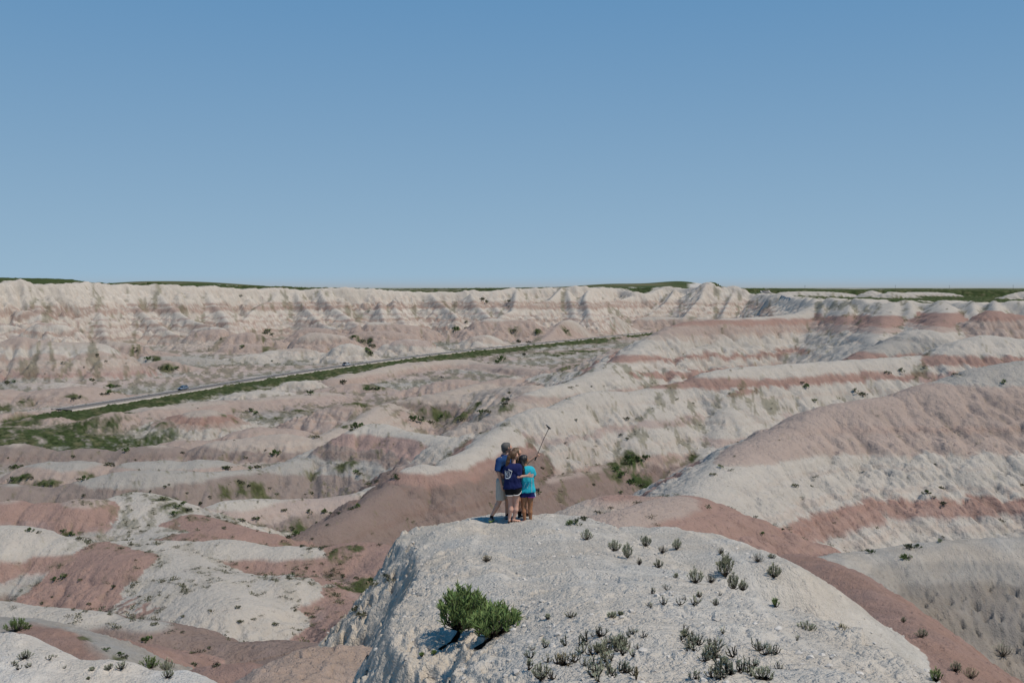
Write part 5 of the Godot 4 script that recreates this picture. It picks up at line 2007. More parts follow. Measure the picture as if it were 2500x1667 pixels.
	# ---- the girl in turquoise ----
	g = _thing("person", "girl with a long black ponytail, turquoise shirt and navy shorts, standing rightmost of the four", "person", base)
	f = Field.new(_v(.12, -.14, -.3), _v(.64, 1.36, .35), .012)
	f.chain([_v(.3, 1.35, .08), .044, _v(.33, 1.24, .09), .048])
	f.bone(_v(.26, 1.245, .08), _v(.455, 1.23, .08), .046, .046, .03)
	f.chain([_v(.36, 1.16, .08), .065, _v(.36, .85, .08), .065])
	f.chain([_v(.475, 1.22, .08), .042, _v(.508, .97, .06), .036, _v(.47, .84, -.14), .026], .02)
	f.chain([_v(.25, 1.22, .06), .042, _v(.2, 1.0, -.02), .036, _v(.3, .86, -.15), .026], .02)
	f.chain([_v(.285, .68, .08), .088, _v(.285, .34, .07), .05, _v(.288, .23, .09), .05, _v(.315, .03, .09), .03], .02)
	f.chain([_v(.44, .68, .08), .088, _v(.437, .33, .07), .05, _v(.437, .22, .09), .05, _v(.447, .0, .09), .03], .02)
	hc = _v(.287, 1.435, .08)
	look = _v(.88, .16, -.42)
	_part("body", _nets([f, _head(hc, look, _v(-.05, 1, 0), .093), _hand(_v(.47, .84, -.14), _v(-.2, -.5, -.6), _v(-.7, 0, .3), 1.0, [.4, .5, .3], .9)]), tan_skin, g)
	_eyes(g, hc, look, Vector3.UP, .093)
	f = Field.new(_v(.08, 1.0, -.15), _v(.5, 1.62, .35), .007)
	f.bone(hc + _v(-.022, .016, .015), hc + _v(.012, .022, -.004), .1, .093, .02)
	f.cut(_v(.78, -.24, -.36), hc + _v(.042, .0, -.016))
	f.chain([hc + _v(-.05, -.03, .08), .04, hc + _v(-.03, -.11, .1), .04, hc + _v(-.012, -.22, .105), .038, hc + _v(.0, -.32, .105), .03, hc + _v(.0, -.37, .1), .012], .02)
	f.ripple(.010, 60.0, fold)
	_part("hair", _nets([f]), _plain("black hair", Color(.008, .006, .006), .45, .5), g)
	f = Field.new(_v(.1, .6, -.2), _v(.64, 1.36, .35), .011)
	f.bone(_v(.26, 1.235, .08), _v(.455, 1.22, .08), .058, .058, .03)
	f.bone(_v(.34, 1.27, .08), _v(.35, 1.2, .08), .055, .1, .03)
	f.bone(_v(.3, 1.17, .08), _v(.425, 1.16, .08), .108, .105, .04)
	f.bone(_v(.295, .98, .08), _v(.415, .98, .08), .104, .1, .05)
	f.bone(_v(.29, .72, .08), _v(.435, .72, .08), .115, .112, .05)
	f.chain([_v(.3, 1.18, .08), .107, _v(.295, .98, .08), .103, _v(.29, .71, .08), .115], .04)
	f.chain([_v(.425, 1.17, .08), .104, _v(.415, .98, .08), .1, _v(.435, .71, .08), .112], .04)
	f.chain([_v(.36, 1.18, .08), .106, _v(.36, .71, .08), .113], .04)
	f.chain([_v(.475, 1.21, .08), .06, _v(.51, 1.1, .085), .066], .03)
	f.chain([_v(.245, 1.21, .07), .06, _v(.21, 1.1, .03), .064], .03)
	f.cut(_v(.03, -1, 0), _v(.36, .683, 0))
	f.cut(Vector3.UP, _v(0, 1.295, 0))
	f.ripple(.016, 10.0, fold)
	sh = _part("shirt", _nets([f]), _cloth("turquoise jersey", Color(.025, .36, .46)), g)
	_print_on(sh, f, [[Vector2(.335, .93), Vector2(.285, .8)], [Vector2(.42, .93), Vector2(.36, .8)], [Vector2(.47, 1.02), Vector2(.47, .70)]], .006, _plain("pale piping", Color(.55, .75, .78)))
	f = Field.new(_v(.12, .5, -.2), _v(.62, .8, .35), .011)
	f.bone(_v(.295, .7, .08), _v(.43, .7, .08), .112, .112, .03)
	f.chain([_v(.285, .67, .08), .102, _v(.282, .59, .08), .1], .02)
	f.chain([_v(.442, .67, .08), .102, _v(.446, .59, .08), .1], .02)
	f.cut(Vector3.DOWN, _v(0, .577, 0))
	f.ripple(.010, 14.0, fold)
	so = _part("shorts", _nets([f]), _cloth("dark blue cloth", Color(.012, .018, .10)), g)
	hem = []
	for i in 9:
		var ang := lerpf(-.6, 1.3, i / 8.0)
		hem.append(_v(.446 + .104 * sin(ang), .58, .08 + .104 * cos(ang)))
	_part("hem_stripe", _rope(hem, .007), _cloth("purple trim", Color(.22, .04, .24)), so)
	hem = [_v(.535, .69, .10), _v(.545, .64, .11), _v(.552, .59, .115)]
	_part("side_stripe", _rope(hem, .014), _cloth("pale blue trim", Color(.45, .62, .72)), so)
	var dark_shoe := _plain("dark running shoe", Color(.03, .03, .034), .7, .4)
	var grey_sole := _plain("grey rubber", Color(.2, .2, .22), .7, .4)
	var red_lace := _plain("red lace", Color(.42, .035, .03), .7, .3)
	for q in [[_v(.30, -.055, .12), _v(.40, -.085, -.06)], [_v(.435, -.085, .13), _v(.535, -.12, -.04)]]:
		_shoe(g, q[0], q[1], dark_shoe, grey_sole, false, .06)
		var c0: Vector3 = q[0]
		_part("shoe_collar", _rope([c0 + _v(-.04, .075, .0), c0 + _v(-.01, .08, .035), c0 + _v(.04, .075, .02), c0 + _v(.055, .07, -.03)], .012), red_lace, g)

	# ---- what they hold ----
	var steel := _plain("dark metal", Color(.03, .03, .032), .35, .5)
	var stick := _thing("selfie_stick", "long thin black selfie stick raised towards the upper right in the woman's hand", "selfie stick", base + _v(.545, 1.385, -.11))
	_part("grip", _rope([_v(0, 0, 0), _v(.01, .022, 0), _v(.052, .125, 0), _v(.058, .14, 0)], .016, 10), rubber, stick)
	_part("rod", _rope([_v(.055, .13, 0), _v(.2, .49, .0), _v(.318, .735, .0)], .0075, 8), steel, stick)
	var head := _part("phone_clamp", _rope([_v(.318, .735, 0), _v(.325, .752, 0), _v(.322, .765, 0)], .014, 8), steel, stick)
	var box := BoxMesh.new()
	box.size = _v(.10, .03, .05)
	var cl := _part("clamp_jaw", box, steel, head)
	cl.position = _v(.318, .772, 0)
	cl.rotation = _v(0, 0, -.65)
	var ph := _thing("phone", "black phone clamped on the tip of the selfie stick", "phone", base + _v(.545 + .312, 1.385 + .79, -.11))
	ph.rotation = _v(.25, .3, -.68)
	var slab := _rounded_box(_v(.15, .016, .075), .006)
	_part("case", slab, _plain("black plastic", Color(.012, .012, .013), .3, .5), ph)
	var glass := BoxMesh.new()
	glass.size = _v(.134, .003, .066)
	_part("screen", glass, _plain("dark screen", Color(.02, .022, .025), .08, .6), ph).position = _v(0, -.0085, 0)
	var cam := _thing("camera", "black camera with a long lens hanging at hip height beside the girl in turquoise", "camera", base + _v(.50, .715, -.1))
	var cbody := _part("camera_body", _rounded_box(_v(.075, .095, .13), .012), rubber, cam)
	_part("prism_hump", _rounded_box(_v(.06, .035, .055), .01), rubber, cbody).position = _v(0, .062, 0)
	var lens_line: Array[Vector3] = [_v(.03, -.012, 0), _v(.08, -.014, 0), _v(.081, -.014, 0), _v(.125, -.016, 0)]
	_part("lens", _rope(lens_line, .036, 16), steel, cam)
	_part("lens_hood", _rope([_v(.118, -.016, 0), _v(.155, -.018, 0)], .043, 16), rubber, cam)
	_part("strap", _rope([_v(.0, .05, -.06), _v(-.03, .16, -.1), _v(-.12, .36, -.13), _v(-.22, .58, -.15)], .008, 6), black, cam)
	print("people ms ", Time.get_ticks_msec() - t0)


func _shoe_sandal(parent: Node, heel: Vector3, toe: Vector3, mat: Material) -> void:
	var lo := heel.min(toe) - Vector3.ONE * .08
	var hi := heel.max(toe) + Vector3.ONE * .08
	var g := Field.new(lo, hi, .008)
	g.bone(heel, heel.lerp(toe, .6), .038, .042, .02)
	g.bone(heel.lerp(toe, .6), toe, .042, .032, .02)
	g.cut(Vector3.UP, heel.lerp(toe, .5) + Vector3(0, .014, 0))
	g.cut(Vector3.DOWN, heel.lerp(toe, .5) - Vector3(0, .006, 0))
	var s := _part("sandal", _nets([g]), mat, parent)
	var d := (toe - heel).normalized()
	var side := d.cross(Vector3.UP).normalized()
	for q in [[.1, .07], [.34, .06], [.62, .045]]:
		var c := heel.lerp(toe, q[0])
		var h: float = q[1]
		_part("strap", _rope([c - side * .04, c - side * .03 + Vector3(0, h * .8, 0), c + Vector3(0, h, 0), c + side * .03 + Vector3(0, h * .8, 0), c + side * .04], .007), mat, s)


func _rounded_box(size: Vector3, r: float) -> ArrayMesh:
	# a box with chamfered edges
	var st := SurfaceTool.new()
	st.begin(Mesh.PRIMITIVE_TRIANGLES)
	st.set_smooth_group(-1)
	var h := size * .5
	var p := func(s: Vector3, axis: int) -> Vector3:
		var v := s * (h - Vector3.ONE * r)
		v[axis] = s[axis] * h[axis]
		return v
	var quad := func(a: Vector3, b: Vector3, c: Vector3, d: Vector3) -> void:
		var n := (b - a).cross(c - a)
		var o := [a, b, c, a, c, d] if n.dot(a + b + c + d) < 0.0 else [a, c, b, a, d, c]
		for x in o:
			st.add_vertex(x)
	var tri := func(a: Vector3, b: Vector3, c: Vector3) -> void:
		var n := (b - a).cross(c - a)
		for x in ([a, b, c] if n.dot(a + b + c) < 0.0 else [a, c, b]):
			st.add_vertex(x)
	for axis in 3:
		var u := (axis + 1) % 3
		var w := (axis + 2) % 3
		for s in [-1.0, 1.0]:
			var q: Array[Vector3] = []
			for e in [[-1.0, -1.0], [1.0, -1.0], [1.0, 1.0], [-1.0, 1.0]]:
				var k := Vector3.ZERO
				k[axis] = s
				k[u] = e[0]
				k[w] = e[1]
				q.append(p.call(k, axis))
			quad.call(q[0], q[1], q[2], q[3])
		for s in [-1.0, 1.0]:
			for t in [-1.0, 1.0]:
				var k0 := Vector3.ZERO
				k0[u] = s
				k0[w] = t
				var a := k0
				a[axis] = -1.0
				var b := k0
				b[axis] = 1.0
				quad.call(p.call(a, u), p.call(b, u), p.call(b, w), p.call(a, w))
	for sx in [-1.0, 1.0]:
		for sy in [-1.0, 1.0]:
			for sz in [-1.0, 1.0]:
				var k := Vector3(sx, sy, sz)
				tri.call(p.call(k, 0), p.call(k, 1), p.call(k, 2))
	st.generate_normals()
	return st.commit()


func _ridges() -> void:
	_ridge("rim", [-512.79,53.80,-720.00,-451.76,53.31,-740.00,-399.89,52.74,-750.00,-386.64,53.40,-760.00,-384.44,56.22,-765.00,-375.32,54.72,-775.00,-366.56,52.57,-790.00,-354.90,53.25,-800.00,-349.61,54.39,-830.00,-339.04,53.11,-850.00,-322.24,52.48,-870.00,-304.45,52.86,-880.00,-293.41,53.62,-890.00,-291.23,52.19,-900.00,-276.36,50.76,-930.00,-251.38,49.61,-950.00,-227.41,49.20,-980.00,-207.63,48.78,-1000.00,-172.69,50.00,-1010.00,-145.33,49.59,-1020.00,-113.78,47.48,-1035.00,-81.23,45.73,-1050.00,-43.16,46.55,-1060.00,-17.26,47.41,-1060.00,2.18,49.57,-1070.00,35.17,49.56,-1080.00,52.80,51.33,-1090.00,79.87,50.89,-1090.00,117.04,50.00,-1150.00,132.26,44.54,-1120.00,153.24,44.08,-1120.00,172.17,50.46,-1140.00,187.95,50.00,-1140.00,200.56,50.00,-1130.00,207.86,52.72,-1115.00,211.30,55.81,-1100.00,219.18,51.77,-1090.00,234.04,49.11,-1095.00,249.68,45.55,-1095.00,265.09,43.82,-1085.00,257.37,43.09,-1000.00,227.79,42.74,-850.00,180.56,43.39,-650.00,146.46,44.19,-510.00,126.82,44.40,-430.00,119.40,44.70,-395.00,122.09,45.18,-370.00,124.66,45.30,-340.00,132.41,45.24,-325.00,136.68,45.53,-305.00,139.33,46.06,-285.00,148.48,46.60,-270.00,161.30,47.36,-240.00], 0.56, 0.006, 0.56, 1, 1.15, 17, 0.35, 9999, ["WF",39.50,"WF",37.00,"PF",35.00,"WF",34.00,"PF",30.50,"WF",26.00,"R2",25.20,"WF",22.00,"PF",20.00,"WF",18.50,"P2",17.00,"WF",14.50,"PF",12.00,"B",9.00,"PF",7.00,"WF",-999.00])
	_ridge("grass_hill", [-567.51,61.33,-900.00,-490.34,60.09,-920.00,-465.45,58.31,-930.00,-444.29,56.80,-930.00,-415.85,54.58,-940.00], 0.5, 0.03, 0.5, 60, 0, 50, 0, 9999, ["GR",-999.00])
	_ridge("flankA", [27.20,28.13,-282.00,30.48,28.73,-288.00,33.16,29.56,-293.00,36.76,30.91,-300.00,39.98,32.78,-306.00,43.43,34.36,-312.00,47.88,36.40,-318.00,53.03,37.82,-325.00,62.02,39.09,-335.00,76.67,39.61,-345.00,95.84,40.03,-360.00,107.76,40.99,-375.00,117.88,43.14,-392.00], 0.5, 0.5, 0.5, 4, 0.45, 13, 0.18, 9999, ["W",39.33,"R",37.89,"P",35.58,"B",34.32,"W",30.07,"R",28.78,"W",26.48,"R",24.69,"W",21.01,"P",19.96,"W",-999.00])
	_ridge("flankA1", [-11.71,16.66,-238.00,-6.89,18.36,-240.00,-1.69,20.77,-243.00,0.10,22.03,-246.00,3.28,23.12,-250.00,6.42,24.15,-253.00,10.27,24.89,-256.00,15.44,25.17,-262.00,19.73,26.14,-268.00,26.14,27.64,-278.00,29.12,28.48,-285.00], 0.5, 0.5, 0.5, 4, 0.4, 10, 0.25, 9999, ["W",23.32,"P",22.00,"B",-999.00])
	_ridge("flankA2", [31.15,26.64,-345.00,36.49,29.04,-345.00,42.28,28.05,-345.00,45.81,27.06,-345.00], 0.5, 0.5, 0.5, 4, 0.3, 8, 0.2, 9999, ["P",27.69,"B",-999.00])
	_ridge("spurR1", [123.60,45.18,-370.00,112.68,40.18,-335.00,107.67,37.43,-318.00,101.52,33.47,-296.00], 0.55, 0.55, 0.55, 3, 0.4, 8, 0.2, 9999, ["W",40.56,"R",38.24,"P",35.99,"W",30.58,"R",29.31,"W",-999.00])
	_ridge("spurR2", [125.03,45.30,-330.00,112.52,41.82,-300.00,104.69,38.86,-282.00,97.36,36.28,-265.00], 0.55, 0.55, 0.55, 3, 0.4, 8, 0.2, 9999, ["W",41.57,"R",38.94,"P",37.49,"W",-999.00])
	_ridge("spurR3", [128.34,45.48,-300.00,118.83,43.06,-275.00,108.16,40.96,-255.00,99.88,40.03,-240.00,87.25,38.35,-225.00], 0.5, 0.55, 0.55, 3, 0.35, 8, 0.2, 9999, ["W",43.26,"R",40.43,"P",39.41,"W",-999.00])
	_ridge("spurR4", [121.91,44.40,-255.00,126.08,43.67,-255.00,132.04,42.63,-255.00,140.40,40.96,-255.00], 0.5, 0.5, 0.5, 3, 0.3, 8, 0.3, 9999, ["R",42.42,"P",-999.00])
	_ridge("humpG1", [72.27,36.70,-205.00,77.68,38.18,-210.00,84.20,39.53,-214.00,87.77,41.02,-216.00,89.24,40.84,-214.00,90.85,39.63,-212.00,92.31,38.38,-208.00], 0.55, 0.5, 0.55, 4, 0.3, 6, 0.2, 9999, ["W",39.60,"G",36.80,"R",35.40,"W",-999.00])
	_ridge("humpG2", [83.52,37.78,-192.00,88.41,39.85,-196.00,93.65,40.64,-198.00,98.03,40.32,-198.00,104.82,39.45,-196.00], 0.55, 0.5, 0.55, 4, 0.3, 6, 0.25, 9999, ["W",37.40,"R",35.80,"W",34.70,"R2",33.00,"W",-999.00])
	_ridge("ridgeB", [-9.11,27.62,-148.00,-5.83,28.42,-148.00,-3.52,29.03,-148.00,-1.15,30.00,-148.00,0.36,30.43,-148.00,1.46,31.16,-148.00,2.56,31.71,-149.00,3.99,32.14,-150.00,5.07,31.59,-151.00,6.77,32.04,-153.00,9.01,32.78,-156.00,11.13,33.34,-158.00,14.28,33.52,-160.00,19.68,33.08,-163.00,24.33,33.62,-167.00,30.11,34.31,-170.00,32.31,35.05,-171.00,34.11,35.60,-172.00,38.41,36.08,-174.00,44.13,36.27,-177.00,51.78,36.41,-181.00,60.81,36.49,-186.00,69.87,36.67,-190.00,77.67,36.86,-194.00,83.67,36.97,-196.00], 0.6, 0.55, 0.6, 3, 0.4, 9, 0.5, 9999, ["W",34.80,"R",33.53,"W",29.47,"P2",28.60,"W",25.27,"P",23.88,"D",-999.00])
	_ridge("spurB1", [25.70,33.55,-167.00,22.66,30.80,-158.00,19.08,28.06,-150.00,14.69,25.24,-143.00,9.64,24.68,-138.00,4.89,24.69,-132.00], 0.55, 0.6, 0.6, 2.5, 0.35, 6, 0.4, 9999, ["W",35.00,"R",33.77,"W",29.83,"P2",28.98,"W",25.77,"P",24.44,"D",-999.00])
	_ridge("spurB2", [38.25,34.24,-170.00,34.74,30.56,-160.00,30.17,26.20,-150.00,25.68,24.53,-142.00], 0.6, 0.6, 0.6, 2.5, 0.35, 6, 0.4, 9999, ["W",34.00,"R",32.50,"W",27.50,"P2",26.50,"W",25.00,"P",23.00,"D",-999.00])
	_ridge("ridgeC", [-19.35,26.20,-99.00,-18.29,26.28,-102.00,-17.26,26.42,-105.00,-15.88,26.69,-108.00,-14.56,27.08,-112.00,-13.48,27.37,-115.00,-12.46,27.95,-117.00,-11.83,28.64,-118.00,-10.81,28.90,-119.00,-9.52,28.58,-120.00,-8.05,28.60,-121.00,-7.43,29.16,-123.00,-6.26,29.12,-126.00,-5.08,29.21,-129.00,-3.82,29.39,-133.00,-2.83,29.70,-138.00,-1.19,29.99,-145.00], 0.6, 0.6, 0.6, 2, 0.25, 7, 0.25, 9999, ["W",28.26,"R",27.32,"D",-999.00])
	_ridge("L1", [-221.55,7.69,-395.00,-202.09,9.80,-395.00,-195.66,8.34,-395.00,-191.76,8.99,-395.00,-181.38,10.29,-395.00,-166.97,11.42,-395.00,-161.65,10.94,-395.00,-152.63,8.99,-395.00], 0.25, 0.3, 0.3, 6, 0.2, 14, 0.55, 9999, ["P",-999.00])
	_ridge("L2", [-193.99,5.45,-338.00,-173.17,6.42,-338.00,-166.74,8.65,-338.00,-158.95,10.18,-338.00,-153.27,10.18,-338.00,-148.31,9.35,-338.00,-141.27,8.23,-338.00,-138.51,7.68,-338.00], 0.35, 0.3, 0.35, 5, 0.3, 12, 0.3, 9999, ["P",-999.00])
	_ridge("L3", [-145.87,7.69,-347.00,-136.06,7.83,-347.00,-130.62,8.33,-350.00,-122.44,8.62,-355.00,-116.63,8.48,-360.00,-111.53,8.31,-368.00,-108.59,7.94,-374.00,-100.31,7.65,-378.00,-89.78,8.24,-384.00,-83.03,7.91,-390.00,-76.41,8.51,-398.00], 0.25, 0.25, 0.25, 6, 0.25, 12, 0.5, 9999, ["B",7.70,"P",-999.00])
	_ridge("L4", [-140.84,5.02,-324.00,-136.25,8.36,-324.00,-132.10,9.96,-324.00,-129.44,9.96,-324.00,-123.65,7.69,-324.00,-121.15,6.22,-324.00], 0.4, 0.35, 0.4, 4, 0.25, 9, 0.3, 9999, ["P",-999.00])
	_ridge("L5", [-111.08,7.56,-318.00,-106.35,9.52,-318.00,-101.38,10.83,-318.00,-98.76,11.10,-318.00,-93.71,9.52,-318.00,-90.99,8.21,-318.00], 0.38, 0.3, 0.38, 4, 0.25, 9, 0.45, 9999, ["B",9.88,"R",8.55,"P",7.16,"W",-999.00])
	_ridge("L6b", [-98.23,6.44,-276.00,-92.43,7.70,-276.00,-87.22,7.70,-276.00,-82.36,7.24,-276.00], 0.4, 0.3, 0.4, 4, 0.2, 9, 0.5, 9999, ["P",-999.00])
	_ridge("L6c", [-82.33,7.44,-283.00,-78.25,9.08,-283.00,-72.89,10.48,-283.00,-66.28,10.01,-283.00,-62.45,9.78,-283.00,-60.37,8.96,-283.00], 0.4, 0.35, 0.4, 4, 0.25, 9, 0.35, 9999, ["P",-999.00])
	_ridge("L6d", [-67.95,7.50,-308.00,-62.50,9.40,-308.00,-56.67,11.30,-308.00,-54.38,13.33,-308.00,-49.57,14.86,-308.00,-42.52,13.46,-308.00,-37.86,12.57,-308.00], 0.4, 0.35, 0.4, 4, 0.25, 9, 0.4, 9999, ["P",-999.00])
	_ridge("L6e", [-50.58,10.58,-268.00,-47.37,11.48,-275.00,-43.68,12.63,-288.00,-41.48,13.57,-305.00,-39.97,13.22,-320.00], 0.45, 0.45, 0.45, 3, 0.3, 8, 0.4, 9999, ["B",-999.00])
	_ridge("L6", [-143.42,9.33,-255.00,-130.85,9.54,-255.00,-127.38,10.18,-255.00,-124.67,9.76,-255.00,-118.11,8.28,-255.00,-115.91,8.38,-255.00,-111.61,8.91,-255.00,-108.15,8.81,-255.00,-104.19,8.28,-255.00,-101.46,8.38,-255.00,-97.99,9.23,-255.00,-93.48,9.54,-255.00,-90.76,9.76,-255.00,-88.15,9.33,-255.00,-85.96,8.60,-255.00,-82.82,8.49,-255.00,-78.82,9.97,-255.00,-74.72,11.02,-255.00,-67.80,11.76,-255.00,-59.00,12.71,-255.00,-54.41,11.76,-255.00,-48.35,10.81,-255.00], 0.5, 0.4, 0.5, 3.5, 0.3, 10, 0.4, 9999, ["B",9.80,"D2",-999.00])
	_ridge("L7", [-111.05,11.23,-200.00,-101.57,12.06,-200.00,-98.99,13.14,-200.00,-95.83,14.38,-200.00,-92.69,15.21,-200.00,-90.39,15.04,-200.00,-87.59,15.37,-200.00,-84.89,14.96,-200.00,-81.78,14.30,-200.00,-80.55,13.97,-200.00,-78.66,14.13,-200.00,-75.43,15.13,-200.00,-70.25,15.37,-200.00,-66.23,15.04,-200.00,-62.86,15.46,-200.00,-59.74,15.29,-200.00,-56.30,14.38,-200.00], 0.45, 0.4, 0.45, 4, 0.3, 9, 0.4, 9999, ["G",14.50,"P",-999.00])
	_ridge("L8", [-92.15,18.32,-160.00,-82.27,18.45,-160.00,-80.26,18.45,-160.33,-77.58,18.03,-160.77,-74.02,17.58,-161.35,-71.21,18.30,-161.80,-68.07,19.14,-162.30,-64.29,19.84,-162.90,-60.49,20.14,-163.50,-56.02,19.87,-164.20,-52.49,19.57,-164.75,-48.83,19.18,-166.82,-45.25,18.97,-169.88,-41.69,18.80,-172.80,-39.21,19.45,-174.76,-35.71,20.01,-177.44,-32.75,20.61,-179.64,-30.84,21.58,-181.03,-29.36,23.07,-182.08,-27.94,23.98,-183.09,-26.57,24.68,-184.04,-25.18,24.85,-185.00,-22.52,24.90,-182.45,-20.17,24.40,-180.14,-15.39,24.37,-175.27,-10.46,24.58,-170.00], 0.55, 0.5, 0.55, 3, 0.12, 8, 0.7, 9999, ["W",23.77,"R2",22.02,"D2",20.51,"G",18.45,"D2",-999.00])
	_ridge("L10", [-40.08,20.88,-128.00,-38.35,21.57,-129.68,-36.99,22.00,-130.96,-35.82,21.94,-132.04,-33.74,21.65,-133.92,-31.57,21.36,-134.77,-29.93,21.34,-135.37,-26.65,21.09,-136.56,-24.37,21.15,-137.37,-22.12,21.38,-138.16,-19.57,21.83,-139.04,-16.76,22.63,-140.00], 0.5, 0.5, 0.5, 3, 0.35, 7, 0.75, 9999, ["W",21.36,"P2",20.08,"D2",-999.00])
	_ridge("L9a", [-61.12,26.81,-106.00,-54.56,27.21,-106.00,-53.68,27.29,-106.00,-52.91,26.85,-106.00,-52.12,26.76,-106.00,-50.11,27.07,-106.00,-47.44,27.16,-106.00,-45.86,27.56,-106.00,-44.86,27.43,-106.00,-44.08,27.16,-106.00], 0.45, 0.5, 0.5, 2.5, 0.35, 6, 0.5, 9999, ["P",27.18,"R",25.96,"R2",25.55,"G",-999.00])
	_ridge("L9n", [-44.15,26.90,-107.00,-43.61,26.76,-107.85,-42.90,27.22,-108.90,-42.15,27.35,-110.00,-40.82,27.54,-108.88,-39.14,27.48,-107.43,-37.23,27.13,-105.75,-35.62,26.75,-104.30,-34.09,26.46,-102.90,-32.05,26.52,-101.00], 0.45, 0.5, 0.5, 2.5, 0.35, 6, 0.45, 9999, ["W",25.86,"G",-999.00])
	_ridge("L9s", [-41.28,27.20,-109.00,-35.87,25.83,-100.00,-32.52,26.56,-95.00,-29.98,27.19,-92.00,-27.23,27.63,-88.00], 0.4, 0.4, 0.4, 2.5, 0.3, 5, 0.4, 9999, ["W",-999.00])
	_ridge("L9c", [-33.20,26.54,-102.00,-31.84,26.56,-101.00,-29.79,26.69,-99.00,-27.59,26.72,-97.00,-25.82,26.68,-95.00,-24.29,26.63,-93.00,-22.57,26.64,-91.00,-21.12,26.63,-89.00], 0.4, 0.5, 0.5, 2.5, 0.3, 5, 0.15, 9999, ["R",-999.00])
	_ridge("L9d", [-30.82,27.12,-90.00,-28.58,27.80,-90.00,-26.35,28.14,-90.00,-24.50,27.87,-90.00,-23.39,27.27,-90.00], 0.4, 0.4, 0.4, 2.5, 0.3, 5, 0.15, 9999, ["R",-999.00])
	_ridge("L11", [-42.71,32.27,-74.00,-38.14,32.27,-74.00,-37.29,32.26,-73.90,-35.65,31.91,-73.69,-34.43,31.52,-73.54,-33.21,31.50,-73.39,-32.00,31.32,-73.24,-31.02,31.17,-73.11,-29.97,31.20,-72.98,-27.94,31.39,-72.72,-26.74,31.46,-72.57,-25.14,31.42,-72.37,-24.33,31.39,-72.26,-22.75,31.47,-72.06,-21.26,31.67,-71.88,-20.01,31.59,-71.73,-18.36,31.34,-71.53,-17.72,31.27,-71.45,-16.75,31.30,-71.33,-16.12,31.38,-71.25,-14.85,31.33,-71.10,-14.07,31.24,-71.00], 0.45, 0.5, 0.5, 2.2, 0.35, 5, 0.5, 9999, ["W",30.98,"R",30.25,"P2",30.11,"G",29.18,"D2",-999.00])
	_ridge("L11p", [-29.77,31.27,-72.50,-27.74,31.47,-70.00,-25.83,31.72,-68.00], 0.4, 0.4, 0.4, 2, 0.3, 4, 0.1, 9999, ["R",-999.00])
	_ridge("L11n", [-25.49,31.65,-71.00,-22.09,31.57,-66.00,-18.72,31.64,-62.00,-16.57,31.61,-58.00], 0.45, 0.45, 0.45, 2.5, 0.35, 4, 0.5, 9999, ["W",-999.00])
	_ridge("L11r", [-13.89,31.15,-71.00,-13.19,31.15,-71.00,-12.72,31.29,-71.50,-11.86,31.43,-72.00,-11.23,31.49,-72.00,-10.28,31.43,-72.00,-8.91,31.42,-71.00,-7.55,31.54,-69.00], 0.42, 0.5, 0.5, 2.2, 0.35, 4, 0.45, 9999, ["R",30.32,"D",29.99,"P2",29.75,"D",-999.00])
	_ridge("L11b", [-20.06,31.56,-63.00,-18.70,31.40,-64.00,-17.04,31.29,-64.00,-15.90,31.24,-64.00,-14.85,31.45,-63.00], 0.42, 0.35, 0.42, 2, 0.3, 4, 0.4, 9999, ["W",30.67,"R",30.29,"D",-999.00])
	_ridge("L11br", [-14.70,31.36,-63.50,-14.03,31.05,-64.00,-12.77,30.87,-63.00,-11.29,30.55,-62.00,-9.69,30.72,-60.00], 0.42, 0.35, 0.42, 2, 0.35, 4, 0.45, 9999, ["R",30.43,"R2",30.19,"D",-999.00])
	_ridge("L12", [-25.52,35.66,-45.00,-23.29,35.60,-45.00,-21.67,35.55,-44.62,-20.61,35.54,-44.36,-19.32,35.54,-44.05,-18.79,35.52,-43.91,-18.19,35.35,-43.77,-17.51,35.32,-43.59,-16.49,35.31,-43.34,-15.84,35.31,-43.17,-15.25,35.15,-43.02,-14.49,34.98,-42.83,-13.51,34.80,-42.58,-12.79,34.67,-42.38,-11.57,34.75,-42.06,-10.40,34.90,-41.78,-9.49,34.89,-41.57,-8.40,34.94,-41.30,-7.15,34.89,-41.00], 0.5, 0.5, 0.5, 1.6, 0.4, 3.5, 0.7, 9999, ["W",35.39,"G",35.26,"D",-999.00])
	_ridge("L13", [-18.73,38.98,-33.00,-17.09,38.90,-33.00,-16.49,39.03,-32.52,-15.53,39.12,-31.72,-14.80,39.16,-31.10,-14.25,39.16,-30.62,-13.62,39.10,-30.06,-13.19,39.08,-29.67,-12.46,39.07,-29.00], 0.5, 0.6, 0.6, 1.5, 0.35, 3, 0.4, 9999, ["R",39.06,"G",-999.00])
	_ridge("L13b", [-15.51,37.93,-34.00,-15.46,37.58,-35.00,-15.38,37.13,-36.00,-14.94,36.77,-36.00], 0.5, 0.5, 0.5, 1.2, 0.3, 3, 0.2, 9999, ["R",-999.00])
	_ridge("L15", [-7.46,40.79,-23.00,-7.25,40.70,-24.00,-6.87,40.75,-24.00,-6.48,40.73,-24.00,-5.86,40.76,-23.50], 0.5, 0.6, 0.6, 1.2, 0.2, 2, 0.05, 9999, ["R",-999.00])
	_ridge("R1", [-87.26,4.06,-446.00,-83.91,7.92,-462.00,-80.35,9.12,-470.00,-77.14,9.62,-480.00,-73.23,8.95,-488.00,-67.92,9.59,-505.00,-61.85,10.10,-520.00,-51.45,10.41,-545.00,-45.63,9.37,-550.00,-39.36,9.55,-560.00,-26.32,9.88,-565.00,-22.05,8.95,-562.00,-15.88,8.32,-555.00,-7.13,7.29,-545.00,0.22,8.95,-535.00,6.91,8.40,-528.00,13.18,7.75,-520.00,18.95,6.89,-515.00], 0.4, 0.4, 0.4, 5, 0.45, 16, 0.35, 9999, ["B",8.00,"P",-999.00])
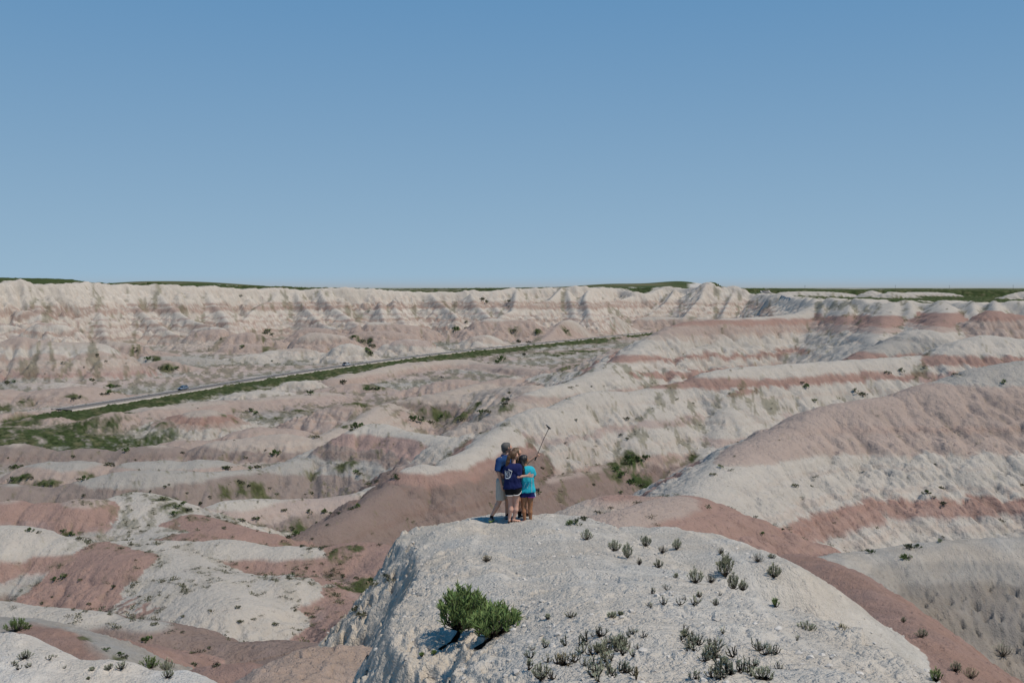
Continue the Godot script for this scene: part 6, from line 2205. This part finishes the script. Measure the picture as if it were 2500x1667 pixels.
	_ridge("R0", [-104.09,5.58,-440.00,-101.89,8.47,-440.00,-98.28,9.56,-440.00,-91.43,10.46,-440.00,-89.09,10.10,-440.00,-86.40,9.02,-440.00,-83.18,6.85,-440.00], 0.6, 0.5, 0.6, 3, 0.15, 8, 0.15, 9999, ["W",-999.00])
	_ridge("R0b", [-115.15,4.81,-396.00,-111.21,8.07,-396.00,-105.03,9.21,-396.00,-95.14,9.37,-396.00,-89.15,8.89,-396.00], 0.4, 0.3, 0.4, 3, 0.2, 8, 0.3, 9999, ["W",-999.00])
	_ridge("R0d", [-82.93,5.50,-432.00,-76.19,7.46,-432.00,-69.47,8.70,-432.00,-63.11,8.17,-432.00,-56.57,7.10,-432.00], 0.35, 0.3, 0.35, 5, 0.25, 12, 0.5, 9999, ["P",-999.00])
	_ridge("R3", [-60.18,5.53,-420.00,-51.58,6.39,-420.00,-42.80,7.60,-420.00,-31.79,10.19,-420.00,-24.40,11.74,-420.00,-18.73,11.57,-420.00,-12.89,10.19,-420.00], 0.4, 0.35, 0.4, 5, 0.35, 12, 0.4, 9999, ["P",-999.00])
	_ridge("R2", [-22.59,14.46,-345.00,-17.47,15.10,-350.00,-13.22,15.91,-355.00,-6.63,17.06,-360.00,0.89,18.06,-362.00,4.29,17.32,-362.00,8.39,18.24,-360.00,12.08,19.62,-356.00,18.90,20.84,-345.00,23.21,22.51,-330.00,27.88,26.08,-310.00], 0.42, 0.4, 0.42, 4, 0.35, 10, 0.35, 9999, ["W",17.70,"P",16.00,"B",-999.00])
	_ridge("R4", [-48.21,10.70,-318.00,-43.79,11.93,-322.00,-40.05,12.80,-326.00,-35.19,13.38,-328.00,-26.75,14.92,-330.00,-16.48,14.92,-330.00,-10.20,16.35,-328.00,-4.22,17.89,-322.00,1.28,19.27,-312.00,6.14,20.95,-300.00], 0.5, 0.4, 0.5, 4, 0.35, 10, 0.75, 9999, ["B",13.00,"D2",-999.00])
	_ridge("R5", [15.82,14.54,-430.00,26.36,17.36,-430.00,33.39,18.24,-430.00,40.42,17.53,-430.00], 0.3, 0.3, 0.3, 5, 0.2, 10, 0.7, 9999, ["P",-999.00])
	_ridge("S1", [-351.08,52.38,-835.00,-335.15,39.52,-805.00,-323.19,30.19,-785.00,-310.85,19.89,-762.00,-296.49,9.55,-735.00], 0.62, 0.62, 0.62, 1.2, 0.6, 12, 0.25, 9999, ["WF",39.50,"WF",37.00,"PF",35.00,"WF",34.00,"PF",30.50,"WF",26.00,"R2",25.20,"WF",22.00,"PF",20.00,"WF",18.50,"P2",17.00,"WF",14.50,"PF",12.00,"B",9.00,"PF",7.00,"WF",-999.00])
	_ridge("S0", [-368.62,26.96,-690.00,-351.78,25.55,-690.00,-347.59,24.14,-690.00,-342.54,23.58,-690.00,-336.68,21.61,-690.00,-330.12,24.99,-690.00,-323.05,26.40,-690.00,-315.76,25.27,-690.00,-308.74,24.71,-690.00,-302.59,22.73,-690.00], 0.62, 0.62, 0.62, 1.2, 0.6, 12, 0.25, 9999, ["WF",39.50,"WF",37.00,"PF",35.00,"WF",34.00,"PF",30.50,"WF",26.00,"R2",25.20,"WF",22.00,"PF",20.00,"WF",18.50,"P2",17.00,"WF",14.50,"PF",12.00,"B",9.00,"PF",7.00,"WF",-999.00])
	_ridge("S00", [-376.25,50.96,-790.00,-360.72,38.56,-760.00,-348.48,28.31,-740.00], 0.62, 0.62, 0.62, 1.2, 0.6, 12, 0.25, 9999, ["WF",39.50,"WF",37.00,"PF",35.00,"WF",34.00,"PF",30.50,"WF",26.00,"R2",25.20,"WF",22.00,"PF",20.00,"WF",18.50,"P2",17.00,"WF",14.50,"PF",12.00,"B",9.00,"PF",7.00,"WF",-999.00])
	_ridge("S2", [-330.98,51.05,-865.00,-320.43,41.06,-845.00,-308.12,34.13,-830.00,-283.82,24.26,-800.00,-251.42,12.03,-770.00], 0.62, 0.62, 0.62, 1.2, 0.6, 12, 0.25, 9999, ["WF",39.50,"WF",37.00,"PF",35.00,"WF",34.00,"PF",30.50,"WF",26.00,"R2",25.20,"WF",22.00,"PF",20.00,"WF",18.50,"P2",17.00,"WF",14.50,"PF",12.00,"B",9.00,"PF",7.00,"WF",-999.00])
	_ridge("S3", [-312.31,52.52,-885.00,-290.86,38.94,-850.00,-254.45,24.92,-800.00,-221.46,19.26,-770.00], 0.62, 0.62, 0.62, 1.2, 0.6, 12, 0.25, 9999, ["WF",39.50,"WF",37.00,"PF",35.00,"WF",34.00,"PF",30.50,"WF",26.00,"R2",25.20,"WF",22.00,"PF",20.00,"WF",18.50,"P2",17.00,"WF",14.50,"PF",12.00,"B",9.00,"PF",7.00,"WF",-999.00])
	_ridge("S3b", [-282.43,49.25,-925.00,-264.70,36.60,-890.00,-247.15,28.30,-860.00,-233.58,20.59,-830.00], 0.62, 0.62, 0.62, 1.2, 0.6, 12, 0.25, 9999, ["WF",39.50,"WF",37.00,"PF",35.00,"WF",34.00,"PF",30.50,"WF",26.00,"R2",25.20,"WF",22.00,"PF",20.00,"WF",18.50,"P2",17.00,"WF",14.50,"PF",12.00,"B",9.00,"PF",7.00,"WF",-999.00])
	_ridge("S4", [-227.06,47.62,-975.00,-225.22,38.79,-950.00,-231.15,34.11,-930.00,-234.81,26.55,-900.00,-236.89,18.10,-880.00], 0.62, 0.62, 0.62, 1.2, 0.6, 12, 0.25, 9999, ["WF",39.50,"WF",37.00,"PF",35.00,"WF",34.00,"PF",30.50,"WF",26.00,"R2",25.20,"WF",22.00,"PF",20.00,"WF",18.50,"P2",17.00,"WF",14.50,"PF",12.00,"B",9.00,"PF",7.00,"WF",-999.00])
	_ridge("S5", [-212.56,46.40,-985.00,-204.14,37.50,-960.00,-185.62,28.66,-920.00,-166.98,18.46,-890.00,-149.07,14.91,-870.00], 0.62, 0.62, 0.62, 1.2, 0.6, 12, 0.25, 9999, ["WF",39.50,"WF",37.00,"PF",35.00,"WF",34.00,"PF",30.50,"WF",26.00,"R2",25.20,"WF",22.00,"PF",20.00,"WF",18.50,"P2",17.00,"WF",14.50,"PF",12.00,"B",9.00,"PF",7.00,"WF",-999.00])
	_ridge("S6", [-189.32,47.97,-1000.00,-180.69,40.09,-975.00,-160.91,29.34,-940.00,-139.49,17.38,-900.00], 0.62, 0.62, 0.62, 1.2, 0.6, 12, 0.25, 9999, ["WF",39.50,"WF",37.00,"PF",35.00,"WF",34.00,"PF",30.50,"WF",26.00,"R2",25.20,"WF",22.00,"PF",20.00,"WF",18.50,"P2",17.00,"WF",14.50,"PF",12.00,"B",9.00,"PF",7.00,"WF",-999.00])
	_ridge("S7", [-131.07,37.11,-990.00,-125.20,28.90,-960.00,-119.07,21.98,-930.00,-113.09,13.70,-900.00], 0.62, 0.62, 0.62, 1.2, 0.6, 12, 0.25, 9999, ["WF",39.50,"WF",37.00,"PF",35.00,"WF",34.00,"PF",30.50,"WF",26.00,"R2",25.20,"WF",22.00,"PF",20.00,"WF",18.50,"P2",17.00,"WF",14.50,"PF",12.00,"B",9.00,"PF",7.00,"WF",-999.00])
	_ridge("S8", [-116.09,39.02,-1000.00,-112.62,31.26,-980.00,-102.65,21.38,-950.00,-93.83,12.90,-920.00], 0.62, 0.62, 0.62, 1.2, 0.6, 12, 0.25, 9999, ["WF",39.50,"WF",37.00,"PF",35.00,"WF",34.00,"PF",30.50,"WF",26.00,"R2",25.20,"WF",22.00,"PF",20.00,"WF",18.50,"P2",17.00,"WF",14.50,"PF",12.00,"B",9.00,"PF",7.00,"WF",-999.00])
	_ridge("S9", [-84.70,44.50,-1040.00,-76.49,37.61,-1015.00,-64.55,30.26,-990.00,-52.84,23.03,-960.00], 0.62, 0.62, 0.62, 1.2, 0.6, 12, 0.25, 9999, ["WF",39.50,"WF",37.00,"PF",35.00,"WF",34.00,"PF",30.50,"WF",26.00,"R2",25.20,"WF",22.00,"PF",20.00,"WF",18.50,"P2",17.00,"WF",14.50,"PF",12.00,"B",9.00,"PF",7.00,"WF",-999.00])
	_ridge("S10", [-42.55,44.48,-1045.00,-37.22,34.72,-1015.00,-30.26,28.24,-990.00,-21.53,21.07,-960.00], 0.62, 0.62, 0.62, 1.2, 0.6, 12, 0.25, 9999, ["WF",39.50,"WF",37.00,"PF",35.00,"WF",34.00,"PF",30.50,"WF",26.00,"R2",25.20,"WF",22.00,"PF",20.00,"WF",18.50,"P2",17.00,"WF",14.50,"PF",12.00,"B",9.00,"PF",7.00,"WF",-999.00])
	_ridge("S11", [-19.53,32.98,-1020.00,-14.27,26.80,-1000.00,-7.99,20.87,-980.00], 0.62, 0.62, 0.62, 1.2, 0.6, 12, 0.25, 9999, ["WF",39.50,"WF",37.00,"PF",35.00,"WF",34.00,"PF",30.50,"WF",26.00,"R2",25.20,"WF",22.00,"PF",20.00,"WF",18.50,"P2",17.00,"WF",14.50,"PF",12.00,"B",9.00,"PF",7.00,"WF",-999.00])
	_ridge("S12", [2.17,48.70,-1065.00,0.82,36.85,-1010.00,-1.60,28.06,-980.00], 0.62, 0.62, 0.62, 1.2, 0.6, 12, 0.25, 9999, ["WF",39.50,"WF",37.00,"PF",35.00,"WF",34.00,"PF",30.50,"WF",26.00,"R2",25.20,"WF",22.00,"PF",20.00,"WF",18.50,"P2",17.00,"WF",14.50,"PF",12.00,"B",9.00,"PF",7.00,"WF",-999.00])
	_ridge("S13", [34.11,37.98,-985.00,27.95,37.24,-980.00,15.73,33.90,-965.00,1.94,30.28,-950.00,-12.13,24.63,-930.00], 0.62, 0.62, 0.62, 1.2, 0.6, 12, 0.25, 9999, ["WF",39.50,"WF",37.00,"PF",35.00,"WF",34.00,"PF",30.50,"WF",26.00,"R2",25.20,"WF",22.00,"PF",20.00,"WF",18.50,"P2",17.00,"WF",14.50,"PF",12.00,"B",9.00,"PF",7.00,"WF",-999.00])
	_ridge("S14", [52.56,50.44,-1085.00,44.47,44.93,-1040.00,36.20,38.91,-1010.00], 0.62, 0.62, 0.62, 1.2, 0.6, 12, 0.25, 9999, ["WF",39.50,"WF",37.00,"PF",35.00,"WF",34.00,"PF",30.50,"WF",26.00,"R2",25.20,"WF",22.00,"PF",20.00,"WF",18.50,"P2",17.00,"WF",14.50,"PF",12.00,"B",9.00,"PF",7.00,"WF",-999.00])
	_ridge("S15", [58.26,47.85,-1060.00,58.73,42.04,-1030.00,59.41,31.16,-985.00,60.42,22.15,-950.00], 0.62, 0.62, 0.62, 1.2, 0.6, 12, 0.25, 9999, ["WF",39.50,"WF",37.00,"PF",35.00,"WF",34.00,"PF",30.50,"WF",26.00,"R2",25.20,"WF",22.00,"PF",20.00,"WF",18.50,"P2",17.00,"WF",14.50,"PF",12.00,"B",9.00,"PF",7.00,"WF",-999.00])
	_ridge("S16", [82.00,47.85,-1060.00,73.31,41.05,-1000.00,73.13,33.51,-965.00,73.57,26.66,-940.00], 0.62, 0.62, 0.62, 1.2, 0.6, 12, 0.25, 9999, ["WF",39.50,"WF",37.00,"PF",35.00,"WF",34.00,"PF",30.50,"WF",26.00,"R2",25.20,"WF",22.00,"PF",20.00,"WF",18.50,"P2",17.00,"WF",14.50,"PF",12.00,"B",9.00,"PF",7.00,"WF",-999.00])
	_ridge("S17", [128.73,41.58,-1090.00,99.15,33.92,-1040.00,76.67,26.23,-990.00,52.30,20.21,-950.00], 0.62, 0.62, 0.62, 1.2, 0.6, 12, 0.25, 9999, ["WF",39.50,"WF",37.00,"PF",35.00,"WF",34.00,"PF",30.50,"WF",26.00,"R2",25.20,"WF",22.00,"PF",20.00,"WF",18.50,"P2",17.00,"WF",14.50,"PF",12.00,"B",9.00,"PF",7.00,"WF",-999.00])
	_ridge("S18", [183.20,48.63,-1125.00,167.96,35.88,-1085.00,151.92,26.59,-1065.00,136.35,18.09,-1045.00], 0.62, 0.62, 0.62, 1.2, 0.6, 12, 0.25, 9999, ["L",42.00,"WF",39.00,"L",35.00,"PF",33.00,"WF",30.00,"R2",29.00,"WF",26.00,"PF",24.50,"WF",22.00,"B",17.00,"PF",-999.00])
	_ridge("S19", [209.39,54.87,-1090.00,198.59,40.52,-1060.00,185.58,30.21,-1035.00,172.97,19.16,-1010.00], 0.62, 0.62, 0.62, 1.2, 0.6, 12, 0.25, 9999, ["L",42.00,"WF",39.00,"L",35.00,"PF",33.00,"WF",30.00,"R2",29.00,"WF",26.00,"PF",24.50,"WF",22.00,"B",17.00,"PF",-999.00])
	_ridge("S20", [239.66,46.01,-1090.00,224.59,34.19,-1050.00,211.84,24.38,-1015.00], 0.62, 0.62, 0.62, 1.2, 0.6, 12, 0.25, 9999, ["L",42.00,"WF",39.00,"L",35.00,"PF",33.00,"WF",30.00,"R2",29.00,"WF",26.00,"PF",24.50,"WF",22.00,"B",17.00,"PF",-999.00])
	_ridge("S21", [263.88,42.97,-1080.00,250.02,32.23,-1040.00,236.80,23.82,-1005.00], 0.62, 0.62, 0.62, 1.2, 0.6, 12, 0.25, 9999, ["L",42.00,"WF",39.00,"L",35.00,"PF",33.00,"WF",30.00,"R2",29.00,"WF",26.00,"PF",24.50,"WF",22.00,"B",17.00,"PF",-999.00])
	_ridge("S22", [236.42,42.31,-900.00,221.46,35.30,-860.00,209.10,28.38,-830.00], 0.62, 0.62, 0.62, 1.2, 0.6, 12, 0.25, 9999, ["L",42.00,"WF",39.00,"L",35.00,"PF",33.00,"WF",30.00,"R2",29.00,"WF",26.00,"PF",24.50,"WF",22.00,"B",17.00,"PF",-999.00])
	_ridge("F2", [-277.31,19.85,-503.00,-256.76,20.26,-503.00,-253.61,22.73,-503.00,-250.88,25.19,-503.00,-246.15,25.40,-503.00,-238.39,23.75,-503.00,-233.69,23.14,-503.00,-219.94,22.73,-503.00,-209.47,22.52,-503.00,-204.36,21.29,-503.00,-197.65,17.99,-503.00,-191.36,14.29,-503.00,-184.62,11.81,-503.00], 0.5, 0.5, 0.5, 4, 0.5, 16, 0.35, 9999, ["P",23.00,"B",21.80,"W",18.50,"P",16.50,"B",12.50,"P",10.00,"R2",8.00,"G",-999.00])
	_ridge("F2a", [-233.69,23.14,-503.00,-224.22,16.61,-490.00,-217.82,11.40,-480.00], 0.5, 0.5, 0.5, 4, 0.5, 13, 0.35, 9999, ["P",23.00,"W",18.50,"P",16.50,"B",12.50,"P",10.00,"R2",8.00,"G",-999.00])
	_ridge("F2b", [-209.47,22.31,-503.00,-203.43,16.48,-492.00,-201.41,12.07,-484.00,-200.37,8.62,-478.00], 0.5, 0.5, 0.5, 4, 0.5, 13, 0.35, 9999, ["P",23.00,"W",18.50,"P",16.50,"B",12.50,"P",10.00,"R2",8.00,"G",-999.00])
	_ridge("D1", [-240.12,13.20,-740.00,-232.51,17.13,-740.00,-223.41,19.25,-740.00,-214.35,19.85,-740.00,-202.32,16.23,-740.00,-191.79,13.51,-740.00], 0.5, 0.5, 0.5, 4, 0.5, 13, 0.35, 9999, ["P",14.00,"B",-999.00])
	_ridge("D2", [-200.53,16.48,-728.00,-188.63,17.96,-728.00,-178.28,14.69,-728.00,-170.88,12.31,-728.00], 0.5, 0.5, 0.5, 4, 0.5, 13, 0.35, 9999, ["P",-999.00])
	_ridge("D3", [-176.21,11.93,-785.00,-166.54,17.70,-785.00,-158.52,18.98,-785.00,-144.11,18.34,-785.00,-132.93,15.13,-785.00], 0.5, 0.5, 0.5, 4, 0.5, 13, 0.35, 9999, ["P",-999.00])
	_ridge("D4", [-154.98,9.20,-690.00,-145.04,15.97,-690.00,-139.37,19.35,-690.00,-128.67,19.07,-690.00,-117.71,17.66,-690.00,-112.67,14.28,-690.00], 0.5, 0.5, 0.5, 4, 0.5, 13, 0.35, 9999, ["B",16.00,"P",-999.00])
	_ridge("D5", [-114.34,9.66,-622.00,-106.68,13.98,-622.00,-101.58,15.77,-622.00,-93.99,12.71,-622.00,-89.71,7.62,-622.00], 0.5, 0.5, 0.5, 4, 0.5, 13, 0.35, 9999, ["W",-999.00])
	_ridge("D6", [-128.10,14.07,-760.00,-113.81,16.87,-760.00,-102.95,17.49,-760.00,-90.24,17.18,-760.00,-74.43,15.00,-760.00], 0.5, 0.5, 0.5, 4, 0.5, 13, 0.35, 9999, ["P",-999.00])
	_ridge("D7", [-95.27,4.97,-690.00,-85.64,12.02,-690.00,-71.26,14.84,-690.00,-60.28,14.00,-690.00,-45.93,8.92,-690.00,-39.46,6.38,-690.00], 0.5, 0.5, 0.5, 4, 0.5, 13, 0.35, 9999, ["W",14.50,"P2",12.00,"W",-999.00])
	_ridge("D8", [-135.23,16.41,-850.00,-121.33,21.27,-850.00,-100.54,19.88,-850.00,-79.75,17.80,-850.00,-57.24,10.51,-850.00], 0.5, 0.5, 0.5, 4, 0.5, 13, 0.35, 9999, ["W",20.00,"P",-999.00])
	_ridge("D9", [-45.94,2.26,-760.00,-36.61,9.41,-760.00,-27.92,13.76,-760.00,-14.58,14.69,-760.00,-6.51,13.76,-760.00,1.24,9.72,-760.00,4.97,5.06,-760.00], 0.5, 0.5, 0.5, 4, 0.5, 13, 0.35, 9999, ["W",14.00,"B",11.00,"W",-999.00])
	_ridge("D10", [-42.21,11.01,-862.00,-29.88,21.92,-862.00,-16.52,24.03,-862.00,-7.38,22.97,-862.00,10.55,22.27,-862.00,19.34,19.46,-862.00,31.66,10.31,-862.00], 0.5, 0.5, 0.5, 4, 0.5, 13, 0.35, 9999, ["W",22.50,"P",-999.00])
	_ridge("D11", [16.33,5.31,-800.00,32.07,12.12,-845.00,44.24,21.85,-875.00,61.35,22.25,-885.00,79.85,20.64,-890.00], 0.5, 0.5, 0.5, 4, 0.5, 13, 0.35, 9999, ["W",22.00,"B",20.00,"P",-999.00])
	_ridge("D12", [76.02,1.09,-960.00,86.55,12.46,-960.00,97.46,22.64,-960.00,111.51,28.51,-960.00,122.50,23.42,-960.00,129.21,15.98,-960.00], 0.5, 0.5, 0.5, 4, 0.5, 13, 0.35, 9999, ["W",30.00,"P",28.00,"W",25.00,"B",23.00,"W",21.00,"R2",20.00,"W",17.00,"P",-999.00])
	_ridge("D13", [126.23,19.00,-1015.00,144.83,21.49,-1015.00,169.68,19.83,-1015.00,194.50,20.25,-1015.00], 0.5, 0.5, 0.5, 4, 0.5, 13, 0.35, 9999, ["W",27.00,"P",25.50,"W",24.00,"R2",23.00,"P",21.00,"W",19.00,"P",-999.00])
	_ridge("E1", [-204.18,8.34,-540.00,-191.33,10.55,-540.00,-184.70,11.22,-540.00,-177.45,9.45,-540.00,-170.86,7.68,-540.00], 0.5, 0.5, 0.5, 4, 0.5, 13, 0.6, 9999, ["P",-999.00])
	_ridge("E2", [-256.06,15.56,-640.00,-239.87,14.77,-640.00,-226.63,10.59,-640.00,-214.38,8.49,-640.00], 0.5, 0.5, 0.5, 4, 0.5, 13, 0.5, 9999, ["B",14.00,"P",-999.00])
	_ridge("E3", [-222.12,7.89,-600.00,-212.51,10.35,-600.00,-200.03,9.37,-600.00,-181.42,8.14,-600.00,-172.86,6.66,-600.00], 0.5, 0.5, 0.5, 4, 0.5, 13, 0.6, 9999, ["P",9.50,"G",-999.00])
	_ridge("E4", [-179.89,5.22,-620.00,-169.72,7.76,-620.00,-157.53,9.53,-620.00,-151.22,8.01,-620.00,-144.68,4.20,-620.00,-131.80,0.64,-620.00], 0.5, 0.5, 0.5, 4, 0.5, 13, 0.5, 9999, ["W",-999.00])
	_ridge("E5", [-155.43,9.75,-645.00,-136.97,11.60,-645.00,-126.98,9.75,-645.00,-114.89,7.11,-645.00,-102.26,4.20,-645.00], 0.5, 0.5, 0.5, 4, 0.5, 13, 0.5, 9999, ["B",10.00,"W",-999.00])
	_ridge("E6", [-216.45,4.19,-452.00,-209.92,6.41,-452.00,-202.87,7.34,-452.00,-197.15,6.60,-452.00,-194.23,4.93,-452.00], 0.4, 0.5, 0.5, 3, 0.5, 13, 0.2, 9999, ["W",-999.00])
	_ridge("E7", [-194.40,10.89,-690.00,-180.30,12.02,-690.00,-166.24,9.76,-690.00], 0.5, 0.5, 0.5, 4, 0.5, 13, 0.5, 9999, ["P",-999.00])
	_ridge("mound0", [235.08,51.34,-1100.00,240.88,52.68,-1100.00,246.28,50.89,-1100.00], 0.25, 0.3, 0.3, 1.5, 0.4, 9, 0, 10, ["W",-999.00])
	_ridge("mound1", [218.69,46.67,-820.00,237.05,47.33,-820.00,263.77,46.67,-820.00,275.48,45.33,-820.00], 0.25, 0.3, 0.3, 1.5, 0.4, 9, 0, 10, ["W",-999.00])
	_ridge("mound2", [269.25,45.67,-760.00,271.68,48.15,-760.00,275.44,45.67,-760.00], 0.25, 0.3, 0.3, 1.5, 0.4, 9, 0, 10, ["W",-999.00])
	_ridge("mound3", [274.22,45.49,-740.00,277.80,47.29,-740.00,290.78,46.09,-740.00], 0.25, 0.3, 0.3, 1.5, 0.4, 9, 0, 10, ["W",-999.00])
	_ridge("mound4", [385.07,46.02,-980.00,411.00,46.02,-980.00,430.98,44.82,-980.00], 0.25, 0.3, 0.3, 1.5, 0.4, 9, 0, 10, ["W",-999.00])
	_ridge("mound5", [357.69,45.90,-720.00,366.44,47.66,-720.00,381.11,47.37,-720.00], 0.25, 0.3, 0.3, 1.5, 0.4, 9, 0, 10, ["W",-999.00])
	_ridge("nose0", [121.19,44.55,-394.00,118.75,43.59,-384.00,113.53,41.21,-366.00], 0.75, 0.75, 0.75, 1.2, 0.4, 6, 0.2, 9999, ["W",40.80,"R",37.40,"P",35.00,"W",-999.00])
	_ridge("nose1", [123.68,45.21,-368.00,120.92,44.32,-358.00,115.16,42.11,-340.00], 0.75, 0.75, 0.75, 1.2, 0.4, 6, 0.2, 9999, ["W",40.80,"R",37.40,"P",35.00,"W",-999.00])
	_ridge("nose2", [126.12,45.38,-344.00,123.02,44.56,-334.00,116.69,42.54,-316.00], 0.75, 0.75, 0.75, 1.2, 0.4, 6, 0.2, 9999, ["W",40.80,"R",37.40,"P",35.00,"W",-999.00])
	_ridge("nose3", [128.95,45.46,-328.00,125.55,44.70,-318.00,118.74,42.80,-300.00], 0.75, 0.75, 0.75, 1.2, 0.4, 6, 0.2, 9999, ["W",40.80,"R",37.40,"P",35.00,"W",-999.00])
	_ridge("nose4", [134.73,45.73,-318.00,131.01,44.99,-308.00,123.64,43.15,-290.00], 0.75, 0.75, 0.75, 1.2, 0.4, 6, 0.2, 9999, ["W",40.80,"R",37.40,"P",35.00,"W",-999.00])
	_ridge("nose5", [138.70,46.04,-304.00,134.64,45.33,-294.00,126.67,43.60,-276.00], 0.75, 0.75, 0.75, 1.2, 0.4, 6, 0.2, 9999, ["W",40.80,"R",37.40,"P",35.00,"W",-999.00])
	_ridge("nose6", [140.36,46.32,-292.00,136.03,45.64,-282.00,127.62,43.98,-264.00], 0.75, 0.75, 0.75, 1.2, 0.4, 6, 0.2, 9999, ["W",40.80,"R",37.40,"P",35.00,"W",-999.00])
	_ridge("M", [7.46,36.81,-54.00,9.16,36.89,-57.00,11.25,37.06,-61.00,12.45,37.22,-64.00,14.02,37.65,-67.00,15.53,38.00,-70.00,17.83,38.46,-73.50,20.91,39.15,-77.00,23.90,39.98,-80.00,25.68,40.39,-81.00,29.08,40.85,-82.00,32.04,41.11,-83.00,34.68,41.87,-84.00,37.20,42.22,-85.00,40.33,43.12,-86.00,44.44,43.68,-87.00,52.11,44.72,-88.00], 0.55, 0.6, 0.6, 2.5, 0.3, 3.6, 0.22, 9999, ["G",42.00,"P",37.80,"B",37.85,"W",35.40,"R",34.51,"P2",34.39,"W",32.72,"P",32.47,"R",-999.00])
	_ridge("T0", [1.79,35.07,-62.00,3.83,36.02,-62.00,5.03,36.62,-62.00,6.46,37.03,-62.00,8.60,36.98,-62.00,9.95,36.93,-62.00,10.98,36.77,-62.00], 0.45, 0.5, 0.5, 2, 0.25, 4, 0.3, 9999, ["R",36.96,"P",36.73,"B",-999.00])
	_ridge("T1", [2.63,37.79,-49.00,3.06,37.95,-49.50,4.14,38.37,-50.00,5.61,38.50,-51.00,6.64,38.47,-52.00,8.23,38.48,-54.00,10.09,38.07,-57.00], 0.4, 0.5, 0.5, 2, 0.2, 4, 0.3, 9999, ["B",38.85,"P",38.20,"R",-999.00])
	_ridge("N", [10.43,40.58,-33.00,10.91,40.53,-34.00,11.56,40.49,-35.00,12.14,40.43,-35.50,13.35,40.38,-36.00,14.04,40.47,-36.00,15.65,40.57,-36.50,17.41,40.72,-36.50,18.82,40.77,-36.50,21.53,41.00,-36.00], 0.62, 0.6, 0.62, 1.5, 0.14, 4, 0.3, 9999, ["W",40.24,"G",39.76,"G2",-999.00])
	_ridge("Q", [8.07,41.45,-31.00,8.31,41.71,-30.50,8.52,41.91,-30.00,8.63,42.14,-29.00,8.77,42.26,-28.00,8.82,42.37,-26.50,8.81,42.40,-25.00,8.55,42.65,-23.00,8.22,42.92,-21.00,7.95,43.08,-19.50,7.66,43.17,-18.00], 0.45, 0.75, 0.75, 1.2, 0.2, 2, 0.1, 9999, ["R",-999.00])
	_ridge("K1", [0.79,48.23,-2.20,1.11,47.51,-5.20,1.21,47.08,-7.30,1.28,46.70,-10.00,1.28,46.00,-13.50,1.11,45.26,-18.00,0.56,44.66,-22.50,0.12,44.56,-23.50], 0.3, 0.8, 0.9, 2.4, 0.12, 2, 0.1, 1.85, ["K",-999.00])
	_ridge("KL", [-1.44,44.71,-21.80,-1.12,44.67,-22.60,-0.58,44.62,-23.30,0.00,44.57,-23.50,0.48,44.49,-23.50,0.82,44.37,-23.50,1.47,44.03,-23.80], 0.35, 1.2, 1.2, 0.9, 0.1, 1.6, 0.05, 9999, ["K",-999.00])
	_ridge("K1L", [1.30,46.16,-12.60,1.28,46.00,-13.50,1.11,45.26,-18.00,0.56,44.66,-22.50,0.12,44.56,-23.50], 3, 0.27, 0.5, 2.4, 0.12, 2, 0.1, 2.85, ["K",-999.00])
	_ridge("K2", [1.49,43.80,-24.00,2.14,43.83,-24.60,2.37,43.81,-25.00,3.24,43.87,-25.00,4.27,44.10,-24.00,4.55,44.47,-22.00,4.76,44.66,-20.50,4.90,44.80,-19.20,4.94,44.88,-18.50], 0.12, 0.8, 0.9, 0.8, 0.1, 1.6, 0.15, 6, ["K",-999.00])
	_ridge("KE", [2.34,45.68,-14.50,2.72,45.70,-14.00,3.03,45.76,-13.30,3.39,45.91,-12.40,3.64,46.09,-11.40,3.75,46.26,-10.50,3.79,46.44,-9.50,3.60,46.62,-8.40,3.12,46.89,-6.50,2.28,47.31,-4.00], 0.06, 2.6, 0.8, 0.3, 0.12, 1.2, 0.1, 3, ["K",-999.00])
	_ridge("L16", [-3.93,43.76,-15.50,-3.74,43.75,-16.50,-3.49,43.75,-17.00,-3.20,43.70,-17.20,-2.90,43.62,-17.40,-2.52,43.57,-17.50,-2.05,43.68,-17.00], 0.4, 0.9, 0.8, 0.8, 0.15, 1.5, 0.1, 9999, ["P",-999.00])
	_ridge("L14", [-10.82,43.84,-18.00,-9.02,43.90,-17.40,-8.78,43.93,-17.30,-8.54,43.94,-17.10,-8.39,43.91,-17.00,-8.13,43.89,-16.80,-7.90,43.83,-16.70,-7.75,43.80,-16.60,-7.56,43.77,-16.60,-7.21,43.77,-16.60,-6.89,43.79,-16.50,-6.69,43.78,-16.40,-6.39,43.77,-16.30,-6.18,43.74,-16.20,-5.43,43.75,-16.00,-4.96,43.80,-15.60], 0.1, 0.9, 0.7, 0.4, 0.15, 1.5, 0.1, 9, ["K2",-999.00])
